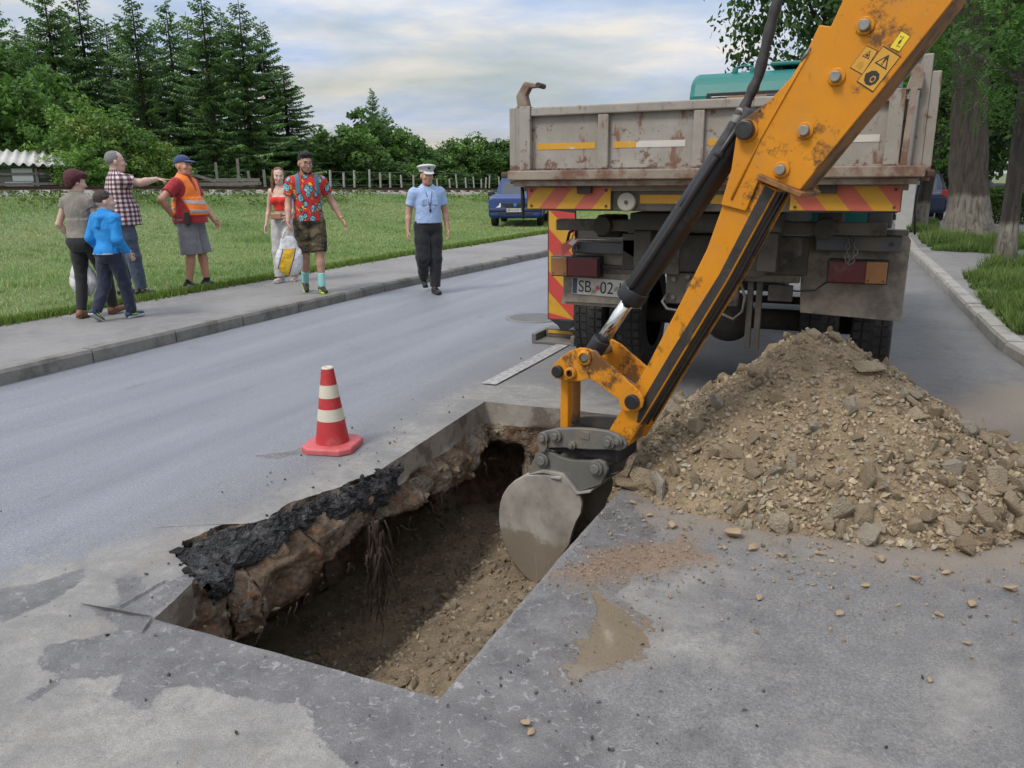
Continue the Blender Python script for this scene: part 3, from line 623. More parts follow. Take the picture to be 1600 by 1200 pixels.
def mat_bucket():
    t = NT('bucket_steel'); X, Y, Z = t.sep(); n = t.noise(4, 6, .65)
    mud = t.ramp(t.math('ADD', t.math('MULTIPLY', t.math('SUBTRACT', t.noise(6, 7, .68), .5), .6), Z), [(0, 0), (1, 1)])
    c = t.ramp(n, [(.3, (.17, .157, .133)), (.52, (.31, .288, .25)), (.75, (.44, .415, .365))])
    w = t.ramp(t.n('ShaderNodeMapRange', {0: t.math('ADD', Z, t.math('MULTIPLY', t.math('SUBTRACT', t.noise(5, 7, .66), .5), .55)), 1: -.42, 2: -.38, 3: 1., 4: 0.}).outputs[0], [(0, 0), (1, .8)])
    c = t.mix(w, c, (.19, .158, .112))
    c = t.mix(t.ramp(t.noise(14, 7, .7, t.map((2, 2, .3))), [(.6, 0), (.75, .5)]), c, (.45, .43, .39))
    t.bump(t.noise(60, 5, .6), .15, .003); return t.done(c, t.ramp(n, [(.3, .55), (.7, .4)]), .12)
M_BUCKET = mat_bucket()
M_HOSE = M('black_rubber_hose', (.022, .022, .024), .5, 0, .3, 20)
M_BLACKST = M('black_painted_steel', (.02, .02, .022), .42, .1, .4, 9, .2, 40, .003, (.07, .06, .05), .55, .72, 6.)
M_CHROME = M('chrome_rod', (.72, .70, .66), .16, 1., .1, 20)
M_RUSTYB = M('bolt_grey', (.25, .24, .22), .5, .5, .3, 30)
M_STKY = M('sticker_yellow', (.72, .55, .03), .5); M_STKO = M('sticker_amber', (.56, .29, .03), .55); M_STKB = M('sticker_black', (.02, .018, .016), .5)
arm = thing('digging_arm', 'orange backhoe digging arm reaching over the pit with hydraulic ram and grey bucket', 'excavator', (-1.116, 3.86, 0), R(-9.905))
def pl(pts, l): return [(s, l, z) for s, z in pts]
OUT = [(0.509, 1.515), (0.548, 1.673), (0.563, 1.824), (0.575, 1.86), (0.60, 1.89), (0.7, 1.957), (0.783, 2.043), (0.833, 2.129), (0.88, 2.239), (0.926, 2.228), (0.965, 2.322), (1.067, 2.604), (1.30, 3.02), (1.62, 3.32), (1.80, 3.34), (1.86, 3.2), (1.74, 2.9), (1.473, 2.50), (1.36, 2.275), (1.129, 1.952), (1.04, 1.834), (0.856, 1.581), (0.681, 1.641), (0.626, 1.488)]
MB().prism(pl(OUT, 0), (0, .014, 0)).build('outer_side_plate', M_YEL, arm, .004)
MB().prism(pl(OUT, .246), (0, .014, 0)).build('outer_side_plate', M_YEL, arm, .004)
UND = [(1.74, 2.9), (1.473, 2.50), (1.36, 2.275), (1.129, 1.952), (1.04, 1.834), (0.856, 1.581)]
TOPE = [(0.965, 2.322), (1.067, 2.604), (1.30, 3.02)]
def wall(pts, th, l0, l1, name, mat):
    m = MB(); n = len(pts)
    P = [Vector((a, 0, b)) for a, b in pts]; v = []
    for i, p in enumerate(P):
        d = (P[min(i+1, n-1)]-P[max(i-1, 0)]).normalized(); nn = Vector((-d.z, 0, d.x))*th
        v += [(p.x, l0, p.z), (p.x, l1, p.z), (p.x+nn.x, l1, p.z+nn.z), (p.x+nn.x, l0, p.z+nn.z)]
    f = []
    for i in range(n-1):
        for k in range(4): f.append([4*i+k, 4*i+(k+1) % 4, 4*i+4+(k+1) % 4, 4*i+4+k])
    f += [[3, 2, 1, 0], [4*n-4, 4*n-3, 4*n-2, 4*n-1]]; m.add(v, f); o = m.build(name, mat, arm)
    bm = bmesh.new(); bm.from_mesh(o.data); bmesh.ops.recalc_face_normals(bm, faces=bm.faces); bm.to_mesh(o.data); bm.free(); return o
wall(UND, -.012, .016, .244, 'outer_underside', M_BRDIRT); wall(TOPE, .012, .016, .244, 'outer_top_plate', M_YEL)
# raised weld seam between ear plate and box
MB().tube([(s, -.001, z) for s, z in [(0.85, 2.14), (0.785, 2.015), (0.673, 1.805), (0.558, 1.54)]], .006, 8).build('weld_seam', M_YEL, arm)
MB().tube([(.853, -.002, 2.155), (.84, -.006, 2.13), (.82, -.004, 2.105)], [.004, .009, .004], 8).build('weld_bead', M_STEEL, arm)
LOW = [(0.514, 1.521), (0.447, 1.309), (0.326, 1.042), (0.169, 0.719), (0.085, 0.565), (-0.039, 0.335), (-.03, .27), (0.02, 0.245), (0.075, 0.262), (0.135, 0.39), (0.205, 0.515), (0.352, 0.79), (0.557, 1.17), (0.755, 1.585), (.6, 1.64)]
MB().prism(pl(LOW, .017), (0, .20, 0)).build('inner_dipper', M_YEL2, arm, .006)
UNDL = [(0.750, 1.57), (0.560, 1.168), (0.355, 0.788), (0.208, 0.513), (0.14, 0.385)]
GRS = [(0.70, 1.60), (0.515, 1.195), (0.302, 0.817), (0.16, 0.55), (.13, .47), (.118, .40), (.135, .40), (0.198, 0.518), (0.345, 0.793), (0.55, 1.173), (0.744, 1.578)]
MB().prism(pl(GRS, .0145), (0, .004, 0)).build('slide_rail', M_GREASE, arm, .001)
wall(UNDL, -.010, .030, .203, 'slide_rail', M_GREASE)
MB().prism(pl([(0.70, 1.60), (0.51, 1.20), (0.30, 0.82), (0.15, 0.54), (0.05, .27), (0.085, .262), (0.15, .375), (0.22, 0.505), (0.367, 0.78), (0.573, 1.16), (0.772, 1.575)], .205), (0, .014, 0)).build('far_flange', M_YEL2, arm, .003)
for k in range(2):
    l_ = .075+.075*k; MB().tube([(s+.012, l_, z-.006) for s, z in UNDL], .006, 6).build('slide_rib', M_GREASE, arm)
MB().prism(pl([(0.684, 1.652), (0.879, 1.570), (0.871, 1.550), (0.676, 1.628)], -.045), (0, .34, 0)).build('collar', M_BRDIRT, arm, .004)
for s, z in [(1.059, 2.216), (0.967, 2.032), (0.86, 1.826), (0.773, 1.667), (1.14, 2.42), (1.25, 2.66)]:
    b = MB().cyl((s, -.012, z), (s, 0, z), .034, .037, 20).build('bolt_boss', M_YEL, arm, .003); MB().cyl((s, -.04, z), (s, -.011, z), .0215, n=20).build('bolt', M_RUSTYB, b, .003)
b = MB().cyl((0.609, -.012, 1.837), (.609, .0, 1.837), .048, .051, 24).build('bolt_boss', M_YEL, arm, .003); MB().cyl((.609, -.05, 1.837), (.609, -.011, 1.837), .041, n=24).build('pin_cap', M_BLACKST, b, .006); MB().cyl((.609, 0, 1.837), (.609, .26, 1.837), .03, n=16).build('pin', M_STEEL, b)
MB().cyl((.66, -.003, 1.915), (.66, 0, 1.915), .006, n=10).build('drain_hole', M_STKB, arm)
# stickers
def sticker(P, mat, name): return MB().prism(pl(P, -.0015), (0, .0017, 0)).build(name, mat, arm)
def inner(P, f, mat, name, parent, l=-.0025):
    c = np.mean(P, 0); Q = [tuple(c+(np.array(p)-c)*f) for p in P]; return MB().prism(pl(Q, l), (0, .001, 0)).build(name, mat, parent)
ST1 = [(1.071, 2.143), (1.115, 2.119), (1.065, 2.033), (1.015, 2.064)]; ST2 = [(1.133, 2.137), (1.201, 2.091), (1.111, 1.963), (1.045, 2.008)]; ST3 = [(1.193, 2.185), (1.228, 2.162), (1.193, 2.108), (1.156, 2.127)]
def frame2d(P):
    """local axes of a sticker: u along the short top edge, w upwards"""
    P = np.array(P); o = (P[2]+P[3])/2; u = P[1]-P[0]; w = (P[0]+P[1])/2-o; return o, u, w
def on_st(P, pts): o, u, w = frame2d(P); return [tuple(o+u*a+w*b) for a, b in pts]
for P, base in ((ST1, M_STKO), (ST2, M_STKO), (ST3, M_STKY)):
    k = sticker(P, M_STKB, 'sticker'); inner(P, .94, base, 'sticker_face', k, -.0022)
    def put(pts, mat, l=-.003): MB().prism(pl(on_st(P, pts), l), (0, .0007, 0)).build('pictogram', mat, k)
    def tri(cx, cy, r, ry): 
        put([(cx-r, cy-ry*.6), (cx+r, cy-ry*.6), (cx, cy+ry)], M_STKB); put([(cx-r*.72, cy-ry*.45), (cx+r*.72, cy-ry*.45), (cx, cy+ry*.68)], base, -.0037)
    if P is ST2:
        tri(0, .70, .34, .20); put([(-.035, .68), (.035, .68), (.05, .82), (-.05, .82)], M_STKB, -.0044); put([(-.04, .63), (.04, .63), (.04, .655), (-.04, .655)], M_STKB, -.0044)
        put([(-.30, .20), (-.22, .12), (-.05, .07), (.18, .09), (.32, .20), (.33, .33), (.2, .43), (-.02, .45), (-.2, .40), (-.28, .33), (-.36, .27)], M_STKB)
        put([(.02, .17), (.16, .17), (.22, .25), (.16, .33), (.02, .33), (-.04, .25)], base, -.0037); put([(.04, .20), (.14, .20), (.18, .25), (.14, .30), (.04, .30), (0, .25)], M_STKB, -.0044)
    elif P is ST1:
        tri(0, .70, .30, .19); put([(-.08, .64), (.1, .64), (.12, .70), (.02, .76), (-.1, .70)], M_STKB, -.0044); put([(-.25, .15), (.15, .12), (.25, .28), (.05, .42), (-.22, .36)], M('sticker_faded', (.46, .23, .025), .6))
    else: put([(-.03, .2), (.03, .2), (.03, .8), (-.03, .8)], M_STKB); put([(-.09, .4), (.09, .4), (.07, .58), (-.07, .58)], M_STKB, -.0037); put([(-.3, .72), (-.12, .72), (-.12, .76), (-.3, .76)], M_STKB); put([(.1, .24), (.3, .24), (.3, .28), (.1, .28)], M_STKB)
# hydraulic ram
cyl = MB().cyl((0.60, .12, 1.93), (0.022, .12, 1.045), .067, n=24).build('ram_barrel', M_BLACKST, arm, .006)
MB().cyl((0.05, .12, 1.087), (0.005, .12, 1.02), .075, n=24).build('gland_nut', M_BLACKST, cyl, .008)
MB().cyl((0.02, .12, 1.04), (-.17, .12, .755), .036, n=24).build('ram_rod', M_CHROME, arm)
MB().cyl((-.145, .12, .80), (-.20, .12, .715), .05, n=20).build('rod_eye', M_BLACKST, arm, .005)
MB().tube([(.57, .045, 1.88), (.45, .035, 1.70), (.30, .035, 1.47), (.16, .038, 1.26), (.06, .045, 1.115), (.045, .06, 1.09)], .015, 10).build('ram_pipe', M_BLACKST, arm)
hp = [(1.66, .12, 3.38), (1.40, .11, 3.42), (1.12, .1, 3.30), (.90, .1, 3.08), (.78, .1, 2.85), (.72, .1, 2.65), (.70, .1, 2.52), (.678, .1, 2.39), (.652, .1, 2.27), (.613, .1, 2.067), (.567, .09, 1.95), (.54, .07, 1.90), (.50, .05, 1.80), (.46, .04, 1.71)]
hp2 = []
for i in range(len(hp)-1):
    for u in np.linspace(0, 1, 6)[:-1]: hp2.append(tuple(Vector(hp[i]).lerp(Vector(hp[i+1]), float(u))))
h_ = MB().tube(hp2, [.0235+.003*math.sin(i*1.9) for i in range(len(hp2))], 10).build('hydraulic_hose', M('braided_hose', (.035, .033, .032), .6, 0, .5, 30, .6, 120, .004), arm)
MB().cyl((.556, .085, 1.93), (.53, .066, 1.87), .027, n=14).build('hose_clamp', M_STEEL, h_, .002)
MB().tube([(.545, .10, 1.93), (.49, .10, 1.83), (.43, .075, 1.72), (.37, .06, 1.60), (.30, .05, 1.50)], .016, 10).build('hydraulic_hose', M_HOSE, arm)
# linkage
LINK = [(-0.378, 0.612), (-.375, .637), (-0.362, 0.658), (-0.307, 0.714), (-0.26, .748), (-0.205, 0.771), (-0.152, 0.773), (-0.099, 0.752), (-0.03, 0.705), (0.029, 0.665), (0.103, 0.614), (0.147, 0.579), (.165, .562), (0.171, 0.535), (0.164, 0.5), (.146, .481), (0.122, 0.47), (.095, .466), (0.072, 0.468), (0.045, 0.483), (.036, .50), (0.033, 0.525), (0.003, 0.538), (-0.073, 0.582), (-0.134, 0.613), (-0.203, 0.589), (-0.258, 0.582), (-0.314, 0.585), (-0.355, 0.587)]
for l in (-.032, .244):
    k = MB().prism(pl(LINK, l), (0, .022, 0)).build('link_plate', M_YEL2, arm, .004)
    if l < 0:
        for s, z, r in ((-.326, .631, .032), (.117, .527, .038)): MB().cyl((s, l-.03, z), (s, l, z), r, n=22).build('pin_head', M_BLACKST, k, .005)
        MB().lathe([(.019, -.022), (.033, -.022), (.035, 0), (.019, 0)], 22, Matrix.Translation((-.249, l, .63)) @ Matrix.Rotation(R(-90), 4, 'X'), cap=False).build('tube_end', M_YEL, k); MB().cyl((-.249, l-.004, .63), (-.249, l-.002, .63), .018, n=16).build('tube_bore', M_STKB, k)
        MB().lathe([(.027, -.012), (.041, -.010), (.044, 0), (.027, 0)], 24, Matrix.Translation((-.169, l, .722)) @ Matrix.Rotation(R(-90), 4, 'X'), cap=False).build('eye_ring', M_YEL, k); MB().cyl((-.169, l-.008, .722), (-.169, l, .722), .022, n=18).build('pin_head', M_GREYCAST, k, .004)
        MB().tube([(-.147, l-.002, .70), (-.152, l-.002, .66), (-.137, l-.002, .62)], .004, 6).build('weld_bead', M_YEL, k)
for s, z, r in ((-.326, .631, .022), (-.249, .63, .03), (.117, .527, .03), (-.169, .722, .024)): MB().cyl((s, -.03, z), (s, .266, z), r, n=18).build('cross_pin', M_STEEL, arm)
MB().tube([(.19, .20, .80), (.20, .24, .85), (.235, .25, .845), (.225, .24, .79), (.2, .22, .76)], .004, 6).build('safety_wire', M_STEEL, arm)
MB().box((-.362, .045, .275), (-.312, .09, .60)).build('tipping_link', M_YEL, arm, .006); MB().box((-.362, .15, .275), (-.312, .195, .60)).build('tipping_link', M_BRDIRT, arm, .006)
MB().cyl((-.337, .0, .631), (-.337, .25, .631), .036, n=18).build('link_tube', M_YEL, arm, .004)
COUP = [(-0.47, 0.228), (-.452, .255), (-0.419, 0.271), (-0.344, 0.299), (-0.223, 0.323), (-.12, .336), (-0.022, 0.34), (0.039, 0.326), (.07, .31), (0.084, 0.285), (.075, .26), (0.048, 0.242), (-0.019, 0.236), (-0.127, 0.216), (-0.222, 0.205), (-0.303, 0.195), (-0.377, 0.18), (-0.419, 0.165), (-0.466, 0.183)]
cp = MB().prism(pl(COUP, -.03), (0, .03, 0)).build('coupler', M_GREYCAST, arm, .006)
MB().prism(pl(COUP, .24), (0, .03, 0)).build('coupler_plate', M_GREYCAST, cp, .006)
MB().box((-.42, 0, .15), (.03, .24, .262)).build('coupler_body', M_BLACKST, cp, .02)
for s, z, r in ((-.418, .236, .034), (-.337, .262, .036), (-.235, .225, .024), (-.012, .283, .036), (.043, .30, .026)): MB().cyl((s, -.052, z), (s, -.028, z), r, r*.9, 20).build('pin_boss', M_GREYCAST, cp, .004); MB().cyl((s, -.07, z), (s, -.05, z), r*.6, n=6).build('pin_nut', M_GREYCAST, cp, .003)
MB().prism(pl([(-.455, .245), (-.40, .245), (-.392, .19), (-.41, .15), (-.44, .15), (-.455, .19)], -.046), (0, .016, 0)).build('latch_plate', M_GREYCAST, cp, .004)
MB().box((-.19, -.034, .27), (-.135, -.03, .315), None).build('cast_mark', M_GREYCAST, cp, .002)
# bucket
bk = thing('bucket', None, None); bk.parent = arm
EARS = [(-0.535, -0.013), (-0.485, 0.12), (-.455, .148), (-0.41, 0.156), (-0.336, 0.137), (-0.253, 0.128), (-0.147, 0.145), (-0.082, 0.165), (-0.045, 0.155), (-0.029, 0.117), (-0.066, 0.023), (-0.197, -0.046), (-0.273, 0.03), (-0.391, 0.022)]
for l in (-.02, .235): MB().prism(pl(EARS, l), (0, .028, 0)).build('hanger_plate', M_GREYCAST, bk, .004)
for s, z in ((-.43, .10), (-.09, .118)):
    MB().cyl((s, -.045, z), (s, -.018, z), .042, .038, 22).build('pin_boss', M_GREYCAST, bk, .004); MB().cyl((s, -.058, z), (s, -.044, z), .026, n=20).build('pin_head', M_STEEL, bk, .003); MB().cyl((s, -.02, z), (s, .27, z), .025, n=14).build('pin', M_STEEL, bk)
BL = [(-0.534, -0.018), (-0.615, -0.072), (-.66, -.115), (-0.692, -0.156), (-.718, -.2), (-0.734, -0.248), (-.744, -.30), (-0.746, -0.362), (-.736, -.43), (-0.712, -0.494), (-.672, -.56), (-0.621, -0.611), (-.55, -.655), (-0.469, -0.683)]
BR_ = [(-0.395, -0.603), (-0.254, -0.38), (-0.238, -0.303), (-.215, -.23), (-0.187, -0.173), (-0.18, -0.114), (-.19, -.075), (-0.216, -0.045), (-0.279, 0.025)]
CR = [(-0.397, 0.02), (-0.385, -0.3), (-0.40, -0.607)]
W_ = .46; L0 = -.06
for l, sg in ((L0, 1), (L0+W_, -1)):
    m = MB(); v = []; 
    left = [(-.534, -.018)]+BL[1:]; P = [(s, l+sg*.055*max(0, (-.385-s)/.36), z) for s, z in left]
    poly1 = P+[(-0.395, l, -0.603), (-.385, l, -.3), (-.397, l, .02)]
    poly2 = [(s, l+sg*.035*max(0, (s+.385)/.2), z) for s, z in BR_[1:]]+[(-.397, l, .02), (-.385, l, -.3), (-.395, l, -.603)]
    th = .018*sg
    for poly in (poly1, poly2): m.prism(poly, (0, th, 0))
    m.build('side_plate', M_BUCKET, bk)
sh = []; sf = []
SHL = [(-.30, .022), (-.534, -.018)]+BL[1:]+[(-.42, -.69), (-.36, -.64)]
for i, (s, z) in enumerate(SHL):
    q = .055*max(0, (-.385-s)/.36)
    for l in (L0+q, L0+W_-q): sh.append((s, l, z))
sf = [[2*i, 2*i+1, 2*i+3, 2*i+2] for i in range(len(SHL)-1)]
o = MB().add(sh, sf, True).build('shell', M_BUCKET, bk); sm = o.modifiers.new('thick', 'SOLIDIFY'); sm.thickness = .018; sm.offset = 0
MB().prism(pl([(-.534, -.012), (-.42, .045), (-.29, .045), (-.2, -.045), (-.11, -.01), (-.12, -.03), (-.21, -.062), (-.29, .024), (-.42, .024)], L0+.02), (0, W_-.04, 0)).build('top_plate', M_BUCKET, bk, .004)
for k in range(4):
    l = L0+.05+k*(W_-.1)/3; MB().prism([(-.36, l-.03, -.64), (-.42, l-.03, -.69), (-.27, l-.018, -.60)], (0, .06, 0)).build('tooth', M_GREYCAST, bk, .003)
# boom and kingpost going back to the machine
BOOM = [(1.70, 3.34), (1.80, 3.06), (2.15, 3.0), (2.7, 2.65), (3.15, 1.95), (3.45, .75), (3.68, .80), (3.5, 2.1), (3.05, 2.95), (2.5, 3.4), (2.0, 3.52)]
MB().prism(pl(BOOM, .03), (0, .20, 0)).build('boom', M_YEL, arm, .01)
MB().cyl((1.74, -.04, 3.22), (1.74, .30, 3.22), .05, n=20).build('boom_pin', M_STEEL, arm)
MB().box((3.35, -.12, .25), (3.85, .38, 1.05)).build('kingpost', M_GREYCAST, arm, .03)
MB().box((3.85, -.95, .35), (4.05, 1.2, 1.1)).build('rear_frame', M_YEL, arm, .02)
for l in (-1.0, 1.15):
    k = MB().box((3.85, l, .12), (4.0, l+.14, 1.25)).build('stabiliser', M_YEL, arm, .01); MB().box((3.72, l-.12, 0.0), (4.13, l+.26, .1)).build('pad', M_GREYCAST, k, .02)
# ================================================================== TIPPER TRUCK
def mat_truckbody():
    t = NT('tipper_grey_paint'); n = t.noise(5, 6, .6)
    c = t.ramp(n, [(.3, (.265, .25, .22)), (.7, (.36, .345, .31))])
    c = t.mix(t.math('MULTIPLY', t.ramp(t.noise(2.2, 7, .65), [(.40, 0), (.62, 1)]), .65), c, (.245, .218, .178))
    st = t.noise(7, 8, .7, t.map((1.2, 1.2, .35)))
    c = t.mix(t.ramp(st, [(.55, 0), (.62, .9)]), c, (.17, .08, .045))
    Z = t.sep()[2]; lo = t.n('ShaderNodeMapRange', {0: Z, 1: 1.78, 2: 1.66, 3: 0., 4: .17}).outputs[0]
    c = t.mix(t.ramp(t.math('ADD', t.noise(13, 8, .72, t.map(loc=(4, 4, 1))), lo), [(.60, 0), (.65, .9)]), c, (.145, .068, .04))
    c = t.mix(t.ramp(t.noise(40, 5, .7), [(.64, 0), (.7, .7)]), c, (.12, .06, .035))
    t.bump(t.math('ADD', t.noise(22, 6, .65), st), .3, .006); return t.done(c, .72)
M_TB = mat_truckbody()
M_TBR = M('tipper_rusty_ledge', (.27, .225, .18), .85, 0, .3, 6, .5, 30, .006, (.155, .085, .055), .46, .6, 5.)
M_GRIME = M('chassis_grime', (.06, .055, .047), .85, 0, .4, 7, .6, 40, .006, (.10, .088, .068), .5, .66, 5.)
M_GRIME2 = M('chassis_dusty', (.135, .122, .10), .9, 0, .35, 6, .5, 40, .006, (.05, .045, .04), .5, .64, 4.)
M_FLAP = M('mud_flap_steel', (.34, .295, .235), .8, .1, .3, 5, .4, 40, .004, (.16, .145, .122), .46, .62, 3.)
M_TYRE = M('tyre_rubber', (.024, .024, .024), .85, 0, .35, 30, .4, 60, .004, (.06, .055, .046), .54, .68, 6.)
M_RED = M('retro_red', (.50, .055, .04), .5, 0, .15, 8, 0, 60, .004, (.25, .09, .06), .62, .72, 6.); M_ORED = M('retro_faded_red', (.52, .12, .075), .55, 0, .15, 8, 0, 60, .004, (.26, .12, .07), .62, .72, 6.)
M_AMB = M('retro_yellow', (.56, .30, .02), .5, 0, .15, 8, 0, 60, .004, (.28, .16, .05), .62, .72, 6.)
M_TEAL = M('cab_teal_paint', (.008, .15, .13), .5, 0, .2, 3); M_DGLASS = M('dark_glass', (.03, .035, .035), .12, 0, .2, 3)
M_LRED = M('lamp_red', (.10, .010, .012), .4, 0, .4, 9, 0, 60, .004, (.14, .085, .06), .55, .7, 4.); M_LAMB = M('lamp_amber', (.30, .135, .045), .45, 0, .3, 9, 0, 60, .004, (.17, .12, .07), .52, .7, 5.)
M_WHITE = M('white_plate', (.52, .51, .47), .6, 0, .15, 15, 0, 60, .004, (.24, .21, .17), .55, .66, 9.); M_TXT = M('plate_black', (.02, .02, .022), .6)
M_WTAPE = M('white_tape', (.55, .53, .48), .6, 0, .12, 9, 0, 60, .004, (.17, .075, .045), .60, .64, 5.); M_YTAPE = M('yellow_tape', (.56, .29, .025), .55, 0, .12, 9, 0, 60, .004, (.5, .47, .4), .60, .63, 8.)
def text(body, size, mat, parent, loc, rot, name='lettering', ext=.0008, align='LEFT', sx=1.):
    c = bpy.data.curves.new('t', 'FONT'); c.body = body; c.size = size; c.extrude = ext; c.align_x = align; o = bpy.data.objects.new('t', c); COL.objects.link(o)
    dg = bpy.context.evaluated_depsgraph_get(); me = bpy.data.meshes.new_from_object(o.evaluated_get(dg)); bpy.data.objects.remove(o); me.name = name
    me.materials.clear(); me.materials.append(mat); return link(name, me, None, parent, loc, rot, (sx, 1, 1))
trk_ = thing('tipper_truck', 'grey rusty tipper truck with teal cab and red and yellow striped rear boards', 'truck', (-.99, 5.1, 0))
def tb(name, a, b, mat, bev=.004, parent=None): return MB().box(a, b).build(name, mat, parent or trk_, bev)
# tailgate
tg = thing('tailgate', None, None); tg.parent = trk_
tb('panel', (-1.15, .035, 1.70), (1.15, .05, 2.045), M_TB, 0, tg)
tb('top_rail', (-1.11, -.005, 2.035), (1.11, .06, 2.092), M_TB, .008, tg)
for x0, x1 in ((-.648, -.575), (-.034, .033), (.56, .63)): tb('post', (x0, .0, 1.692), (x1, .034, 2.034), M_TB, .008, tg)
for x0, x1 in ((-1.19, -1.112), (1.05, 1.13)): tb('end_post', (x0, -.015, 1.69), (x1, .058, 2.10), M_TB, .006, tg)
for x0, x1, mt in ((-1.08, -.672, M_YTAPE), (-.55, -.40, M_YTAPE), (-.398, -.085, M_WTAPE), (.055, .12, M_YTAPE), (.125, .52, M_WTAPE), (.66, 1.02, M_WTAPE)): tb('reflective_tape', (x0, .0325, 1.822), (x1, .036, 1.862), mt, 0, tg)
led = tb('ledge', (-1.27, -.045, 1.625), (1.27, .065, 1.688), M_TBR, .008)
tb('ledge_lip', (-1.24, -.012, 1.585), (1.24, .08, 1.624), M_TBR, .006)
tb('hinge_pin', (-1.33, -.02, 1.64), (-1.271, .03, 1.682), M_RUST, .012); tb('hinge_pin', (1.271, -.02, 1.62), (1.32, .03, 1.665), M_RUST, .012)
# hooks above the tailgate
for sg in (-1, 1):
    X = lambda a: sg*a if sg > 0 else -a
    P = [(1.205, 2.09), (1.215, 2.17), (1.155, 2.255), (1.125, 2.25), (1.05, 2.235), (1.05, 2.215), (1.12, 2.215), (1.145, 2.17), (1.125, 2.09)]
    MB().prism([(sg*a, -.01, z) for a, z in P], (0, .065, 0)).build('tailgate_hook', M_TBR, trk_, .006)
    MB().cyl((sg*1.05, -.03, 2.226), (sg*1.05, .08, 2.226), .017, n=12).build('hook_pin', M_RUST, trk_)
    # side wall of the body, a little higher than the tailgate
    h_top = 2.11 if sg < 0 else 2.28
    P = [(0.062, 1.60), (0.062, h_top), (.25, h_top), (3.5, 2.20), (3.5, 1.60)]
    s_ = MB().prism([(sg*1.20 if sg > 0 else -1.25, y, z) for y, z in P], (.05, 0, 0)).build('side_wall', M_TB, trk_, .006)
    for y in (.07, .9, 1.75, 2.6, 3.4): tb('stake', (sg*1.251, y, 1.60), (sg*1.30, y+.07, 2.1 if sg < 0 else 2.19), M_TB, .005, s_)
MB().prism([(1.135, -.012, 1.69), (1.17, -.03, 1.69), (1.185, -.03, 2.1), (1.15, -.012, 2.1)], (0, .05, 0)).build('bent_strip', M_TBR, trk_, .003)
tb('front_wall', (-1.2, 3.45, 1.6), (1.2, 3.5, 2.30), M_TB, .006); tb('bed_floor', (-1.2, .082, 1.55), (1.2, 3.5, 1.60), M_TBR, .004)
# rear cross beam, striped boards
tb('cross_beam', (-1.16, .11, 1.42), (1.16, .22, 1.56), M_GRIME2, .01)
for sg, x0, x1 in ((-1, -1.172, -.575), (1, .559, 1.165)):
    b = thing('striped_board', None, None); b.parent = trk_
    mid = (x0+x1)/2; w = x1-x0; z0, z1 = 1.434, 1.575; n = 5; k = w/n*1.0
    tb('backing', (x0-.006, .083, z0-.006), (x1+.006, .1, z1+.006), M_GRIME, 0, b)
    sl = .12 if sg < 0 else -.12
    ed = [x0-.3+i*.128 for i in range(14)]; c = 0
    for i in range(len(ed)-1):
        P = [(ed[i], z0), (ed[i+1], z0), (ed[i+1]+sl, z1), (ed[i]+sl, z1)]
        def clip(P, xc, keep):
            o = []
            for q in range(len(P)):
                a, d = P[q], P[(q+1) % len(P)]; ia = (a[0]-xc)*keep >= 0; ib = (d[0]-xc)*keep >= 0
                if ia: o.append(a)
                if ia != ib: u = (xc-a[0])/(d[0]-a[0]); o.append((xc, a[1]+(d[1]-a[1])*u))
            return o
        P = clip(P, x0, 1); P = clip(P, x1, -1) if P else P; c += 1
        if len(P) >= 3: MB().prism([(a, .080, z) for a, z in P], (0, .004, 0)).build('stripe', M_AMB if c % 2 else M_ORED, b)
    for xx in (x0+.03, x1-.03):
        for zz in (z0+.02, z1-.02): MB().cyl((xx, .074, zz), (xx, .081, zz), .009, n=10).build('rivet', M_GRIME, b)
    tb('hinge_block', ((-.80 if sg < 0 else .72), .04, 1.535), ((-.70 if sg < 0 else .82), .079, 1.60), M_GRIME, .006)
b = MB().cyl((-.462, .06, 1.48), (-.462, .12, 1.48), .062, n=28).build('round_reflector', M('dusty_lens', (.30, .285, .24), .5), trk_, .01); MB().cyl((-.462, .052, 1.48), (-.462, .06, 1.48), .012, n=12).build('lens_screw', M_GRIME, b)
tb('reflective_tape', (-.382, .104, 1.47), (-.04, .109, 1.526), M_YTAPE, 0); tb('reflective_tape', (.08, .104, 1.47), (.5, .109, 1.526), M_YTAPE, 0)
# chassis
for x in (-.42, .42): tb('frame_rail', (x-.06, .35, 1.02), (x+.06, 7.0, 1.28), M_GRIME, .008)
tb('sub_frame', (-.50, .3, 1.285), (.50, 3.4, 1.40), M_GRIME, .008); tb('rear_beam', (-1.12, .5, 1.26), (1.12, .62, 1.34), M_GRIME2, .008); tb('rear_member', (-.62, .56, .98), (.66, .64, 1.24), M_GRIME, .01)
for sg in (-1, 1):
    MB().prism([(sg*.20, .55, 1.24), (sg*.62, .55, 1.24), (sg*.62, .55, 1.12), (sg*.35, .55, .96), (sg*.20, .55, .96)], (0, .03, 0)).build('gusset', M_GRIME2, trk_, .004)
    MB().cyl((sg*.75, .45, 1.30), (sg*.75, .75, 1.30), .07, n=16).build('spring_shackle', M_GRIME, trk_, .01)
tb('bumper_bar', (-1.03, .60, 1.085), (-.49, .66, 1.17), M('bumper_blue_grey', (.10, .108, .118), .6, .2, .3, 8, .3, 40, .004, (.14, .12, .09), .5, .66, 4.), .008)
tb('bumper_bar', (.70, .60, 1.15), (1.22, .66, 1.255), M('bumper_blue_grey', (.1, .1, .1)), .008)
tb('bumper_bar', (.66, .55, 1.262), (1.25, .64, 1.295), M_GRIME2, .006)
for x in (-.98, 1.16): MB().cyl((x, .585, 1.13 if x < 0 else 1.2), (x, .60, 1.13 if x < 0 else 1.2), .013, n=8).build('bumper_bolt', M_GRIME, trk_)
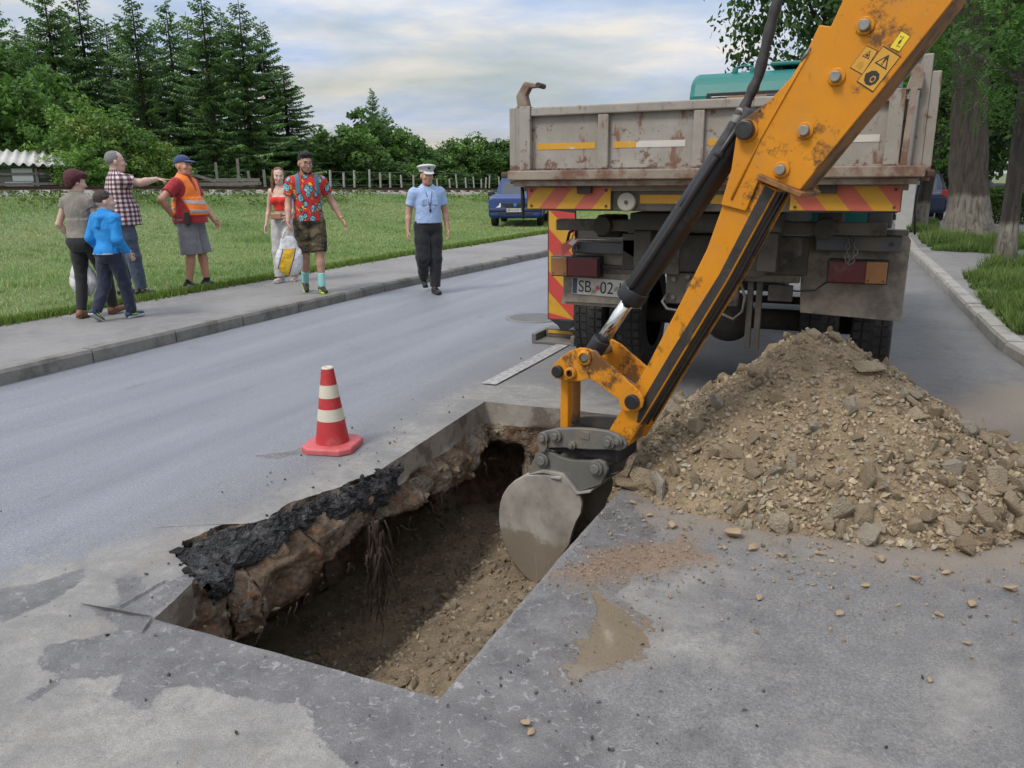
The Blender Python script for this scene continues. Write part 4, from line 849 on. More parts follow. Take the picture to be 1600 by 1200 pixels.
P = [(-1.03, 1.18), (-1.15, .675), (-.50, .668), (-.52, 1.08), (-.52, 1.18)]
MB().prism([(a, .70, z) for a, z in P], (0, .012, 0)).build('mud_flap', M_FLAP, trk_, .003)
P = [(.60, 1.20), (.63, .71), (1.27, .685), (1.275, 1.22), (1.25, 1.26), (.7, 1.26)]
MB().prism([(a, .70, z) for a, z in P], (0, .012, 0)).build('mud_flap', M_FLAP, trk_, .003)
for x0, x1, xm, z0, z1 in ((-1.171, -.80, -1.04, .918, 1.056), (.795, 1.15, 1.022, .95, 1.09)):
    lp = thing('tail_lamp', None, None); lp.parent = trk_; tb('housing', (x0-.008, .555, z0-.008), (x1+.008, .66, z1+.008), M_BLACKST, .006, lp)
    am, rd = ((x0, xm), (xm, x1)) if x0 < 0 else ((xm, x1), (x0, xm))
    tb('amber_lens', (am[0], .53, z0), (am[1]-.002, .557, z1), M_LAMB, .006, lp); tb('red_lens', (rd[0]+.002, .53, z0), (rd[1], .557, z1), M_LRED, .006, lp)
    for xs in (am[0]+.02, am[1]-.02): MB().cyl((xs, .526, z0+.02), (xs, .531, z0+.02), .006, n=8).build('lens_screw', M_GRIME, lp)
MB().tube([(-.79, .62, .99), (-.6, .63, .985), (-.3, .65, .99)], .016, 8).build('cable_conduit', M_GRIME, trk_); MB().tube([(.80, .62, .95), (.72, .62, .88), (.6, .61, .87), (.4, .6, .91), (.2, .6, .94)], .006, 6).build('cable', M_HOSE, trk_)
pr_ = thing('number_plate', None, None, (-1.045, .655, .766), 0); pr_.parent = trk_; pr_.rotation_euler = (0, R(1.6), 0)
MB().box((0, 0, 0), (.54, .008, .132)).build('plate', M_WHITE, pr_, .003); MB().box((0.006, -.0015, .006), (.042, .0, .126)).build('blue_band', M('plate_blue', (.05, .07, .13), .6), pr_)
text('SB', .128, M_TXT, pr_, (.052, -.001, .022), (R(90), 0, 0), sx=.82); text('02', .128, M_TXT, pr_, (.225, -.001, .022), (R(90), 0, 0), sx=.86); text('LY', .128, M_TXT, pr_, (.372, -.001, .022), (R(90), 0, 0), sx=.86)
MB().prism([(.196, -.001, .052), (.209, -.001, .038), (.222, -.001, .052), (.222, -.001, .072), (.209, -.001, .078), (.196, -.001, .072)], (0, -.001, 0)).build('plate_crest', M_RED, pr_)
tb('plate_bracket', (-1.12, .668, .70), (-.50, .69, .93), M_FLAP, .003)
# chains
def chain(pts, r=.011):
    mb = thing('chain', None, None); mb.parent = trk_; P = resample(pts, .036, False)
    tor = []; 
    for i, p in enumerate(P):
        d = P[min(i+1, len(P)-1)]-P[max(i-1, 0)]; d /= np.linalg.norm(d); a = np.array([0, 1, 0]) if i % 2 else np.array([1, 0, 0]); a = a-d*np.dot(a, d); a /= np.linalg.norm(a)
        ring = [p+d*.024*math.cos(q)+a*.013*math.sin(q) for q in np.linspace(0, 2*math.pi, 11)]; MB().tube(ring, .0045, 5).build('chain_link', M_STEEL, mb)
chain([(-1.0, .57, 1.20), (-.985, .56, 1.12), (-1.0, .56, 1.06)]); chain([(.90, .58, 1.26), (.90, .54, 1.15), (.905, .53, 1.08), (.93, .53, 1.09), (.95, .54, 1.15), (.93, .57, 1.23)])
MB().tube([(-1.06, .58, 1.16), (-1.03, .55, 1.24), (-.97, .56, 1.28), (-.90, .6, 1.29), (-.86, .62, 1.27)], .011, 8).build('hand_loop', M_BLACKST, trk_)
MB().prism([(-1.08, .50, 1.15), (-1.0, .50, 1.20), (-.93, .50, 1.19), (-1.0, .50, 1.13), (-1.07, .50, 1.06)], (0, .004, 0)).build('warning_tape', M('tape_redwhite', (.50, .10, .08), .5), trk_)
MB().prism([(-1.02, .495, 1.165), (-.985, .495, 1.20), (-.945, .495, 1.19), (-.985, .495, 1.15)], (0, .003, 0)).build('warning_tape', M('tape_white', (.6, .58, .55), .5), trk_)
MB().tube([(-1.22, .1, 1.58), (-1.215, .1, 1.5), (-1.22, .11, 1.40), (-1.215, .11, 1.36)], [.012, .016, .011, .006], 8).build('hanging_rod', M_BLACKST, trk_); MB().tube([(1.25, .1, 1.58), (1.245, .1, 1.45), (1.26, .1, 1.3)], .006, 6).build('hanging_wire', M_BLACKST, trk_)
# wheels
def wheel(x, y, w=.27, r=.50):
    o = thing('wheel', None, None, (x, y, r)); o.parent = trk_; X = Matrix.Rotation(R(90), 4, 'Y')
    MB().lathe([(.29, -w/2), (.40, -w/2-.005), (.465, -w/2+.005), (r-.012, -w/2+.04), (r-.004, 0), (r-.012, w/2-.04), (.465, w/2-.005), (.40, w/2+.005), (.29, w/2)], 48, X, cap=False).build('tyre', M_TYRE, o)
    m = MB()
    for k in range(44):
        a = 2*math.pi*k/44
        for u, ww in ((-w*.36, .05), (-w*.13, .048), (w*.13, .048), (w*.36, .05)):
            Mx = Matrix.Rotation(a+(u > 0)*.07, 4, 'X') @ Matrix.Translation((u, 0, r-.008)); m.box((-ww/2, -.026, -.01), (ww/2, .026, .008), Mx)
    m.build('tread', M_TYRE, o)
    MB().lathe([(.05, .03), (.17, .03), (.19, -.02), (.26, -.03), (.29, -.11), (.295, -.13)], 28, X, cap=False).build('rim', M_GRIME2, o); return o
for x in (-1.055, -.745, .745, 1.105): wheel(x, 1.58)
for x in (-1.05, 1.05): wheel(x, 5.3)
MB().cyl((-1.0, 1.58, .50), (1.0, 1.58, .50), .085, n=18).build('rear_axle', M_GRIME, trk_)
MB().lathe([(.05, -.25), (.15, -.2), (.20, -.08), (.21, .02), (.16, .12), (.08, .2)], 24, Matrix.Translation((.03, 1.5, .52)) @ Matrix.Rotation(R(90), 4, 'X')).build('differential', M_GRIME, trk_)
# tow hitch casting
tb('hitch_plate', (-.30, .60, .74), (.22, .66, .97), M_GRIME2, .012); MB().cyl((-.05, .52, .86), (-.05, .62, .86), .09, n=20).build('hitch_jaw', M_GRIME2, trk_, .012)
for x, z in ((-.24, .92), (-.24, .79), (.16, .92), (.16, .79), (-.14, .94), (.08, .77)): MB().cyl((x, .58, z), (x, .605, z), .018, n=6).build('hitch_bolt', M_STEEL, trk_)
MB().tube([(-.28, .58, .82), (-.31, .55, .76), (-.27, .54, .71), (-.2, .55, .70), (-.14, .56, .72)], .011, 7).build('air_line', M_STEEL, trk_); MB().tube([(.22, .58, .95), (.27, .55, .82), (.26, .54, .72), (.2, .55, .66), (.1, .56, .7)], .010, 7).build('air_line', M_GRIME2, trk_)
for x in (.30, .36): tb('hitch_strut', (x-.02, .58, .45), (x+.02, .62, 1.0), M_GRIME, .004)
tb('under_bar', (.26, .56, .93), (.62, .61, .98), M_GRIME2, .005); tb('lamp_box', (.42, .56, .80), (.58, .62, .91), M_GRIME, .008); tb('cross_bar', (-.45, 1.9, .58), (.6, 1.96, .64), M_GRIME, .006)
tb('air_tank', (-.3, 2.4, .6), (.4, 3.2, .98), M_GRIME, .08); tb('gearbox', (-.25, 3.6, .55), (.25, 5.5, 1.05), M_GRIME, .06)
tb('drop_bracket', (-.62, .55, .98), (-.50, .62, 1.20), M_GRIME, .006); tb('valve_block', (-.9, .8, 1.19), (-.7, 1.0, 1.36), M_GRIME, .02); tb('valve_block', (.7, .55, 1.30), (.86, .75, 1.40), M_GRIME2, .02); tb('side_box', (1.0, .62, 1.30), (1.15, .9, 1.40), M('bumper_blue_grey', (.1, .1, .1)), .01)
# stabiliser leg with striped board on the kerb side
sb = thing('stabiliser_leg', None, None); sb.parent = trk_
tb('outrigger_beam', (-1.9, 2.34, 1.05), (-.5, 2.44, 1.2), M_GRIME, .006, sb); z0, z1, x0, x1 = .25, 1.33, -1.872, -1.60
tb('backing', (x0-.012, 2.305, z0-.01), (x1+.004, 2.33, z1), M_BLACKST, 0, sb)
sw = .40; c = 0
for i in range(-3, 5):
    a = z0+i*.21; P = [(x0, a+.27), (x0, a+.48), (x1, a+.21), (x1, a)]; Q = []
    for q in range(4):
        A_, B_ = P[q], P[(q+1) % 4]; Q.append(A_)
    Q = [(x, min(max(z, z0), z1)) for x, z in Q]; c += 1
    if abs(Q[0][1]-Q[1][1])+abs(Q[2][1]-Q[3][1]) > .01: MB().prism([(x, 2.30, z) for x, z in Q], (0, .0045, 0)).build('stripe', M_AMB if c % 2 else M_RED, sb)
MB().prism([(x0, 2.30, .245), (x1, 2.30, .245), (x1-.02, 2.30, .17), (x1-.09, 2.30, .13), (x0+.13, 2.30, .13), (x0+.10, 2.30, .18)], (0, .12, 0)).build('foot_knuckle', M_BLACKST, sb, .006)
tb('foot_pad', (-2.02, 2.2, .0), (-1.56, 2.6, .03), M_GREYCAST, .006, sb); tb('pad_rim', (-2.02, 2.2, .03), (-1.97, 2.6, .10), M_GREYCAST, .006, sb); tb('pad_rim', (-1.60, 2.2, .03), (-1.56, 2.6, .10), M_GREYCAST, .006, sb); tb('pad_web', (-1.96, 2.45, .03), (-1.61, 2.6, .12), M_GREYCAST, .006, sb); tb('pad_stripe', (-1.93, 2.44, .07), (-1.66, 2.449, .10), M_AMB, 0, sb)
# cab
cabx = .17
P = [(3.75, .75), (3.75, 2.45), (3.83, 2.62), (4.0, 2.69), (5.2, 2.72), (5.6, 2.5), (5.95, 1.6), (5.98, .75)]
cabo = MB().prism([(-.85, y, z) for y, z in P], (2.05, 0, 0)).build('cab', M_TEAL, trk_, .06)
tb('rear_window', (-.62, 3.735, 1.95), (.80, 3.752, 2.44), M_DGLASS, .03); tb('window_seal', (-.66, 3.74, 1.91), (.84, 3.749, 2.475), M_BLACKST, .03)
tb('seat_back', (-.45, 3.728, 2.40), (-.05, 3.736, 2.435), M('tan_cloth', (.30, .17, .08), .8), 0)
tb('roof_hatch', (-.07, 4.0, 2.735), (.75, 4.7, 2.775), M_TEAL, .012); tb('hatch_prop', (-.03, 4.1, 2.69), (.05, 4.2, 2.734), M_BLACKST, 0)
MB().tube([(-.42, 4.0, 2.68), (-.42, 4.0, 2.735), (-.33, 4.0, 2.755), (-.24, 4.0, 2.74), (-.24, 4.0, 2.68)], .011, 8).build('roof_rail', M_TEAL, trk_); 
for x in (-.42, -.24): MB().cyl((x, 4.0, 2.66), (x, 4.0, 2.73), .03, n=12).build('roof_mount', M_TEAL, trk_, .005)
# ================================================================== SPOIL HEAP, CONE, LOOSE STONES
heap = thing('spoil_heap', 'tall heap of brown soil and broken stones dumped behind the truck', 'soil heap', (0, 0, 0))
PK = np.array([-.22, 4.72]); PH = .80
def heapz(x, y):
    dx = (x-PK[0]); dx = np.where(dx < 0, dx/1.0, dx/1.30); dy = y-PK[1]; dy = np.where(dy < 0, dy/1.06, dy/.95)
    pw_ = np.where((dy > 0) & (dx > 0), 1.75, 2.6); r = (np.abs(dx)**pw_+np.abs(dy)**pw_)**(1/pw_)+fbm2(x, y, 1.7, 3, 33)*.16
    h = PH*(1-np.clip(r, 0, 1.3)**1.12); h = np.maximum(h, .15*(1-np.sqrt(((x-.75)/.75)**2+((y-4.25)/.55)**2))+fbm2(x, y, 3, 3, 34)*.05)
    h = PH*.94-np.logaddexp(0, (PH*.94-h)*22)/22 if False else h
    return np.minimum(h, PH-.03-.5*((x-PK[0])**2+(y-PK[1])**2))+fbm2(x, y, 6, 4, 35)*.05*np.clip(h*5, 0, 1)
gx, gy = np.meshgrid(np.linspace(-1.45, 1.75, 190), np.linspace(3.45, 5.9, 150), indexing='ij'); gz = np.maximum(heapz(gx, gy), -.03)+fbm2(gx, gy, 22, 2, 36)*.02*np.clip(heapz(gx, gy)*8, 0, 1)
inh = (poly_sd(gx, gy, HOLE) > .02) & (gx < -1.0); gz = np.where(inh, np.minimum(gz, -.06-.5*np.clip(-1.05-gx, 0, 1)), gz)
n0, n1 = gx.shape; ii, jj = np.meshgrid(np.arange(n0-1), np.arange(n1-1), indexing='ij')
q = gridq(n1, ii, jj); top = gz.ravel()[q].max(1) > -.028; q = q[top]
me = np_mesh('mound', np.stack([gx, gy, gz], -1).reshape(-1, 3), q, None, M_SOIL, True); link('mound', me, None, heap)
def heap_pts(n, r, foot):
    x = r.uniform(-1.2, 1.6, n*8); y = r.uniform(3.5, 5.6, n*8); h = heapz(x, y); w = foot+(1-foot)*(1-np.clip(h, 0, PH)/PH)**1.2
    w = w*np.where(y > 5.2, .3, 1)*np.where(x < -.45, .55, 1); k = (h > 0) & (x > -1.07) & (r.random(n*8) < w); return np.column_stack([x, y, h])[k][:n]
r_ = np.random.default_rng(91); P = heap_pts(300, r_, .18); S = .023+.055*r_.random(300)**1.7
S = S*(.65+.6*(1-P[:, 2]/PH))
for k in range(300): link('stone', ROCKS[k % 14], None, heap, (P[k, 0], P[k, 1], P[k, 2]+S[k]*.30), tuple(r_.uniform(0, 6.28, 3)), (S[k]*r_.uniform(.9, 1.35), S[k], S[k]*r_.uniform(.7, 1)))
for x, y, s in ((.10, 4.52, .085), (.32, 4.52, .07), (-.20, 4.66, .05), (-.92, 3.88, .085), (.72, 4.15, .07), (-.28, 4.62, .04)):
    link('stone', ROCKS[int(s*1000) % 14], None, heap, (x, y, float(heapz(np.array(x), np.array(y)))+s*.3), (.3, .2, x*5), (s*1.3, s, s*.62))
n = 9000; P = heap_pts(n, r_, .45); S = .004+.014*r_.random(n)**3.0
rock_stuff(P+np.array([0, 0, 1])*S[:, None]*.35, S, chipcols(n, r_, 1.15), 8, 'gravel', M_CHIP, heap)
n = 2600; P = heap_pts(n, r_, .12); S = .011+.016*r_.random(n)**1.6; S = S*(.6+.5*(1-P[:, 2]/PH))
rock_stuff(P+np.array([0, 0, 1])*S[:, None]*.4, S, chipcols(n, r_, 1.22), 18, 'small_stones', M_CHIP, heap)
# scattered fine debris on the road: tan crumbs by the heap, dark crumbs by the pit
def crumbs(n, cx, cy, sx, sy, smin, smax, cols, seed, name, label):
    r = np.random.default_rng(seed); x = r.normal(cx, sx, n); y = r.normal(cy, sy, n); ok = poly_sd(x, y, HOLE) < -.02; x, y = x[ok], y[ok]; s = smin+(smax-smin)*r.random(len(x))**3
    o = rock_stuff(np.column_stack([x, y, s*.4+.004]), s, cols(len(x), r), seed, name, M_CHIP); tag(o, label, None, None, 'stuff')
darkc = lambda n, r: np.array([(.05, .05, .05)])*r.uniform(.4, 2.2, (n, 1))
crumbs(900, -.2, 3.45, .75, .35, .003, .013, lambda n, r: chipcols(n, r), 71, 'soil_crumbs', 'tan crumbs of soil scattered before the heap')
crumbs(420, -1.0, 2.1, 1.0, .5, .002, .010, darkc, 72, 'asphalt_crumbs', 'dark asphalt crumbs scattered round the pit rim')
crumbs(160, -2.75, 3.9, .2, 1.0, .002, .010, darkc, 73, 'asphalt_crumbs', 'dark asphalt crumbs beside the traffic cone')
crumbs(500, -.85, 3.05, .22, .16, .002, .008, lambda n, r: chipcols(n, r), 74, 'soil_crumbs', 'brown crumbs spilled at the pit edge under the bucket')
M_LOOSE = M('loose_stone_tan', (.33, .245, .155), .9, 0, .3, 20, .5, 40, .004)
LS = [rock_mesh('loose_stone', 500+k, M_LOOSE, .7) for k in range(5)]
for k, (x, y, s) in enumerate([(-.43, 3.52, .05), (-.33, 3.42, .028), (-.2, 3.40, .025), (.05, 2.98, .022), (-.58, 2.86, .014), (-.82, 1.93, .02), (-.79, 1.90, .016), (.33, 3.40, .024), (.52, 3.25, .027), (.40, 3.12, .02), (.14, 3.25, .02), (.34, 2.66, .014), (.48, 2.95, .016), (-.25, 2.98, .022), (-.97, 3.72, .02), (-.85, 3.60, .018), (-.72, 3.52, .03), (.68, 3.45, .03), (.2, 3.52, .03), (-.05, 3.48, .022), (.45, 3.5, .02), (-.45, 3.38, .016)]):
    o = link('loose_stone', LS[k % 5], None, None, (x, y, s*.55), (0, 0, k*1.3), (s*1.15, s, s*.85)); tag(o, 'small tan stone lying loose on the asphalt before the heap', 'stone', 'loose stones on the road')
# traffic cone
M_CRED = M('cone_red', (.42, .028, .03), .5, 0, .2, 12, .1, 60, .003, (.42, .11, .1), .52, .7, 6.); M_CPINK = M('cone_base_faded', (.52, .115, .12), .6, 0, .2, 12, .15, 60, .003, (.40, .06, .065), .5, .66, 6.); M_CWH = M('cone_cream_band', (.56, .53, .42), .6, 0, .12, 12, 0, 60, .003, (.42, .36, .27), .58, .7, 7.)
cn = thing('traffic_cone', 'red and cream banded traffic cone standing beside the pit', 'traffic cone', (-2.955, 3.86, .003), R(14))
def octa(r, c, z): return [(r-c, -r, z), (r, -r+c, z), (r, r-c, z), (r-c, r, z), (-r+c, r, z), (-r, r-c, z), (-r, -r+c, z), (-r+c, -r, z)]
m = MB(); lv = [octa(.165, .06, 0), octa(.165, .06, .032), octa(.155, .058, .042)]; v = sum(lv, [])
m.add(v, [list(range(7, -1, -1)), list(range(16, 24))]+[[k*8+i, k*8+(i+1) % 8, (k+1)*8+(i+1) % 8, (k+1)*8+i] for k in range(2) for i in range(8)]).build('base', M_CPINK, cn, .006)
cr_ = lambda z: .105+(.036-.105)*(z-.042)/(.525-.042)
for k, (z0, z1, mt) in enumerate(((.04, .19, M_CRED), (.19, .265, M_CWH), (.265, .335, M_CRED), (.335, .415, M_CWH), (.415, .515, M_CRED))):
    e = .0012 if mt is M_CWH else 0; MB().lathe([(cr_(z0)+e, z0), (cr_(z1)+e, z1)], 32, cap=False).build('band', mt, cn)
MB().lathe([(cr_(.515), .515), (cr_(.525), .522), (cr_(.525)-.006, .525), (.02, .523), (.02, .40)], 32, cap=False).build('rim', M_CWH, cn)
MB().lathe([(.0195, .41), (.0195, .412)], 20).build('bore', M_STKB, cn)
# ================================================================== PEOPLE (signed-distance bodies meshed with surface nets)
def V3(*a): return np.array(a, float)
class SDF:
    def __init__(s, k=.02): s.p = []; s.k = k; s.cuts = []; s.subs = []
    def rc(s, a, b, r0, r1=None, k=None, fl=None): s.p.append(('rc', V3(*a), V3(*b), r0, r0 if r1 is None else r1, k, fl)); return s
    def cc(s, a, b, r0, r1=None, k=None, fl=None): s.p.append(('cc', V3(*a), V3(*b), r0, r0 if r1 is None else r1, k, fl)); return s
    def el(s, c, r, rot=None, k=None): s.p.append(('el', V3(*c), V3(*r), rot, None, k, None)); return s
    def bx(s, c, h, rot=None, rr=.01, k=None): s.p.append(('bx', V3(*c), V3(*h), rot, rr, k, None)); return s
    def cut(s, p, n): s.cuts.append((V3(*p), V3(*n)/np.linalg.norm(n))); return s          # keep the side n points to
    def sub(s, kind, *a): s.subs.append((kind, a)); return s
    @staticmethod
    def bbox(q):
        if q[0] in ('rc', 'cc'):
            r = max(q[3], q[4])*(1.0 if q[6] is None else max(1, max(q[6]))); return np.minimum(q[1], q[2])-r, np.maximum(q[1], q[2])+r
        r = np.linalg.norm(q[2]) if q[3] is not None else q[2]; 
        if q[0] == 'bx': r = r+q[4]
        return q[1]-r, q[1]+r
    @staticmethod
    def ev(q, X):
        if q[0] in ('rc', 'cc'):
            a, b, r0, r1, fl = q[1], q[2], q[3], q[4], q[6]; d = b-a; L2 = d@d+1e-12; w = X-a; t = (w@d)/L2
            tc = np.clip(t, 0, 1); e = w-tc[..., None]*d
            if fl is not None: e = e/np.array(fl)
            rad = np.linalg.norm(e, axis=-1) if q[0] == 'rc' else np.linalg.norm((w-t[..., None]*d)/(np.array(fl) if fl is not None else 1.), axis=-1)
            D = rad-(r0+(r1-r0)*tc)
            if q[0] == 'cc': D = np.maximum(D, np.maximum(-t, t-1)*math.sqrt(L2))
            return D
        w = X-q[1]
        if q[3] is not None: w = w@q[3]
        if q[0] == 'el':
            k0 = np.linalg.norm(w/q[2], axis=-1); k1 = np.linalg.norm(w/q[2]**2, axis=-1)+1e-9; return k0*(k0-1)/k1
        e = np.abs(w)-q[2]; return np.linalg.norm(np.maximum(e, 0), axis=-1)+np.minimum(e.max(-1), 0)-q[4]
    def mesh(s, name, vox, mat, inflate=0., noise=None):
        lo = np.min([s.bbox(q)[0] for q in s.p], 0)-vox*3-inflate; hi = np.max([s.bbox(q)[1] for q in s.p], 0)+vox*3+inflate
        N = np.ceil((hi-lo)/vox).astype(int)+1; D = np.full(N, .2, np.float32); ax = [lo[i]+vox*np.arange(N[i]) for i in range(3)]
        for q in s.p:
            k = s.k if q[5] is None else q[5]; b0, b1 = s.bbox(q); m = k+vox*3+inflate
            i0 = np.clip(np.floor((b0-m-lo)/vox).astype(int), 0, N); i1 = np.clip(np.ceil((b1+m-lo)/vox).astype(int)+1, 0, N); sl = tuple(slice(a, b) for a, b in zip(i0, i1))
            X = np.stack(np.meshgrid(*[ax[i][sl[i]] for i in range(3)], indexing='ij'), -1); d = s.ev(q, X)-inflate; A = D[sl]
            h = np.maximum(k-np.abs(A-d), 0)/max(k, 1e-6); D[sl] = np.minimum(A, d)-h*h*k*.25
        if s.cuts or s.subs or noise:
            X = np.stack(np.meshgrid(*ax, indexing='ij'), -1)
            near = np.abs(D) < .06
            if noise:
                Z = X[near]; D[near] += (fbm(Z*np.array(noise[1]), 3, noise[2])*noise[0]).astype(np.float32)
            for p, n in s.cuts: D = np.maximum(D, -((X-p)@n)).astype(np.float32)
            for kind, a in s.subs:
                t = SDF(); getattr(t, kind)(*a); D = np.maximum(D, -s.ev(t.p[0], X)).astype(np.float32)
        return snets(name, D, lo, vox, mat)
def snets(name, D, lo, vox, mat):
    ins = D < 0; n0, n1, n2 = np.array(D.shape)-1
    c = np.zeros((n0, n1, n2), np.int8)
    for a in (0, 1):
        for b in (0, 1):
            for d in (0, 1): c += ins[a:n0+a, b:n1+b, d:n2+d]
    act = np.argwhere((c > 0) & (c < 8)); idx = np.full((n0, n1, n2), -1, np.int32); idx[tuple(act.T)] = np.arange(len(act))
    P = np.zeros((len(act), 3)); cnt = np.zeros(len(act)); off = [(a, b, d) for a in (0, 1) for b in (0, 1) for d in (0, 1)]
    for o in off:
        for ax in range(3):
            if o[ax]: continue
            o2 = list(o); o2[ax] = 1; v0 = D[act[:, 0]+o[0], act[:, 1]+o[1], act[:, 2]+o[2]]; v1 = D[act[:, 0]+o2[0], act[:, 1]+o2[1], act[:, 2]+o2[2]]
            m = (v0 < 0) != (v1 < 0); t = np.where(m, v0/(v0-v1+(v0 == v1)), 0); q = np.tile(np.array(o, float), (len(act), 1)); q[:, ax] += t
            P[m] += q[m]; cnt[m] += 1
    P = (P/cnt[:, None]+act)*vox+lo; Q = []
    for ax in range(3):
        u, w = [(1, 2), (2, 0), (0, 1)][ax]; sl0 = [slice(None)]*3; sl1 = [slice(None)]*3; sl0[ax] = slice(0, -1); sl1[ax] = slice(1, None)
        a, b = ins[tuple(sl0)], ins[tuple(sl1)]; e = np.argwhere(a != b); e = e[(e[:, u] > 0) & (e[:, w] > 0) & (e[:, u] < D.shape[u]-1) & (e[:, w] < D.shape[w]-1)]
        f = a[tuple(e.T)]
        def id_(du, dw): k = e.copy(); k[:, u] += du; k[:, w] += dw; return idx[tuple(k.T)]
        q = np.stack([id_(-1, -1), id_(0, -1), id_(0, 0), id_(-1, 0)], 1); q[~f] = q[~f][:, ::-1]; Q.append(q)
    return np_mesh(name, P, np.concatenate(Q), None, mat, True)
def rotm(ax, ang): return np.array(Matrix.Rotation(ang, 3, Vector(ax)))
def nz(v): v = np.asarray(v, float); return v/(np.linalg.norm(v)+1e-9)

def hand(S, w, d, n, side, s, curl=.35, point=False):
    """w wrist, d hand direction, n palm normal, side +1/-1 thumb side"""
    d = nz(d); n = nz(n-d*np.dot(n, d)); a = np.cross(d, n)*side
    for k in (-1.2, -.2, .9): S.rc(w+d*.004*s, w+d*.082*s+a*.019*s*k, .016*s, .0125*s, .012)
    L = [.072, .080, .074, .058]
    for i in range(4):
        p = w+d*.088*s+a*(.026-.0175*i)*s; q = d.copy(); c = curl*(1+.12*i)
        if point: c = 0.02 if i == 0 else 1.25
        ang = 0
        for j, (fr, be) in enumerate(((.44, .75), (.31, 1.1), (.25, .85))):
            ang += c*be; q = d*math.cos(ang)+n*math.sin(ang); p2 = p+q*L[i]*fr*s; S.rc(p, p2, (.0094-.001*j)*s, (.0086-.001*j)*s, .004); p = p2
    p = w+d*.022*s+a*.022*s
    for fr, dv in ((.036, d*.62+a*.72+n*.25), (.032, d*.82+a*.35+n*.40), (.026, d*.92+a*.12+n*.45)): p2 = p+nz(dv)*fr*s; S.rc(p, p2, .0115*s, .0095*s, .006); p = p2

M_SKIN = {}
def skin(col, key):
    if key not in M_SKIN:
        t = NT('skin_'+key); n = t.noise(16, 5, .6); c = t.mix(n, tuple(x*.86 for x in col), tuple(min(1, x*1.12) for x in col)); t.set(t.b.inputs['Subsurface Weight'], .08); t.set(t.b.inputs['Subsurface Radius'], (.012, .005, .003)); M_SKIN[key] = t.done(c, .52)
    return M_SKIN[key]
def cloth(name, col, rough=.88, fold=1., fsc=7, var=.16):
    if name in _mc: return _mc[name]
    t = NT(name); n = t.noise(fsc, 4, .6); c = t.mix(n, tuple(x*(1-var) for x in col), tuple(min(1, x*(1+var)) for x in col))
    h = t.math('ADD', t.noise(fsc*1.4, 3, .5, t.map((1, 1, .55)), 1.2), t.math('MULTIPLY', t.noise(260, 2, .5), .05)); t.bump(h, .7*fold, .03); t.set(t.b.inputs['Sheen Weight'], .15); _mc[name] = t.done(c, rough); return _mc[name]
VOX = .0072
STD = dict(hip=(.092, 0, .93), knee=(.10, .02, .50), ank=(.10, 0, .085), sh=(.188, -.005, 1.425), el=(.235, -.03, 1.14), wr=(.245, .05, .90))
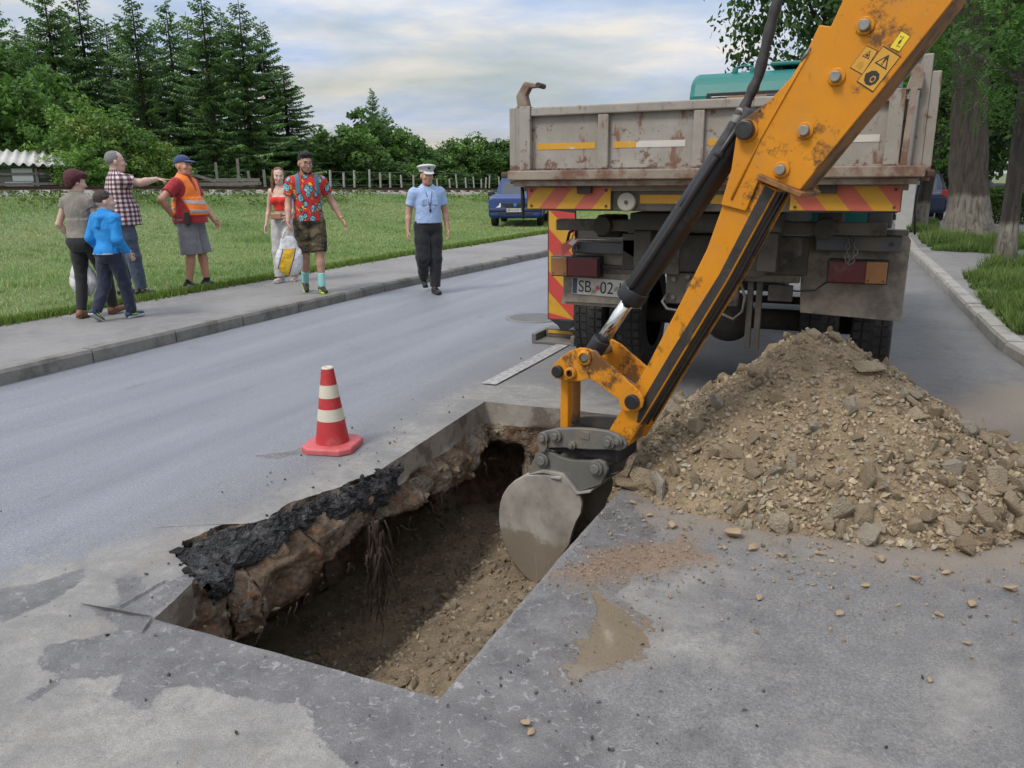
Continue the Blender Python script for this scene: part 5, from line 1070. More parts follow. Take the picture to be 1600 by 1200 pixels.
def person(name, label, loc, rz, H, pose, o):
    """local frame: +y forward, +x the person's right; sizes for a 1.75 m figure scaled by s"""
    s = H/1.75; root = thing(name, label, 'person', loc, R(rz), 'people beside the road works')
    g = o.get('girth', 1.); fem = o.get('female', 0); J = {}
    for k, v in STD.items():
        for sd, sg in (('R', 1), ('L', -1)):
            q = np.array(v)*np.array([sg, 1, 1]); J[k+sd] = q
    lean = o.get('lean', 0.); tw = np.array([0, lean, 0])
    if fem:
        for sd, sg in (('R', 1), ('L', -1)): J['sh'+sd][0] = sg*.165; J['el'+sd][0] = sg*.205; J['wr'+sd][0] = sg*.225
    for k, v in pose.items():
        if k in J: J[k] = np.array(v, float)
    for k in J:
        if k[:2] in ('sh',): J[k] = J[k]+tw
    for k in J: J[k] = J[k]*s
    P = lambda *a: np.array(a, float)*s+tw*s*min(1, max(0, (a[2]-.95)/.5))
    sk = skin(o.get('skin', (.52, .31, .22)), o.get('skinkey', 'a'))
    gw, gd = g, 1+(g-1)*1.2
    # ---- torso primitives shared by body and clothes
    def torso(S, f=0., chest=True):
        S.el(P(0, -.01, .95), (np.array([.168*(1+.06*fem), .118, .13])*[gw, gd, 1])*s+f, None, .05*s); S.el(P(0, 0, 1.11), np.array([.142*(1-.06*fem)*gw, .104*gd, .15])*s+f, None, .06*s)
        S.el(P(0, 0, 1.29), np.array([.166*(1-.08*fem)*(.5+.5*gw), .116*(.6+.4*gd), .18])*s+f, None, .05*s)
        if o.get('belly'): S.el(P(0, .075*o['belly'], 1.06), np.array([.145*gw, .10*gd, .14])*s+f, None, .08*s)
        if fem:
            for sx in (-1, 1): S.el(P(sx*.07, .085, 1.285), np.array([.065, .055, .06])*s+f, None, .03*s)
        S.el(P(0, -.105, .93), np.array([.12*gw, .06, .1])*s+f, None, .06*s)
        S.rc(J['shR']*[.8, 1, 1]-V3(0, 0, .02)*s, J['shL']*[.8, 1, 1]-V3(0, 0, .02)*s, .062*s+f, None, .05*s); S.rc(P(.07, -.01, 1.43), P(0, 0, 1.50), .062*s+f, .050*s+f, .05*s); S.rc(P(-.07, -.01, 1.43), P(0, 0, 1.50), .062*s+f, .05*s+f, .05*s)
    # ---- body
    B = SDF(.022*s); torso(B, -.004)
    hy = o.get('head_yaw', 0.); hp = o.get('head_pitch', 0.); hc = P(0, .018, 1.645)+tw*s*.3; HR = rotm((0, 0, 1), R(hy)) @ rotm((1, 0, 0), R(hp)); hd = lambda *a: hc+HR @ (np.array(a, float)*s*o.get('head', 1.06))
    hs = s*o.get('head', 1.06)
    B.rc(P(0, -.012, 1.45), hd(0, -.015, -.05), .057*s*(1-.15*fem)*(.7+.3*g), .054*s*(1-.12*fem)*(.7+.3*g), .03*s)
    B.el(hd(0, -.012, .028), np.array([.076, .097, .094])*hs, HR, .02); B.el(hd(0, .022, -.035), np.array([.063, .072, .082])*hs, HR, .03*s); B.rc(hd(-.03, .045, -.085), hd(.03, .045, -.085), .022*hs, None, .03*s); B.rc(hd(0, .062, -.098), hd(0, .066, -.095), .018*hs, None, .02)
    B.rc(hd(0, .085, .012), hd(0, .104, -.028), .0085*hs, .0145*hs, .012); B.rc(hd(-.03, .08, .028), hd(.03, .08, .028), .011*hs, None, .012); B.rc(hd(-.016, .086, -.062), hd(.016, .086, -.062), .008*hs, None, .01)
    for sx in (-1, 1):
        B.el(hd(sx*.077, -.01, -.008), np.array([.011, .02, .03])*hs, HR, .008); B.el(hd(sx*.045, .062, -.022), np.array([.022, .025, .024])*hs, HR, .02)
    for sd, sg in (('R', 1), ('L', -1)):
        sh, el, wr = J['sh'+sd], J['el'+sd], J['wr'+sd]; ag = (.55+.45*g)*(1-.16*fem)
        B.rc(sh, el, .050*s*ag, .041*s*ag, .02*s); B.rc(el, el+(wr-el)*.35, .041*s*ag, .041*s*ag, .02*s); B.rc(el+(wr-el)*.3, wr, .041*s*ag, .0275*s*ag, .02*s)
        d = pose.get('hd'+sd, wr-el); n = np.array(pose.get('pn'+sd, (-sg, .15, 0)), float); side = 1 if np.dot(np.cross(nz(d), nz(n)), (0, 1, .25)) > 0 else -1
        side = pose.get('ts'+sd, side); hand(B, wr, d, n, side, s*(1-.08*fem), pose.get('cu'+sd, .38), pose.get('pt'+sd, False))
        hp_, kn, an = J['hip'+sd], J['knee'+sd], J['ank'+sd]; lg = (.6+.4*g)
        B.rc(hp_, kn, .086*s*lg, .056*s*lg, .02*s); B.rc(kn, kn+(an-kn)*.3, .054*s*lg, .055*s*lg, .02*s); B.rc(kn+(an-kn)*.25, an, .056*s*lg, .037*s*lg, .02*s)
        fd = nz(pose.get('toe'+sd, (sg*.12, 1, 0))); up_ = nz(np.cross(np.cross(fd, (0, 0, 1)), fd)); B.rc(an-up_*.02*s, an+fd*.11*s-up_*.042*s, .030*s, .020*s, .02)
    link('body', B.mesh('body', VOX, sk), None, root)
    # ---- face details
    M_EYE = M('eye_dark', (.03, .02, .016), .3); M_BROW = M('brow_'+o.get('skinkey', 'a'), o.get('browcol', (.05, .035, .025)), .8); M_LIP = M('lip_'+o.get('skinkey', 'a'), tuple(np.array(o.get('skin', (.52, .31, .22)))*[.72, .45, .45]), .5)
    for sx in (-1, 1):
        e = MB().lathe([(.002, -.006), (.011, -.004), (.0125, 0), (.011, .004), (.002, .006)], 12, Matrix.Translation(hd(sx*.031, .079, .006)) @ Matrix(HR).to_4x4() @ Matrix.Rotation(R(90), 4, 'X') @ Matrix.Diagonal((1, .5, 1, 1))); e.build('eye', M_EYE, root)
        MB().tube([hd(sx*.014, .092, .03), hd(sx*.032, .090, .036), hd(sx*.05, .077, .03)], [.0035*hs, .0048*hs, .0025*hs], 6).build('eyebrow', M_BROW, root)
    MB().tube([hd(-.024, .086, -.063), hd(0, .096, -.061), hd(.024, .086, -.063)], [.002*hs, .0052*hs, .002*hs], 6).build('mouth', M_LIP, root)
    if o.get('moustache'): MB().tube([hd(-.03, .085, -.053), hd(0, .102, -.046), hd(.03, .085, -.053)], [.003*hs, .0085*hs, .003*hs], 7).build('moustache', M('moustache_hair', o['moustache'], .9), root)
    if o.get('beard'):
        S = SDF(.012); S.rc(hd(-.052, .045, -.07), hd(-.025, .068, -.102), .014*hs, .016*hs); S.rc(hd(.052, .045, -.07), hd(.025, .068, -.102), .014*hs, .016*hs); S.rc(hd(-.025, .066, -.102), hd(.025, .066, -.102), .0165*hs); S.rc(hd(-.056, .02, -.035), hd(-.052, .045, -.07), .010*hs, .013*hs); S.rc(hd(.056, .02, -.035), hd(.052, .045, -.07), .010*hs, .013*hs); S.rc(hd(-.022, .084, -.05), hd(.022, .084, -.05), .006*hs)
        link('beard', S.mesh('beard', .006, M('beard_hair', o['beard'], .95, 0, .3, 60)), None, root)
    if o.get('glasses'):
        for sx in (-1, 1):
            c = hd(sx*.033, .104, .004); u = HR @ V3(1, 0, 0); w = HR @ V3(0, 0, 1)
            MB().tube([c+u*.023*hs*math.cos(a)+w*.017*hs*math.sin(a) for a in np.linspace(0, 6.283, 15)], .0022, 5).build('spectacle_rim', M_EYE, root); MB().tube([hd(sx*.055, .1, .008), hd(sx*.078, .06, .008), hd(sx*.081, -.01, .004)], .002, 5).build('spectacle_arm', M_EYE, root)
        MB().tube([hd(-.012, .106, .008), hd(.012, .106, .008)], .002, 5).build('spectacle_bridge', M_EYE, root)
    # ---- hair
    hm = o.get('hair'); 
    if hm:
        col, kind = hm; S = SDF(.014); mt = M('hair_'+name+kind+str(int(H*100)), col, .75, 0, .5, 30, .9, 55, .015)
        if kind == 'short': S.el(hd(0, -.02, .042), np.array([.080, .098, .092])*hs, HR); S.cut(hd(0, .062, .05), HR @ V3(0, -.75, .66)); S.sub('bx', hd(0, .09, -.06), np.array([.2, .075, .085])*hs, HR, .01); S.cut(hd(0, 0, -.045), HR @ V3(0, -.25, 1))
        if kind == 'crop': S.el(hd(0, -.022, .034), np.array([.0785, .094, .091])*hs, HR); S.cut(hd(0, .05, .07), HR @ V3(0, -.80, .6)); S.cut(hd(0, -.06, -.035), HR @ V3(0, -.35, .9))
        if kind == 'quiff': S.el(hd(0, -.018, .045), np.array([.079, .094, .088])*hs, HR); S.el(hd(0, .03, .105), np.array([.068, .06, .036])*hs, HR, .03); S.cut(hd(0, .07, .06), HR @ V3(0, -.62, .78)); S.cut(hd(0, 0, -.03), HR @ V3(0, -.35, .9))
        if kind == 'bouffant': S.el(hd(0, -.032, .055), np.array([.108, .112, .098])*hs, HR); S.el(hd(0, -.07, -.01), np.array([.085, .06, .085])*hs, HR, .04); S.el(hd(0, .05, .10), np.array([.085, .06, .04])*hs, HR, .03); S.sub('bx', hd(0, .11, -.06), np.array([.2, .08, .10])*hs, HR, .01); S.cut(hd(0, -.05, -.095), HR @ V3(0, -.1, 1))
        if kind == 'long':
            S.el(hd(0, -.022, .04), np.array([.087, .098, .090])*hs, HR); S.rc(hd(0, -.085, .03), hd(0, -.10, -.21), .06*hs, .05*hs, .03, (1.3, .7, 1))
            for sx in (-1, 1): S.rc(hd(sx*.07, -.01, .05), hd(sx*.088, -.01, -.08), .028*hs, .033*hs, .02); S.rc(hd(sx*.088, -.01, -.08), hd(sx*.10, .015, -.215), .034*hs, .022*hs, .02)
            S.sub('bx', hd(0, .10, -.03), np.array([.053, .08, .105])*hs, HR, .02)
        link('hair', S.mesh('hair', .0065, mt, 0, (.012, (60, 60, 25), 3)), None, root)
    # ---- clothes
    def upper(key, f, hem, sleeve, mat, neck=.062, loose=0., extra=None, noise=(.016, (9, 9, 6), 5), cutter=None):
        S = SDF(.03*s); torso(S, f*s)
        if loose: S.cc(P(0, .01, hem), P(0, 0, 1.2), (.155*gw+loose)*s, .15*s*gw, .05*s, (1, .78*gd/gw if not o.get('belly') else .95, 1))
        if o.get('belly') and loose: S.cc(P(0, .045, hem), P(0, .05, 1.12), .15*s*gw, .13*s*gw, .05*s)
        for sd in 'RL':
            sh, el, wr = J['sh'+sd], J['el'+sd], J['wr'+sd]; ag = (.55+.45*g)
            if sleeve == 'short': e = sh+(el-sh)*.62; S.cc(sh, e, .058*s*ag+f*s*.6, .062*s*ag+f*s*.6, .03*s); S.rc(sh, sh+(e-sh)*.3, .060*s*ag+f*s*.4, .06*s*ag, .03*s)
            if sleeve == 'cap': e = sh+(el-sh)*.30; S.cc(sh, e, .058*s*ag+f*s*.5, .060*s*ag+f*s*.5, .03*s); S.rc(sh, sh+(e-sh)*.3, .058*s*ag+f*s*.4, .058*s*ag, .03*s)
            if sleeve == 'long': S.rc(sh, el, .058*s+f*s*.6, .052*s+f*s*.5, .03*s); S.cc(el, wr+(el-wr)*.06, .052*s+f*s*.5, .043*s+f*s*.3, .03*s); S.rc(el, el, .052*s+f*s*.5, None, .03*s)
        S.cut(P(0, 0, hem), (0, 0, 1))
        if neck: S.sub('rc', P(0, .02, 1.515), P(0, .05, 1.62), neck*s, neck*s*1.3)
        if cutter: cutter(S)
        if extra: extra(S)
        return link(key, S.mesh(key, VOX*1.05, mat, 0, noise), None, root)
    def lower(key, f, top, mat, length='ankle', wide=1., noise=(.018, (9, 9, 7), 9)):
        S = SDF(.03*s); S.el(P(0, -.01, .95), np.array([.168*(1+.06*fem)*gw, .118*gd, .13])*s+f*s, None, .05*s); S.el(P(0, -.105, .93), np.array([.12*gw, .06, .1])*s+f*s*.6, None, .06*s); S.el(P(0, 0, 1.05), np.array([.15*gw, .108*gd, .1])*s+f*s, None, .05*s)
        if o.get('belly'): S.el(P(0, .05*o['belly'], 1.0), np.array([.14*gw, .09*gd, .10])*s+f*s, None, .06*s)
        for sd in 'RL':
            a, k, b = J['hip'+sd], J['knee'+sd], J['ank'+sd]; lg = .6+.4*g
            S.rc(a, a+(k-a)*.45, .088*s*lg+f*s, .080*s*lg*(.6+.4*wide)+f*s, .025*s)
            if length == 'ankle': S.rc(a+(k-a)*.4, k, .080*s*lg*(.7+.3*wide)+f*s, .060*s*lg*wide+f*s, .025*s); S.cc(k, k+(b-k)*.97, .060*s*lg*wide+f*s, .046*s*wide**1.3+f*s, .025*s); S.rc(k, k, .060*s*lg*wide+f*s, None, .025*s)
            else: e = a+(k-a)*length; S.cc(a, e, .090*s*lg+f*s, .078*s*lg*wide+f*s, .025*s)
        S.cut(P(0, 0, top), (0, 0, -1)); return link(key, S.mesh(key, VOX*1.05, mat, 0, noise), None, root)
    def shoe(sd, mat, sole, accent=None, key='shoe'):
        an = J['ank'+sd]; fd = nz(pose.get('toe'+sd, ((1 if sd == 'R' else -1)*.12, 1, 0))); up = nz(np.cross(np.cross(fd, (0, 0, 1)), fd)); rt = np.cross(fd, up); Rm = np.stack([rt, fd, up], 1); c = an-up*.078*s; q = lambda x, y, z: c+Rm @ (np.array([x, y, z])*s*o.get('foot', 1.)); fs = s*o.get('foot', 1.)
        S = SDF(.02*s); S.rc(q(0, -.055, .045), q(0, .03, .045), .038*fs, .039*fs); S.rc(q(0, .03, .04), q(0, .145, .030), .039*fs, .032*fs); S.cc(q(0, -.03, .05), q(0, -.02, .095), .042*fs, .041*fs); S.cut(q(0, 0, .012), up)
        k = link(key, S.mesh(key, .0065, mat), None, root); T = SDF(.01); T.bx(q(0, .045, .012), np.array([.026, .105, .004])*fs, Rm, .014*fs); T.cut(q(0, 0, -.002), up); link('sole', T.mesh('sole', .006, sole), None, k)
        if accent:
            for sx in (-1, 1): MB().tube([q(sx*.037, -.03, .05), q(sx*.041, .03, .045), q(sx*.036, .085, .035)], [.004, .009, .004], 6).build('side_stripe', accent, k)
        return k
    return dict(root=root, J=J, P=P, s=s, torso=torso, upper=upper, lower=lower, shoe=shoe, hd=hd, HR=HR, hs=hs, g=g)
def bag(root, top, w, h, dep, mat, name, label=None, cat=None, handle=.14):
    """plastic carrier bag hanging from a hand: flattened sack with two loops"""
    S = SDF(.03); x, y, z = top; S.rc((x, y, z-handle-.10), (x, y, z-handle-h*.78), w*.34, w*.47, .05, (1, dep, 1)); S.el((x, y, z-handle-h*.66), (w*.5, w*.5*dep, h*.36), None, .08)
    o = link(name, S.mesh(name, .009, mat, 0, (.05, (13, 13, 9), 4)), None, root)
    for sx in (-1, 1): MB().tube([(x+sx*w*.22, y+.01*sx, z-handle-.06), (x+sx*w*.13, y+.01*sx, z-handle*.5), (x, y, z)], [.022, .012, .008], 7).build('handle', mat, o)
    return o
# ---- the seven people
SK_A = (.50, .29, .205); SK_B = (.56, .37, .29); SK_C = (.44, .25, .175)
M_RUBW = M('sole_white', (.55, .55, .54), .7); M_RUBB = M('sole_black', (.03, .03, .03), .8); M_LIME = M('lime_plastic', (.45, .62, .05), .5)
def worn(root, S, key, mat, vox=.007): return link(key, S.mesh(key, vox, mat), None, root)
ZP = .124
# woman with carrier bag, seen from behind
W = person('person', 'woman in taupe top and black leggings walking away with a plastic bag', (-8.10, 6.33, ZP), 12, 1.61,
    dict(kneeL=(-.10, .0, .50), ankL=(-.09, -.11, .085), toeL=(-.1, 1, -.05), kneeR=(.10, .17, .51), ankR=(.09, .24, .09), toeR=(.1, 1, .1), elL=(-.27, -.06, 1.15), wrL=(-.215, .10, .93), elR=(.25, .0, 1.15), wrR=(.215, .17, .98), cuL=.8, cuR=.5),
    dict(girth=1.14, female=1, skin=SK_B, skinkey='b', head_yaw=-38, head_pitch=-12, hair=((.075, .012, .016), 'bouffant'), head=1.02))
W['upper']('top', .016, .99, 'cap', cloth('taupe_jersey', (.205, .185, .155), .9, 1.2), .075, .012); W['lower']('leggings', .012, 1.03, cloth('black_leggings', (.012, .012, .014), .8, .6), 'ankle', 1.02)
for sd in 'RL': W['shoe'](sd, M('tan_sandal', (.22, .10, .055), .7), M('sandal_sole', (.14, .07, .04), .8), None, 'sandal')
t = NT('bag_white_plastic'); X, Y, Z = t.sep(); c = t.mix(t.ramp(t.noise(9, 5, .6), [(.55, 0), (.62, .5)]), (.62, .62, .63), (.42, .42, .44))
d = t.math('ADD', t.math('POWER', t.math('DIVIDE', t.math('SUBTRACT', X, -.10), .085), 2.), t.math('POWER', t.math('DIVIDE', t.math('SUBTRACT', Z, .505), .065), 2.))
c = t.mix(t.ramp(t.math('ADD', t.math('MULTIPLY', d, .5), t.math('MULTIPLY', t.math('SUBTRACT', t.noise(30, 3, .6), .5), .5)), [(.45, 1), (.5, 0)]), c, (.50, .03, .04)); t.bump(t.noise(22, 5, .6), .8, .02); MBAG1 = t.done(c, .35)
b = bag(None, (-.13, .05, .80), .32, .36, .42, MBAG1, 'carrier_bag'); b.location = W['root'].location; b.rotation_euler = W['root'].rotation_euler
tag(b, 'white plastic carrier bag with red print hanging from the woman in leggings', 'bag')
# boy
Bo = person('person', 'boy in bright blue hoodie and navy tracksuit trousers striding along the pavement', (-7.70, 6.30, ZP), 2, 1.385,
    dict(kneeL=(-.09, -.06, .49), ankL=(-.09, -.27, .14), toeL=(-.05, .8, -.6), kneeR=(.09, .12, .51), ankR=(.10, .17, .085), toeR=(.2, 1, .06), elR=(.225, -.02, 1.14), wrR=(.235, .14, .93), elL=(-.22, -.08, 1.15), wrL=(-.20, .05, .96)),
    dict(girth=.98, skin=SK_B, skinkey='b', head_yaw=-30, hair=((.045, .032, .026), 'short'), head=1.24, foot=1.08, lean=.03))
M_NAVY = cloth('navy_tracksuit', (.014, .018, .042), .85, 1.2)
t = NT('blue_hoodie'); X, Y, Z = t.sep(); c = t.mix(t.noise(6, 4, .6), (.012, .19, .52), (.02, .27, .66)); t.bump(t.noise(9, 3, .5, None, 1.), .8, .03); M_HOOD = t.done(c, .85)
t = NT('hood_print'); c = t.mix(t.ramp(t.noise(60, 5, .7, None, 2.), [(.46, 0), (.52, 1)]), (.05, .22, .5), (.62, .68, .72)); M_HOODP = t.done(c, .85)
Bo['upper']('hoodie', .024, .93, 'long', M_HOOD, .07, .0)
s = Bo['s']; P = Bo['P']; S = SDF(.03); S.rc(P(-.07, -.075, 1.44), P(.07, -.075, 1.44), .05*s); S.rc(P(0, -.10, 1.42), P(0, -.125, 1.33), .07*s, .05*s); S.rc(P(-.09, -.02, 1.46), P(-.05, .06, 1.44), .03*s); S.rc(P(.09, -.02, 1.46), P(.05, .06, 1.44), .03*s); S.sub('el', P(0, -.03, 1.54), (.06*s, .06*s, .10*s)); h = worn(Bo['root'], S, 'hood', M_HOOD)
S = SDF(.02); S.el(P(0, -.085, 1.445), np.array([.075, .055, .05])*s); S.sub('el', P(0, -.03, 1.55), (.065*s, .075*s, .10*s)); link('hood_lining', S.mesh('hood_lining', .006, M_HOODP), None, h)
S = SDF(.02); Bo['torso'](S, .026*s); S.cut(P(0, 0, .932), (0, 0, 1)); S.cut(P(0, 0, .955), (0, 0, -1)); worn(Bo['root'], S, 'waistband', M('pale_rib', (.42, .46, .50), .9))
Bo['lower']('trousers', .022, .95, M_NAVY, 'ankle', 1.12)
for sd in 'RL': Bo['shoe'](sd, M('trainer_navy', (.025, .06, .10), .7), M('sole_grey', (.42, .44, .44), .7), M_LIME)
el, wr = Bo['J']['elR'], Bo['J']['wrR']; S = SDF(.01); S.cc(el+(wr-el)*.10, el+(wr-el)*.62, .060*s, .054*s); S.cut(el+V3(.0, -.004, 0), (.9, -.4, 0)); worn(Bo['root'], S, 'sleeve_print', M_HOODP); S = SDF(.01); S.cc(el+(wr-el)*.84, el+(wr-el)*.95, .052*s, .048*s); worn(Bo['root'], S, 'cuff', M('pale_rib', (.42, .46, .50)))
# man in checked shirt, pointing
Pm = person('person', 'grey haired man in checked shirt and jeans pointing with outstretched arm', (-9.12, 7.74, .118), -30, 1.885,
    dict(elR=(.235, .22, 1.395), wrR=(.15, .43, 1.435), hdR=(-.02, 1, -.05), pnR=(0, -.1, -1), ptR=True, tsR=-1, elL=(-.28, -.05, 1.13), wrL=(-.26, .08, .89), kneeR=(.10, .06, .5), ankR=(.11, .10, .085), ankL=(-.11, -.06, .085), shR=(.185, .03, 1.43)),
    dict(girth=1.20, belly=.5, skin=SK_B, skinkey='b', head_yaw=-4, hair=((.20, .195, .19), 'crop'), glasses=1, moustache=(.07, .05, .04), browcol=(.12, .1, .09)))
t = NT('checked_shirt'); X, Y, Z = t.sep(); u = t.math('MULTIPLY', t.math('ARCTAN2', X, t.math('ADD', Y, .001)), .20)
f1 = t.math('LESS_THAN', t.math('FRACT', t.math('MULTIPLY', u, 17.)), .5); f2 = t.math('LESS_THAN', t.math('FRACT', t.math('MULTIPLY', Z, 17.)), .5)
sm_ = t.math('ADD', f1, f2); c = t.ramp(t.math('MULTIPLY', sm_, .5), [(0, (.60, .58, .58)), (.26, (.23, .14, .16)), (.76, (.07, .018, .028))], 'CONSTANT'); t.bump(t.noise(9, 3, .5, None, 1.), .7, .03); M_CHECK = t.done(c, .85)
Pm['upper']('shirt', .022, .885, 'short', M_CHECK, .066, .02); Pm['lower']('jeans', .016, .99, cloth('blue_jeans', (.055, .075, .115), .9, 1.2), 'ankle', 1.12)
for sd in 'RL': Pm['shoe'](sd, M('black_leather', (.018, .018, .02), .4), M_RUBB)
# road worker
Vm = person('person', 'heavy man in orange high visibility vest, blue cap and grey shorts with hand on hip', (-8.85, 8.66, ZP), -74, 1.825,
    dict(elR=(.40, -.14, 1.22), wrR=(.225, -.12, 1.01), hdR=(-.55, -.1, -.45), pnR=(-.6, .75, .0), tsR=1, elL=(-.30, .05, 1.13), wrL=(-.285, .20, .92), kneeL=(-.11, .06, .50), ankL=(-.11, .09, .085), ankR=(.11, -.05, .085), toeL=(.12, 1, 0), cuR=.5),
    dict(girth=1.30, belly=.95, skin=(.50, .255, .17), skinkey='r', head_yaw=-12, head_pitch=4, lean=-.02))
M_REDT = cloth('red_tshirt', (.33, .022, .028), .9, 1.1); Vm['upper']('tshirt', .020, .90, 'short', M_REDT, .066, .015)
M_ORV = cloth('hi_vis_orange', (.85, .19, .012), .7, .9, 9); M_SIL = M('reflective_silver', (.34, .35, .36), .45, .2, .2, 30)
s = Vm['s']; P = Vm['P']
def vestcut(S):
    S.cut(P(.205, 0, 1.2), (-1, 0, 0)); S.cut(P(-.205, 0, 1.2), (1, 0, 0))
    for sx in (-1, 1): S.sub('el', P(sx*.235, -.0, 1.36), (.085*s, .16*s, .14*s))
    S.sub('rc', P(0, .20, 1.30), P(0, .10, 1.60), .035*s, .085*s)
v_ = Vm['upper']('safety_vest', .036, 1.0, 'none', M_ORV, .085, .024, None, (.012, (8, 8, 6), 6), vestcut)
for z0, z1 in ((1.055, 1.10), (1.17, 1.215)):
    S = SDF(.03*s); Vm['torso'](S, .0405*s); S.cc(P(0, .01, 1.0), P(0, 0, 1.2), (.155*1.3+.0285)*s, .15*s*1.3, .05*s, (1, .95, 1)); S.cc(P(0, .045, 1.0), P(0, .05, 1.12), .154*s*1.3, .134*s*1.3, .05*s); S.cut(P(0, 0, z0), (0, .12, 1)); S.cut(P(0, 0, z1), (0, -.12, -1)); vestcut(S); link('reflective_band', S.mesh('reflective_band', .0075, M_SIL, 0, (.012, (8, 8, 6), 6)), None, v_)
S = SDF(.01); S.bx(P(.235, .10, .965), np.array([.022, .055, .075])*s, rotm((0, 0, 1), R(-55)), .012); worn(Vm['root'], S, 'belt_pouch', M('pouch_black', (.02, .02, .022), .7))
Vm['lower']('shorts', .022, .96, cloth('grey_shorts', (.17, .175, .185), .9, 1.2), 1.06, 1.32)
for sd in 'RL':
    Vm['shoe'](sd, M('trainer_black', (.02, .02, .022), .6), M_RUBW, M('trainer_grey_flash', (.4, .4, .4), .5)); a = Vm['J']['ank'+sd]; worn(Vm['root'], SDF(.01).cc(a+V3(0, 0, -.01), a+V3(0, 0, .055), .047, .049), 'sock', M('sock_black', (.018, .018, .02), .9))
hd, HR, hs = Vm['hd'], Vm['HR'], Vm['hs']; S = SDF(.012); S.el(hd(0, -.012, .055), np.array([.087, .108, .085])*hs, HR); S.cut(hd(0, 0, .045), HR @ V3(0, -.12, 1)); cp = worn(Vm['root'], S, 'cap', cloth('cap_blue', (.02, .045, .14), .85, .3), .006)
S = SDF(.008); S.el(hd(0, .105, .050), np.array([.066, .085, .012])*hs, HR @ rotm((1, 0, 0), R(-10))); link('peak', S.mesh('peak', .0055, cloth('cap_blue', (0, 0, 0))), None, cp)
# young woman
Gw = person('person', 'young long haired woman in red strapless top and pale trousers walking', (-8.02, 9.66, ZP), 196, 1.665,
    dict(elR=(.225, -.02, 1.14), wrR=(.255, .06, .90), elL=(-.20, .0, 1.14), wrL=(-.16, .18, 1.02), kneeR=(.09, .07, .5), ankR=(.085, .08, .085), kneeL=(-.09, .06, .5), ankL=(-.075, -.12, .11), toeL=(0, 1, -.3)),
    dict(girth=.86, female=1, skin=(.60, .40, .32), skinkey='f', head_yaw=26, head_pitch=-8, hair=((.15, .075, .04), 'long')))
s = Gw['s']; P = Gw['P']; S = SDF(.03*s); Gw['torso'](S, .010*s); S.cut(P(0, 0, 1.13), (0, 0, 1)); S.cut(P(0, 0, 1.335), (0, 0, -1)); worn(Gw['root'], S, 'strapless_top', cloth('coral_top', (.66, .035, .022), .8, .6))
Gw['lower']('trousers', .016, 1.09, cloth('pale_grey_denim', (.46, .45, .44), .9, 1.2), 'ankle', 1.30)
S = SDF(.015); S.bx(P(.03, .150, 1.045), np.array([.07, .018, .032])*s, None, .018); k = worn(Gw['root'], S, 'waist_bag', M('tan_leather', (.36, .20, .12), .5)); MB().tube([P(.165*math.sin(a), .125*math.cos(a)+.0, 1.06) for a in np.linspace(0, 6.28, 25)], .008, 6).build('belt', M('tan_leather', (.36, .2, .12)), k)
for sd in 'RL': Gw['shoe'](sd, M('pink_trainer', (.52, .38, .33), .7), M_RUBW)
# young man
Tm = person('person', 'bearded young man in red and blue patterned t-shirt and camouflage shorts', (-6.91, 8.86, ZP), 226, 1.835,
    dict(elL=(-.31, -.05, 1.17), wrL=(-.42, .05, .93), elR=(.25, .02, 1.14), wrR=(.285, .17, .93), hdR=(0, .1, -1), kneeL=(-.09, .10, .51), ankL=(-.085, .14, .085), kneeR=(.085, .03, .5), ankR=(.085, -.16, .12), toeR=(.05, 1, -.35), cuR=1.0),
    dict(girth=1.0, skin=SK_C, skinkey='c', head_yaw=14, head_pitch=-8, hair=((.012, .010, .010), 'quiff'), glasses=1, beard=(.035, .024, .02)))
t = NT('patterned_tshirt'); mp = t.map((1.0, 1.0, .68)); vo = t.n('ShaderNodeTexVoronoi', {'Vector': mp, 'Scale': 10.5, 'Randomness': .75}); dd = t.math('ADD', vo.outputs['Distance'], t.math('MULTIPLY', t.math('SUBTRACT', t.noise(34, 4, .6), .5), .16))
inn = t.ramp(t.noise(42, 4, .65, None, 1.5), [(.44, (.02, .03, .04)), (.5, (.16, .42, .50)), (.62, (.36, .60, .64))]); c = t.ramp(dd, [(0, (.2, .5, .55)), (.36, (.012, .012, .016)), (.44, (.52, .03, .025))], 'CONSTANT'); c = t.mix(t.math('LESS_THAN', dd, .355), c, inn)
yl = t.math('MULTIPLY', t.math('LESS_THAN', t.noise(19, 3, .6), .39), t.math('GREATER_THAN', dd, .44)); c = t.mix(yl, c, (.62, .42, .05)); t.bump(t.noise(9, 3, .5, None, 1.), .7, .03); M_TEE = t.done(c, .85)
Tm['upper']('tshirt', .020, .93, 'short', M_TEE, .068, .02)
t = NT('camouflage'); c = t.ramp(t.noise(7, 3, .5, t.map((1, 1, 1.6)), .6), [(0, (.02, .016, .012)), (.43, (.06, .05, .025)), (.5, (.085, .055, .03)), (.57, (.12, .10, .055))], 'CONSTANT'); t.bump(t.noise(9, 3, .5, None, 1.), .7, .03); M_CAMO = t.done(c, .9)
Tm['lower']('shorts', .018, .97, M_CAMO, .93, 1.12)
for sd in 'RL':
    Tm['shoe'](sd, M('trainer_black', (.02, .02, .022)), M_LIME, M_LIME); a = Tm['J']['ank'+sd]; k = Tm['J']['knee'+sd]; worn(Tm['root'], SDF(.01).cc(a, a+(k-a)*.42, .046, .056), 'sock', cloth('mint_sock', (.28, .62, .58), .9, .5))
s = Tm['s']; P = Tm['P']; S = SDF(.03); S.bx(P(0, -.20, 1.20), np.array([.13, .06, .19])*s, None, .03); bpk = worn(Tm['root'], S, 'backpack', cloth('teal_backpack', (.05, .17, .23), .85, .8))
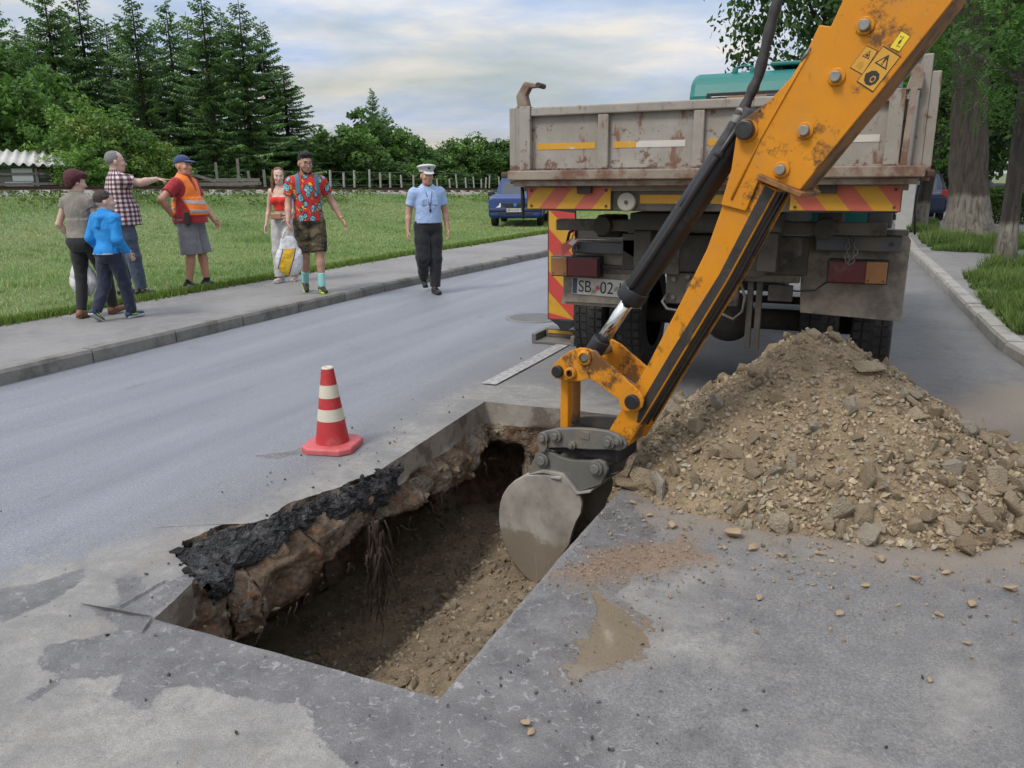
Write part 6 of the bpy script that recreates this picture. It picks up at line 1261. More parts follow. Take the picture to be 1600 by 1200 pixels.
for sx in (-1, 1): 
    S = SDF(.02*s); Tm['torso'](S, .028*s); S.cut(P(sx*.095, 0, 0), (sx, 0, 0)); S.cut(P(sx*.145, 0, 0), (-sx, 0, 0)); S.cut(P(0, 0, 1.27), (0, 0, 1)); link('strap', S.mesh('strap', .0075, cloth('teal_backpack', (0, 0, 0))), None, bpk)
wr = Tm['J']['wrL']; el = Tm['J']['elL']; MB().cyl(wr+(el-wr)*.06, wr+(el-wr)*.14, .034, n=16).build('bracelet', M('gold', (.5, .33, .1), .4, .6), Tm['root'])
t = NT('bag_printed_plastic'); X, Y, Z = t.sep(); q = t.math('ADD', t.math('MULTIPLY', t.math('SINE', t.math('ADD', t.math('MULTIPLY', X, 15.), t.math('MULTIPLY', Z, 5.))), 1.), t.math('MULTIPLY', t.math('SUBTRACT', t.noise(9, 3, .6), .5), .5)); c = t.ramp(t.math('MULTIPLY_ADD', q, .5, .5), [(0, (.62, .62, .62)), (.60, (.03, .05, .22)), (.70, (.68, .42, .02))], 'CONSTANT'); tp = t.math('GREATER_THAN', Z, .63); c = t.mix(tp, c, (.64, .64, .64)); t.bump(t.noise(20, 5, .6), .8, .02); MBAG2 = t.done(c, .4)
wr = Tm['J']['wrR']; b = bag(None, (wr[0]+.02, wr[1]+.0, wr[2]-.07), .34, .46, .36, MBAG2, 'carrier_bag', None, None, .12); b.location = Tm['root'].location; b.rotation_euler = Tm['root'].rotation_euler; tag(b, 'large white carrier bag with yellow and blue print held by the young man', 'bag')
# policeman
Po = person('person', 'policeman in pale blue shirt, black trousers and white peaked cap stepping off the kerb', (-5.77, 10.1, .004), 224, 1.775,
    dict(elL=(-.265, -.03, 1.14), wrL=(-.265, .06, .90), elR=(.265, -.05, 1.14), wrR=(.30, .02, .90), kneeL=(-.075, .05, .50), ankL=(-.045, .10, .085), kneeR=(.12, .09, .52), ankR=(.02, -.30, .20), toeR=(0, .9, -.55)),
    dict(girth=1.10, skin=(.46, .255, .18), skinkey='p', head_yaw=4, head_pitch=-2, hair=((.02, .018, .016), 'crop')))
M_PBL = cloth('police_shirt_blue', (.33, .45, .68), .85, 1.0); Po['upper']('shirt', .018, 1.0, 'short', M_PBL, .062, .004); Po['lower']('trousers', .018, 1.03, cloth('police_trousers', (.010, .010, .013), .85, 1.), 'ankle', 1.22)
for sd in 'RL': Po['shoe'](sd, M('black_leather', (.018, .018, .02)), M_RUBB)
s = Po['s']; P = Po['P']; hd, HR, hs = Po['hd'], Po['HR'], Po['hs']
M_PCAP = M('cap_pale_grey', (.52, .52, .50), .8); S = SDF(.01); S.cc(hd(0, -.01, .05), hd(0, -.012, .085), .094*hs, .098*hs); S.el(hd(0, -.005, .115), np.array([.128, .138, .032])*hs, HR @ rotm((1, 0, 0), R(8)), .03); cp = worn(Po['root'], S, 'peaked_cap', M_PCAP, .006)
S = SDF(.008); S.el(hd(0, .092, .045), np.array([.075, .055, .010])*hs, HR @ rotm((1, 0, 0), R(-24))); link('peak', S.mesh('peak', .0055, M('cap_peak_white', (.66, .66, .65), .4)), None, cp); MB().cyl(hd(0, .098, .098), hd(0, .112, .098), .014, n=10).build('cap_badge', M('badge_dark', (.10, .09, .05), .4, .5), cp)
MB().tube([P(-.05, .075, 1.47), P(-.035, .125, 1.38), P(-.012, .145, 1.27), P(0, .148, 1.20), P(.012, .145, 1.27), P(.035, .125, 1.38), P(.05, .075, 1.47)], .005, 6).build('lanyard', M_STKB, Po['root']); MB().box(P(-.012, .14, 1.155), P(.012, .162, 1.20)).build('whistle', M_STKB, Po['root'], .004)
S = SDF(.03*s); Po['torso'](S, .023*s); S.cut(P(0, 0, 1.005), (0, 0, 1)); S.cut(P(0, 0, 1.04), (0, 0, -1)); k = worn(Po['root'], S, 'belt', M('belt_black', (.02, .02, .02), .5)); MB().box(P(-.045, .125, 1.0), P(.045, .150, 1.045)).build('buckle', M('belt_buckle', (.45, .45, .43), .35, .5), k, .004)
for sx in (-1, 1): MB().box(P(sx*.045, .118, 1.25), P(sx*.115, .140, 1.335)).build('shirt_pocket', M_PBL, Po['root'], .006); MB().box(P(sx*.09, -.03, 1.478), P(sx*.175, .03, 1.496)).build('epaulette', M('epaulette_black', (.02, .02, .03), .7), Po['root'], .005)
MB().prism([P(-.02, .07, 1.475), P(-.075, .05, 1.47), P(-.05, .105, 1.42)], (0, .006, 0)).build('collar', M_PBL, Po['root']); MB().prism([P(.02, .07, 1.475), P(.075, .05, 1.47), P(.05, .105, 1.42)], (0, .006, 0)).build('collar', M_PBL, Po['root'])
# ================================================================== VEGETATION
def mat_leaf(name, trans=.25, rough=.6):
    t = NT(name); c = t.attr('col', 'Color'); r = t.rnd(); c = t.mix(1., c, t.ramp(r, [(0, .8), (1, 1.18)]), 'MULTIPLY'); t.set(t.b.inputs['Base Color'], c); t.set(t.b.inputs['Roughness'], rough); t.set(t.b.inputs['Specular IOR Level'], .3)
    tr = t.n('ShaderNodeBsdfTranslucent', {'Color': t.mix(1., c, (1.1, 1.25, .6), 'MULTIPLY')}); mx = t.n('ShaderNodeMixShader', {0: trans}); t.t.links.new(t.b.outputs[0], mx.inputs[1]); t.t.links.new(tr.outputs[0], mx.inputs[2]); t.t.links.new(mx.outputs[0], t.out.inputs[0]); return t.m
M_LEAF = mat_leaf('broad_leaves', .3); M_NEEDLE = mat_leaf('spruce_needles', .12); M_GRASS = mat_leaf('grass_blades', .3)
def mat_bark(name, c1, c2, wash=None):
    t = NT(name); X, Y, Z = t.sep(); n = t.noise(5, 8, .7, t.map((3, 3, .45)), .8); c = t.ramp(n, [(.32, c1), (.66, c2)])
    if wash: c = t.mix(t.ramp(t.n('ShaderNodeMapRange', {0: t.math('ADD', Z, t.math('MULTIPLY', t.noise(3, 4, .6), .35)), 1: wash, 2: wash+.12, 3: 1., 4: 0.}).outputs[0], [(0, 0), (1, .75)]), c, t.ramp(n, [(.36, (.12, .10, .08)), (.55, (.33, .30, .25))]))
    t.bump(n, 1., .09); return t.done(c, .95)
M_BARK = mat_bark('tree_bark', (.022, .018, .014), (.075, .06, .046)); M_BARKW = mat_bark('bark_with_old_limewash', (.035, .028, .022), (.13, .107, .085), 1.15); M_BARKW2 = mat_bark('dark_bark_with_limewash', (.02, .017, .014), (.085, .07, .056), .85); M_BARKS = mat_bark('spruce_bark', (.03, .022, .016), (.09, .066, .05))
def leaf_quads(P, N, size, asp, r, cols, mat, name, tri=False):
    """P centres, N rough normals; each leaf a folded diamond of two triangles"""
    n = len(P); a = r.normal(size=(n, 3)); a -= N*np.sum(a*N, 1)[:, None]; a /= np.linalg.norm(a, axis=1)[:, None]+1e-9; b = np.cross(N, a); s = size[:, None]
    v = np.stack([P-a*s, P+b*s*asp-N*s*.15, P+a*s, P-b*s*asp-N*s*.15], 1).reshape(-1, 3); i = np.arange(n)[:, None]*4
    me = np_mesh(name, v, None, np.concatenate([i+np.array([[0, 1, 2]]), i+np.array([[0, 2, 3]])]), mat); vcol(me, 'col', np.repeat(cols, 4, 0)); return me
def rnorm(r, n): v = r.normal(size=(n, 3)); return v/np.linalg.norm(v, axis=1)[:, None]
def crown(seed, rad, hgt, nclump, per, leaf, pal, base=.0, spread=.55, name='crown', clr=None):
    r = np.random.default_rng(seed); Ps = []; Ns = []; Cs = []; Ss = []
    for k in range(nclump):
        u = rnorm(r, 1)[0]; q = r.random()**.45; c = u*q*np.array([rad, rad, hgt/2])*(.9+.35*(vnoise(u[None]*2+seed, seed)[0])); c[2] += hgt/2+base
        cr = (clr or rad*.26)*r.uniform(.6, 1.25); d = rnorm(r, per)*(r.random((per, 1))**.4)*cr*np.array([1, 1, .75]); Ps.append(c+d); nn = d/cr*.8+rnorm(r, per)*.9+np.array([0, 0, .45]); Ns.append(nn/np.linalg.norm(nn, axis=1)[:, None])
        col = np.array(pal[r.integers(len(pal))])*r.uniform(.8, 1.2); Cs.append(col*r.uniform(.8, 1.25, (per, 1))); Ss.append(leaf*r.uniform(.6, 1.3, per))
    return leaf_quads(np.concatenate(Ps), np.concatenate(Ns), np.concatenate(Ss), spread, r, np.concatenate(Cs), M_LEAF, name)
def trunk_mb(h, r0, r1, seed=0, lean=(0, 0), limbs=6, crown_r=2., crown_z=None, flare=1.25):
    r = np.random.default_rng(seed); m = MB(); n = 12; pts = []; rr = []
    for k in range(n): u = k/(n-1); pts.append((lean[0]*u+.04*r0/.2*math.sin(u*5+seed), lean[1]*u+.04*r0/.2*math.cos(u*4+seed), -.1+(h+.1)*u)); rr.append((r0+(r1-r0)*u)*(1+(flare-1)*math.exp(-u*14)))
    m.tube(pts, rr, 14); cz = crown_z or h*.5
    for k in range(limbs):
        a = r.uniform(0, 6.28); z = r.uniform(cz, h*.95); u = z/h; p = Vector((lean[0]*u, lean[1]*u, z)); L = crown_r*r.uniform(.6, .95); q = [p]
        for j in range(1, 5): q.append(p+Vector((math.cos(a)*L*j/4, math.sin(a)*L*j/4, L*.55*(j/4)**.8+r.normal()*.08)))
        m.tube(q, [r1*1.0*(1-.8*j/4)+.012 for j in range(5)], 7)
    return m
def displace_bark(me, amp, sc, seed):
    n = len(me.vertices); co = np.empty(n*3, np.float32); me.vertices.foreach_get('co', co); co = co.reshape(-1, 3); no = co.copy(); no[:, 2] = 0; no /= np.linalg.norm(no, axis=1)[:, None]+1e-6
    f = fbm(co*np.array([sc, sc, sc*.18]), 4, seed, .6); co += no*(f*amp)[:, None]; me.vertices.foreach_set('co', co.ravel()); me.update()
DG = [(.046, .092, .026), (.064, .125, .033), (.038, .076, .026)]; MG = [(.085, .165, .036), (.11, .20, .048), (.066, .135, .034)]; LG = [(.125, .235, .05), (.16, .27, .062), (.095, .185, .042), (.21, .28, .07)]
# ---- spruces
def spruce_crown(seed, H=13., Rb=2.6):
    r = np.random.default_rng(seed); V = []; T = []; C = []; nb = 0; z = .5
    while z < H-.15:
        u = z/H; nbr = 7 if u < .8 else 5; a0 = r.uniform(0, 6.28)
        for k in range(nbr):
            a = a0+k*6.283/nbr+r.normal()*.35; L = Rb*(1-u)**.78*r.choice([.45, .75, .95, 1.05, 1.3])*r.uniform(.85, 1.1)+.10; zb = z; z = zb+r.normal()*.16; dirh = np.array([math.cos(a), math.sin(a), 0]); side = np.array([-dirh[1], dirh[0], 0]); ns = max(3, int(L/.16)); dz0 = .25 if u > .75 else (-.02 if u > .4 else -.20)
            for j in range(1, ns+1):
                s = j/ns; p = np.array([0, 0, z])+dirh*L*s+np.array([0, 0, L*(dz0*s-.16*s*(1-s)+.10*s*s)]); w = .30*(1-.55*s)*min(1, L/1.2)+.07
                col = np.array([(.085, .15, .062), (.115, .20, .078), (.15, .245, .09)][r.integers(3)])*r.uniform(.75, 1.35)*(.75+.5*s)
                for sg in (-1, 1):
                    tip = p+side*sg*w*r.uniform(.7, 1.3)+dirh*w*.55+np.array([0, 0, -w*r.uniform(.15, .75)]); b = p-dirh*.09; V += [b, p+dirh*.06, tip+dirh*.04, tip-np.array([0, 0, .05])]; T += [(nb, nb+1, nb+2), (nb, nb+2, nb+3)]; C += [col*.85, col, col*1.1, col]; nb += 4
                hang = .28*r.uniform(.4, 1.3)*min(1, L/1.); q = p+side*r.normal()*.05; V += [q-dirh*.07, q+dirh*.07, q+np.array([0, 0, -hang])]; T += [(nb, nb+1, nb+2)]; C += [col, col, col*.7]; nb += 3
            V += [np.array([0, 0, z])+dirh*L*.9+np.array([0, 0, L*(dz0*.9-.06+.08)]), np.array([0, 0, z])+dirh*(L+.16)+np.array([0, 0, L*(dz0+.10)+.02]), np.array([0, 0, z])+dirh*L*.9+side*.07+np.array([0, 0, L*(dz0*.9-.06+.04)])]; T.append((nb, nb+1, nb+2)); C += [col]*3; nb += 3; z = zb
        z += .22+.12*(1-u)+(r.random() < .12)*.3
    me = np_mesh('spruce_crown', np.array(V), None, np.array(T), M_NEEDLE); vcol(me, 'col', np.array(C)); return me
SPR = [spruce_crown(11+k, 13., 3.0+.3*k) for k in range(5)]
spr_tr = MB().tube([(0, 0, -.3), (0, 0, 4), (0, 0, 9), (0, 0, 13.1)], [.24, .18, .09, .015], 10).mesh('trunk', M_BARKS)
SPL = [('tallest dark spruce at the end of the row', 0)]
spr = [(15, 46, 14.5), (62, 52, 12.2), (112, 47, 14.0), (160, 49, 14.2), (196, 52, 12.6), (240, 48, 13.6), (290, 50, 13.4), (343, 49, 13.9), (398, 50, 13.6), (428, 52, 12.4), (456, 53, 9.6), (-45, 50, 14), (588, 72, 8.8), (606, 74, 7.6)]
CW = cam.matrix_world.copy()
def at(x, y, depth):                                  # where a bearing of the survey meets a given distance
    return CW @ Vector(((x-800)/1230*depth, -(y-600)/1230*depth, -depth))
spr += [(86, 55, 13.2), (138, 56, 13.6), (218, 56, 13.8), (266, 55, 13.0), (318, 56, 13.9), (370, 56, 14.2), (35, 56, 13.6)]
for k, (px, dp, H) in enumerate(spr):
    H = H*(.86 if k not in (12, 13) else 1); p = at(px, 288, dp); lab = 'tall dark spruce in the dense row behind the railway' if k not in (12, 13) else ('taller of two far spruces rising above the round green trees' if k == 12 else 'shorter of two far spruces rising above the round green trees')
    o = thing('spruce_tree', lab, 'tree', (p.x, p.y, .6), k*1.7, 'spruces behind the railway' if k not in (12, 13) else 'distant spruces'); sc = (H-.6+.6)/13.; wx = 1.5 if k == 10 else (.8 if k in (12, 13) else 1.0); o.scale = (sc*wx, sc*wx, sc)
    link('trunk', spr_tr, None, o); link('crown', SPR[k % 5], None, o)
# ---- broadleaf trees and bushes left
CR_D = [crown(30+k, 3.0, 5.2, 130, 85, .13, [DG, MG][k % 2], .9) for k in range(3)]; CR_L = [crown(40+k, 2.0, 3.3, 130, 95, .085, LG if k < 2 else LG[:3], .15) for k in range(3)]
CR_F = [crown(60+k, 2.6, 4.6, 120, 60, .16, MG+DG[:1], .5) for k in range(3)]
tr_b = trunk_mb(4.2, .16, .05, 3, (.1, 0), 8, 1.8, 1.4).mesh('trunk', M_BARK); tr_s = trunk_mb(2.0, .06, .02, 5, (.1, .1), 8, 1.2, .4).mesh('trunk', M_BARK)
def tree(lab, px, py, dp, cm, tm, sc, sz=1., group=None, name='broadleaf_tree', z=None, rz=0, cat='tree'):
    p = at(px, py, dp); o = thing(name, lab, cat, (p.x, p.y, p.z if z is None else z), rz, group); o.scale = (sc, sc, sc*sz); link('trunk', tm, None, o); link('crown', cm, None, o); return o
tree('big rounded tree overhanging the corrugated shed', 2, 290, 34, CR_D[1], tr_b, 1.05, 1.0, None, rz=1, z=1.0); tree('dark tree rising behind the shed roof', 62, 290, 37, CR_D[0], tr_b, .80, .75, None, rz=2, z=1.1)
tree('bright green elder bush behind the woman in the taupe top', 150, 292, 31, CR_L[0], tr_s, .95, 1.0, None, 'bush', z=1.05, rz=0, cat='bush'); tree('bright green bush beside the man in the checked shirt', 200, 292, 32, CR_L[1], tr_s, 1.0, .78, None, 'bush', z=1.05, rz=1, cat='bush'); tree('yellowish bush between the pointing man and the worker', 250, 292, 32.5, CR_L[1], tr_s, .58, 1.05, None, 'bush', z=1.1, rz=2.3, cat='bush'); tree('dark low bush at the foot of the shed', 122, 292, 29, CR_L[2], tr_s, .55, .8, None, 'bush', z=1.2, rz=.6, cat='bush')
for k, (px, dp, sc, sz) in enumerate([(500, 58, 1.2, 1.0), (540, 56, 1.28, 1.05), (585, 60, 1.42, 1.1), (632, 60, 1.25, .92), (668, 64, 1.15, .86), (700, 64, 1.2, .84), (728, 66, 1.3, .95), (757, 68, 1.25, .98), (786, 70, 1.25, .88), (810, 74, 1.4, .9), (840, 78, 1.4, .9), (470, 58, 1.2, .95), (610, 56, 1.0, .75), (650, 58, .95, .72), (690, 60, .95, .7), (560, 56, .9, .8)]):
    tree('round green tree in the distant row behind the white posts', px, 290, dp, CR_F[k % 3], tr_b, sc*.86, sz*.84, 'distant round trees', z=.1, rz=k*1.3)
for k, (x, y, sc) in enumerate([(-9, 95, 1.6), (-2, 100, 1.8), (4, 98, 1.7), (-16, 100, 1.6), (9, 100, 1.9), (-22, 92, 1.6), (-28, 90, 1.5), (-34, 88, 1.5)]):
    o = thing('broadleaf_tree', 'far tree at the end of the road beyond the truck', 'tree', (x, y, -.1), k*2., 'far trees past the truck'); o.scale = (sc, sc, sc); link('trunk', tr_b, None, o); link('crown', CR_F[k % 3], None, o)
# ---- trees on the right-hand verge
bt = thing('poplar_tree', 'massive ridged trunk with faded limewash standing on the verge', 'tree', (2.22, 21.2, .1)); m = MB(); pts = []; rr = []
hs_ = np.concatenate([np.linspace(-.1, 1.4, 26), np.linspace(1.5, 13, 40)]); me_v = []; ns = 64
for z in hs_:
    rad = .40+.26*math.exp(-max(z, 0)*2.0)-.012*z; lx = -.11*z
    for i in range(ns): a = 2*math.pi*i/ns; f = 1+.09*math.exp(-max(z, 0)*1.5)*math.sin(a*5+1); me_v.append((lx+rad*f*math.cos(a), rad*f*math.sin(a), z))
q = [[k*ns+i, k*ns+(i+1) % ns, (k+1)*ns+(i+1) % ns, (k+1)*ns+i] for k in range(len(hs_)-1) for i in range(ns)]; me = np_mesh('trunk', np.array(me_v), np.array(q), None, M_BARKW, True); displace_bark(me, .16, 7., 4); link('trunk', me, None, bt)
for k in range(6): a = k*1.1+.4; MB().tube([(-.45, 0, 4.2+k*.7), (-.5+1.2*math.cos(a), 1.2*math.sin(a), 5.4+k*.8), (-.6+2.6*math.cos(a), 2.6*math.sin(a), 6.6+k*.9)], [.16, .10, .03], 8).build('limb', M_BARK, bt)
link('crown', crown(81, 4.6, 9.5, 330, 70, .075, MG+DG, 3.9, .6, 'crown', 1.0), None, bt)
def spray_crown(seed, centre, rad, n, size, pal):
    """pinnate sprays: a drooping rachis carrying two rows of small leaflets"""
    r = np.random.default_rng(seed); Ps = []; Ns = []; Cs = []; Ss = []
    for k in range(n):
        c = np.array(centre)+rnorm(r, 1)[0]*r.random()**.4*np.array(rad); a = r.uniform(0, 6.28); d = np.array([math.cos(a), math.sin(a), r.uniform(-.75, .05)]); d /= np.linalg.norm(d); sd = np.cross(d, (0, 0, 1)); sd /= np.linalg.norm(sd)+1e-6; up = np.cross(sd, d); col = np.array(pal[r.integers(len(pal))])*r.uniform(.8, 1.25); L = r.uniform(.22, .42)
        for j in np.linspace(.1, 1, 8):
            for sg in (-1, 1): Ps.append(c+d*L*j+sd*sg*.038*(1.15-.5*j)+np.array([0, 0, -.08*j*j])); Ns.append(up*.9+rnorm(r, 1)[0]*.35); Cs.append(col*r.uniform(.85, 1.15)); Ss.append(size*r.uniform(.8, 1.2))
    N = np.array(Ns); N /= np.linalg.norm(N, axis=1)[:, None]; return leaf_quads(np.array(Ps), N, np.array(Ss), .45, r, np.array(Cs), M_LEAF, 'crown')
lt = thing('locust_tree', 'slim dark leaning trunk with feathery green leaves on the grass verge', 'tree', (2.16, 15.4, .1)); me = trunk_mb(6.5, .135, .07, 8, (-.02, .2), 7, 1.8, 2.4, 1.5).mesh('trunk', M_BARKW2); link('trunk', me, None, lt)
LGm = [(.06, .155, .03), (.085, .19, .038), (.045, .12, .026)]
link('crown', spray_crown(5, (-.15, -.1, 3.6), (1.45, 1.5, 1.35), 560, .030, LGm), None, lt); link('crown', spray_crown(6, (.3, .2, 5.6), (2.2, 2.0, 1.6), 420, .033, LGm), None, lt)
tt = thing('young_tree', 'thin dark trunk leaning beside the parked dark car', 'tree', (1.42, 25.6, .1)); me = trunk_mb(4.8, .21, .1, 4, (.35, .1), 6, 1.5, 2.2, 1.3).mesh('trunk', M_BARKW2); link('trunk', me, None, tt); link('crown', crown(83, 1.9, 3.4, 90, 90, .06, MG+LG[:1], 1.75, .6, 'crown', .55), None, tt)
for k, (x, y, sc, sz, cm, lab) in enumerate([(-2.2, 33, 1.35, 1.35, crown(84, 3.1, 6.4, 190, 85, .085, DG+MG[:1], 2.0, .65), 'leafy poplar whose crown shows above the teal cab'), (3.6, 44, 1.25, 1.3, CR_D[0], 'dark tree over the parked pale car'), (7.4, 41, 1.2, 1.35, CR_D[1], 'dark tree behind the hedge'), (6.2, 60, 1.6, 1.35, CR_D[2], 'deep green tree at the back of the car park'), (.3, 56, 1.5, 1.4, CR_D[1], 'deep green tree beyond the dark parked car'), (10.5, 52, 1.7, 1.35, CR_D[0], 'far dark tree behind the silver car'), (3.2, 66, 1.9, 1.4, CR_D[2], 'farthest dark tree closing the car park view')]):
    o = thing('broadleaf_tree', lab, 'tree', (x, y, .1), k*1.9); o.scale = (sc, sc, sc*sz); link('trunk', tr_b, None, o); link('crown', cm, None, o)
# hedge
r = np.random.default_rng(77); n = 26000; hx = r.uniform(3.35, 9.5, n); hy = 28.6+r.uniform(0, 1.4, n)+(hx-3.3)*-.22; hz = r.random(n)**.7*(1.02+.14*np.sin(hx*3))
sh = r.random(n) < .65; hy = np.where(sh, 28.55+(hx-3.3)*-.22+r.normal(size=n)*.06+.05*np.sin(hx*9), hy); hz = np.where(sh, hz, .9+.18*r.random(n)); nn = rnorm(r, n)+np.array([0, -.7, .6]); nn /= np.linalg.norm(nn, axis=1)[:, None]
hg = thing('clipped_hedge', 'clipped bright green hedge in front of the silver parked car', 'hedge', (0, 0, .1)); link('foliage', leaf_quads(np.column_stack([hx, hy, hz]), nn, .045*r.uniform(.6, 1.3, n), .6, r, np.array(LG)[r.integers(0, 4, n)]*.72*r.uniform(.7, 1.2, (n, 1)), M_LEAF, 'foliage'), None, hg)
mb = MB()
for k in range(28): x = 3.5+k*.21; mb.tube([(x, 29.0-(x-3.3)*.22, 0), (x+.05, 29.0-(x-3.3)*.22, .5), (x-.05, 29.05-(x-3.3)*.22, .95)], [.02, .015, .006], 5)
mb.build('stems', M_BARK, hg)
# ---- grass
def blades(x, y, z, h, w, cols, r, name, label, bend=.45):
    n = len(x); a = r.uniform(0, 6.283, n); dx, dy = np.cos(a), np.sin(a); b = h*bend*r.uniform(.2, 1.3, n); c = r.uniform(0, 6.283, n); bx, by = np.cos(c)*b, np.sin(c)*b
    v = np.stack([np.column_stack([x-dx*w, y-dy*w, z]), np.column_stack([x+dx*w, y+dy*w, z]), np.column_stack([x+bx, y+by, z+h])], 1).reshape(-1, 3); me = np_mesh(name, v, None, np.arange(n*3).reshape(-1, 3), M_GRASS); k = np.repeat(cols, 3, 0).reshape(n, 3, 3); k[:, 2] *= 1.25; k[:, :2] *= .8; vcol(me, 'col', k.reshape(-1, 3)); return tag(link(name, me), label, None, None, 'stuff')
r = np.random.default_rng(55); n = 420000; u = r.random(n)**1.25; yy = 3+42*r.random(n)**1.2; ge = gedge(yy); rx = railx(yy)+2.0; xx = ge+.02+(rx-ge)*u; dist = np.hypot(xx, yy); zz = fieldz(xx, yy)-.01
tone = fbm2(xx, yy, .5, 4, 91); mow = fbm2(xx*.4+yy*.9, yy*.3-xx*.15, .9, 3, 92); f = np.clip(.5+tone*1.6+mow*1.1, 0, 1)[:, None]
base = np.array([(.165, .26, .10)])*(1-f)+np.array([(.31, .365, .185)])*f; base = base*r.uniform(.65, 1.3, (n, 1)); dry = r.random(n) < .10+.25*np.clip(tone*2, 0, 1); base[dry] = np.array((.34, .30, .16))*r.uniform(.6, 1.1, (dry.sum(), 1))
hgt = (.025+.035*r.random(n))*(1+.9*np.clip(-tone*3, 0, 1))*(1+.5*smooth(.75, 1, u)); clump = fbm2(xx, yy, 2.2, 3, 93) > .16; hgt = np.where(clump, hgt*1.8, hgt)
blades(xx, yy, zz, hgt, .0042+.00055*dist*.9, base, r, 'field_grass', 'short mown grass of the field')
n = 22000; yy = 2+26*r.random(n)**1.2; xx = gedge(yy)-.02+r.normal(size=n)*.07; blades(xx, yy, np.full(n, .115), .04+.08*r.random(n), .004+.0005*np.hypot(xx, yy), np.array([(.12, .18, .035)])*r.uniform(.6, 1.4, (n, 1)), r, 'edge_grass', 'ragged grass along the pavement edge')
M_VERGE = M_FIELD
def patch(poly, nb, h0, h1, seed, lab):
    P = np.array(poly, float); r = np.random.default_rng(seed); c = P.mean(0); N = 40; out = resample(poly, .15); v = [(*c, .16)]; 
    rings = [.35, .7, .92, 1.]; zz = [.155, .145, .125, .098]; v = [(c[0], c[1], .16)]+[(*(c+(p-c)*s), z) for s, z in zip(rings, zz) for p in out]; n = len(out); f = [[0, 1+i, 1+(i+1) % n] for i in range(n)]+[[1+k*n+i, 1+k*n+n+i, 1+k*n+n+(i+1) % n, 1+k*n+(i+1) % n] for k in range(3) for i in range(n)]
    o = MB().add(v, f, True).build('verge_earth', M_FIELD); tag(o, lab.replace('grass', 'grassy earth'), None, None, 'structure')
    lo, hi = P.min(0), P.max(0); x = r.uniform(lo[0], hi[0], nb*2); y = r.uniform(lo[1], hi[1], nb*2); k = poly_sd(x, y, poly)+fbm2(x, y, 2.5, 3, seed)*.35 > .03; x, y = x[k][:nb], y[k][:nb]; n = len(x); t_ = fbm2(x, y, 1.6, 3, seed+1); h = (h0+(h1-h0)*r.random(n))*(1+1.2*np.clip(t_*3, -.5, 1)); blades(x, y, np.full(n, .115), h, .004+.00045*np.hypot(x, y), (np.array([(.07, .13, .03)])*(1-np.clip(.4+t_, 0, 1))[:, None]+np.array([(.15, .195, .06)])*np.clip(.4+t_, 0, 1)[:, None])*r.uniform(.6, 1.3, (n, 1)), r, 'verge_grass', lab, .6)
patch([(1.42, 8.9), (1.9, 8.6), (2.6, 9.0), (3.0, 11), (3.0, 14.5), (2.5, 15.9), (1.9, 15.2), (1.45, 13.4), (1.38, 11.5), (1.40, 10)], 26000, .06, .17, 3, 'long grass round the slim locust tree')
patch([(1.35, 18.2), (2.4, 17.8), (3.1, 19), (3.2, 22.5), (2.2, 23), (1.3, 22.2), (1.2, 20)], 15000, .10, .26, 4, 'tufted grass at the foot of the massive trunk')
patch([(1.05, 23.6), (1.8, 23.4), (2.0, 27.5), (1.1, 28)], 9000, .05, .14, 5, 'thin grass round the young leaning tree')
# coarse weeds on the bank
r = np.random.default_rng(66); n = 5200; c = r.integers(0, 60, n); cx = r.uniform(0, 1, 60); cy = r.uniform(9, 40, 60); X0 = railx(cy)+1.5+cx*3.2; x = X0[c]+r.normal(size=n)*.28; y = cy[c]+r.normal(size=n)*.35; nn = rnorm(r, n)+np.array([.3, -.3, .7]); nn /= np.linalg.norm(nn, axis=1)[:, None]
tag(link('bank_weeds', leaf_quads(np.column_stack([x, y, fieldz(x, y)+.03+.20*r.random(n)]), nn, .055*r.uniform(.5, 1.3, n), .55, r, np.array(LG)[r.integers(0, 4, n)]*.8*r.uniform(.7, 1.2, (n, 1)), M_LEAF, 'bank_weeds')), 'leafy weeds growing on the railway bank', None, None, 'stuff')
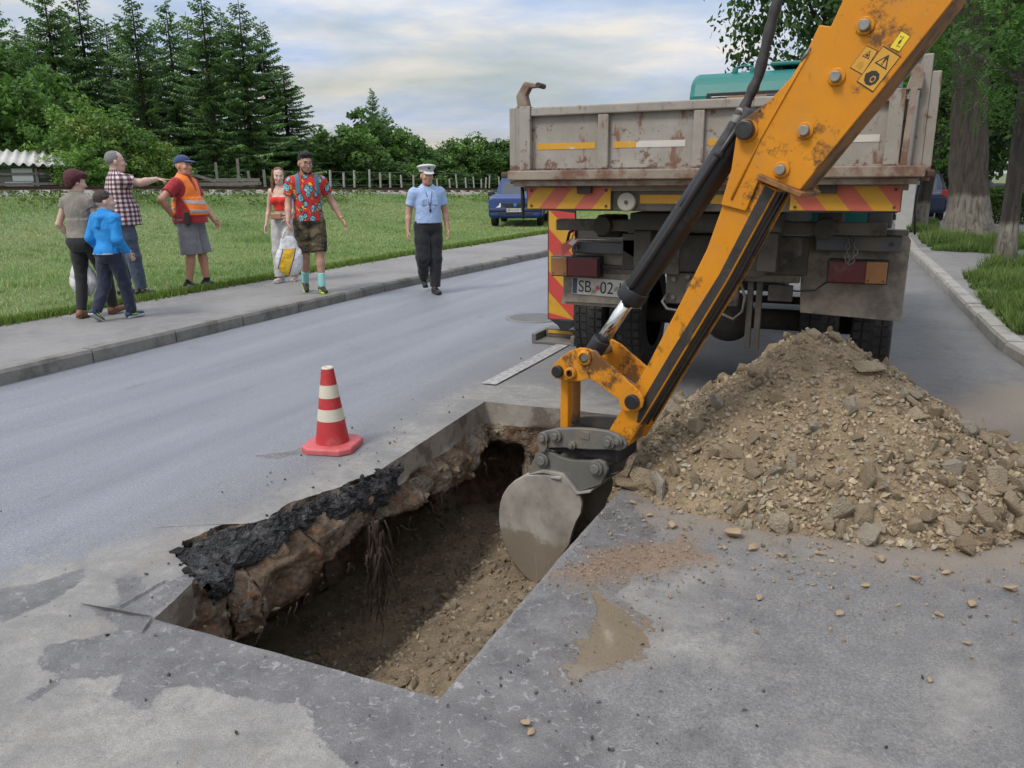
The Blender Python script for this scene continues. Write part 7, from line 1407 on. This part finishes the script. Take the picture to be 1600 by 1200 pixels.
# ================================================================== CARS, SHED, FENCES, POLE
def car(name, lab, loc, rz, col, kind='saloon', plate=None, ck='x'):
    """local frame: +x forward; built from rounded solids, wheel arches cut out"""
    root = thing(name, lab, 'car', loc, rz); P_ = M('car_paint_'+ck, col, .22, .0, .06, 3); GL = M('car_glass', (.05, .065, .075), .08, 0, .2, 3); BK = M('car_black_trim', (.02, .02, .022), .6)
    L, W, Ht = (2.12, .84, 1.5) if kind != 'hatch' else (1.95, .83, 1.48)
    S = SDF(.10); S.bx((0, 0, .58), (L-.12, W-.13, .19), None, .12); S.bx((-.05, 0, .77), (L-.42, W-.18, .08), None, .11, .2)
    for x in (1.28, -1.28):
        for y in (-1, 1): S.sub('cc', (x, y*.60, .31), (x, y*1.0, .31), .37, .37)
    S.cut((L-.05, 0, .75), (-1, 0, -.12)); body = link('body', S.mesh('body', .028, P_), None, root)
    S = SDF(.06); x0, x1 = (-1.35, .75) if kind == 'saloon' else (-1.75, .75); S.bx(((x0+x1)/2, 0, 1.16), ((x1-x0)/2+.1, W-.20, .26), None, .07); S.cut((x1+.15, 0, .95), (-1, 0, -1.15)); S.cut((x0-.12, 0, .95), (1, 0, -.75 if kind == 'saloon' else -.35)); S.cut((0, W-.06, .9), (0, -1, -.32)); S.cut((0, -(W-.06), .9), (0, 1, -.32)); link('cabin', S.mesh('cabin', .025, P_), None, root)
    def glass(cuts, nm):
        S = SDF(.06); S.bx(((x0+x1)/2, 0, 1.16), ((x1-x0)/2+.1, W-.20, .26), None, .075); S.cut((x1+.156, 0, .95), (-1, 0, -1.15)); S.cut((x0-.126, 0, .95), (1, 0, -.75 if kind == 'saloon' else -.35)); S.cut((0, W-.052, .9), (0, -1, -.32)); S.cut((0, -(W-.052), .9), (0, 1, -.32)); S.cut((0, 0, .955), (0, 0, 1)); S.cut((0, 0, 1.355), (0, 0, -1))
        for p, n in cuts: S.cut(p, n)
        link(nm, S.mesh(nm, .022, GL), None, root)
    glass([((0, .58, 0), (0, -1, -0)), ((0, -.58, 0), (0, 1, 0)), ((.18, 0, 0), (1, 0, 0))], 'windscreen'); glass([((0, .55, 0), (0, -1, 0)), ((0, -.55, 0), (0, 1, 0)), ((-.7, 0, 0), (-1, 0, 0))], 'rear_window')
    for sg in (-1, 1):
        for a, b in ((-.22, .62), (-1.05, -.30)): glass([((0, sg*.5, 0), (0, sg, 0)), ((a, 0, .9), (1, 0, .1)), ((b, 0, .95), (-1, 0, -.9 if b > 0 else 0))], 'side_window')
        k = thing('mirror', None, None); k.parent = root; S = SDF(.02); S.bx((.62, sg*(W+.07), .98), (.05, .07, .045), None, .03); link('mirror_shell', S.mesh('mirror_shell', .014, BK if ck == 'blue' else P_), None, k)
        MB().prism([(L-.10, sg*.44, .735), (L-.055, sg*.44, .60), (L-.12, sg*.74, .60), (L-.24, sg*.78, .745)], (.06, 0, 0)).build('headlight', M('headlight_glass', (.55, .52, .45), .15), root, .01)
        MB().box((-L+.02, sg*(W-.20), .66), (-L+.20, sg*(W-.035), 1.0)).build('tail_light', M('car_tail_red', (.42, .02, .02), .25), root, .02)
        for x in (1.28, -1.28):
            w = thing('wheel', None, None, (x, sg*(W-.12), .31)); w.parent = root; Rm = Matrix.Rotation(R(90), 4, 'X'); MB().lathe([(.2, -.09), (.29, -.10), (.31, -.07), (.31, .07), (.29, .10), (.2, .09)], 28, Rm, cap=False).build('tyre', M_TYRE, w); MB().lathe([(.02, .06), (.12, .07), (.20, .05), (.21, -.05), (.02, -.06)], 20, Rm @ Matrix.Scale(1, 4)).build('rim', M('hub_grey', (.30, .30, .31), .4, .5), w)
    MB().prism([(L-.10, -.43, .735), (L-.10, .43, .735), (L-.10, .30, .61), (L-.10, -.30, .61)], (.085, 0, 0)).build('grille', BK, root, .015); MB().box((L-.16, -.55, .36), (L-.005, .55, .45)).build('air_intake', BK, root, .02); MB().box((L-.2, -.80, .46), (L+.012, .80, .59)).build('front_bumper', M('bumper_grey_'+ck, tuple(.5*c+.01 for c in col), .5), root, .04); MB().box((-L+.03, -.7, .36), (-L+.10, .7, .56)).build('rear_bumper', BK if kind == 'saloon' else P_, root, .03)
    if plate:
        k = MB().box((L+.005, -.26, .465), (L+.02, .26, .575)).build('front_plate', M_WHITE, root); text(plate, .095, M_TXT, k, (L+.021, -.235, .488), (R(90), 0, R(90)), sx=.8)
        MB().prism([(L-.016, -.045, .72), (L-.016, .045, .72), (L-.016, .045, .66), (L-.016, 0, .61), (L-.016, -.045, .66)], (.012, 0, 0)).build('badge', M('badge_blue', (.05, .2, .55), .3), root)
    else: MB().box((-L+.008, -.26, .66), (-L+.02, .26, .77)).build('rear_plate', M_WHITE, root)
    return root
car('parked_car', 'blue saloon car parked on the grass beyond the policeman', (-10.45, 24.5, .14), R(-72), (.018, .045, .17), 'saloon', 'SB 14 ACB', 'blue')
car('parked_car', 'dark blue saloon seen from behind, parked beyond the thin trunk', (1.45, 31.3, .105), R(92), (.018, .025, .06), 'saloon', None, 'dark')
car('parked_car', 'pale silver car parked sideways behind the massive trunk', (4.6, 46, .105), R(8), (.52, .53, .54), 'hatch', None, 'silver')
car('parked_car', 'silver car with red tail lamp parked behind the hedge', (8.3, 46, .105), R(35), (.42, .43, .45), 'hatch', None, 'grey')
# concrete pole
p_ = thing('concrete_pole', 'whitewashed square concrete pole beside the truck', 'pole', (.98, 24.9, .1)); MB().prism([(-.20, -.20, 0), (.20, -.20, 0), (.20, .20, 0), (-.20, .20, 0)], (0, 0, 1.5)).build('painted_base', M('limewash', (.50, .49, .46), .9, 0, .2, 6, .3, 30, .01), p_, .02); MB().add([(-.19, -.19, 1.5), (.19, -.19, 1.5), (.19, .19, 1.5), (-.19, .19, 1.5), (-.13, -.13, 5.2), (.13, -.13, 5.2), (.13, .13, 5.2), (-.13, .13, 5.2)], [(3, 2, 1, 0), (4, 5, 6, 7), (0, 1, 5, 4), (1, 2, 6, 5), (2, 3, 7, 6), (3, 0, 4, 7)]).build('shaft', M('pole_concrete', (.30, .29, .27), .9), p_)
# shed
sd = thing('lean_to_shed', 'ramshackle plank shed with pale corrugated roof beyond the railway', 'shed', (-27.6, 18.7, 1.15), R(52)); M_PLK = M('weathered_plank', (.20, .185, .165), .9, 0, .35, 10, .5, 30, .01, (.10, .09, .08), .5, .66, 5.); M_SHW = M('white_panel', (.52, .53, .55), .8); M_SHD = M('shed_dark', (.03, .028, .026), .9)
MB().box((-2.2, .02, 0), (2.35, 2.5, .92)).build('core_wall', M('shed_grey_board', (.14, .135, .125), .9), sd)
for k in range(9): x = -2.2+k*.20; MB().box((x, -.02, 0), (x+.185, .015, 1.02-.02*(k % 3))).build('plank', M_PLK, sd)
for z in (.10, .38, .72): MB().box((-.40, -.05, z), (2.35, -.025, z+.085)).build('rail_board', M_PLK, sd)
for x0, x1, z0, z1 in ((.35, .98, .52, .95), (.10, .95, .12, .50), (.15, 1.0, -.05, .10)): MB().box((x0, -.022, z0), (x1, .0, z1)).build('white_panel', M_SHW, sd)
for x in (-.42, 1.05, 1.75, 2.33): MB().box((x, -.07, 0), (x+.08, -.052, .98)).build('post', M_PLK, sd)
MB().box((1.15, -.012, .15), (1.72, .012, .62)).build('opening', M_SHD, sd)
v = []; nx, ny = 90, 2
for j in range(ny+1):
    for i in range(nx+1): x = -2.8+5.0*i/nx; y = -.25+2.9*j/ny; v.append((x, y, 1.10+.06*math.sin(i*1.2)+.26*j-.20*(x+2.8)/5.*1.2+.16))
f = [[j*(nx+1)+i, j*(nx+1)+i+1, (j+1)*(nx+1)+i+1, (j+1)*(nx+1)+i] for j in range(ny) for i in range(nx)]; o = MB().add(v, f, True).build('corrugated_roof', M('corrugated_pale', (.50, .49, .46), .8, 0, .15, 5, 0, 30, .01, (.30, .28, .25), .55, .7, 4.), sd); k = o.modifiers.new('t', 'SOLIDIFY'); k.thickness = .02
MB().box((-2.6, -.2, .98), (2.6, -.12, 1.04)).build('fascia', M_SHD, sd)
# plank fence and wood pile
wf = thing('plank_fence', 'grey plank fence with leaning posts beside the spruce trees', 'fence', (-25.0, 26.2, 1.1), R(46))
for k, (x, h, l) in enumerate([(-2.6, .95, .0), (-1.9, .8, .05), (0, 1.25, 0), (1.35, .9, .1), (1.55, .62, .25), (.85, 1.4, -.02), (-1.2, 1.1, -.05), (1.9, .95, .0), (-3.3, .9, 0)]): MB().add([(x-.06, -.05, -.2), (x+.06, -.05, -.2), (x+.06, .05, -.2), (x-.06, .05, -.2), (x-.05-l, -.04, h), (x+.05-l, -.04, h), (x+.05-l, .04, h), (x-.05-l, .04, h)], [(3, 2, 1, 0), (4, 5, 6, 7), (0, 1, 5, 4), (1, 2, 6, 5), (2, 3, 7, 6), (3, 0, 4, 7)]).build('post', M_PLK, wf)
for x0, x1, z0, z1 in ((0, 1.7, .48, .46), (0, 1.75, .30, .32), (0, 1.8, .10, .08), (-3.5, -1.0, .62, .70), (-3.5, 0, .35, .30), (-3.4, -.1, .05, .12), (-1.2, -.05, .78, .42)): MB().prism([(x0, -.07, z0), (x1, -.07, z1), (x1, -.07, z1+.13), (x0, -.07, z0+.13)], (0, .03, 0)).build('board', M_PLK, wf)
wp = thing('timber_stack', 'stack of old brown boards behind the plank fence', 'timber', (-25.6, 27.3, 1.05), R(46)); M_TIM = M('old_timber', (.19, .12, .07), .9, 0, .45, 6)
for k in range(16): z = .08+.07*(k//2); x = rng.uniform(-.3, .3); MB().box((x-1.0, -.3+.35*(k % 2), z), (x+.9, -.02+.35*(k % 2), z+.055)).build('board', M_TIM if k % 3 else M_PLK, wp, 0, (0, 0, 0), (0, R(rng.uniform(-2, 2)), R(rng.uniform(-6, 6))))
# white fence posts
pm = MB().box((-.04, -.04, -.3), (.04, .04, .88)).mesh('fence_post', M('post_white', (.30, .30, .285), .9, 0, .35, 5))
for k, (px, dp) in enumerate([(518, 38), (537, 39), (557, 40), (577, 41), (595, 42), (612, 43), (630, 44.5), (648, 46), (666, 47.5), (684, 49), (700, 50), (713, 51.5), (726, 53), (738, 54), (749, 55), (759, 56), (768, 57), (777, 58)]):
    p = at(px+rng.uniform(-4, 4), 291, dp); o = link('fence_post', pm, None, None, (p.x, p.y, p.z-.12), (R(rng.uniform(-3, 3)), R(rng.uniform(-4, 4)), 0)); o.scale = (1, 1, rng.uniform(.7, 1.1)*(1.15 if k in (0, 2, 3) else .95)); tag(o, 'slim white concrete fence post beyond the railway', 'fence post', 'white posts beyond the railway')
wv = [at(px, 280, dp) for px, dp in [(518, 38), (557, 40), (612, 43), (700, 50), (777, 58)]]
for dz in (.0, .35, -.3): tag(MB().tube([(p.x, p.y, p.z+dz) for p in wv], .012, 4).build('fence_wire', M_STEEL), 'thin wire strung between the white fence posts', 'wire', 'wires of the post fence')
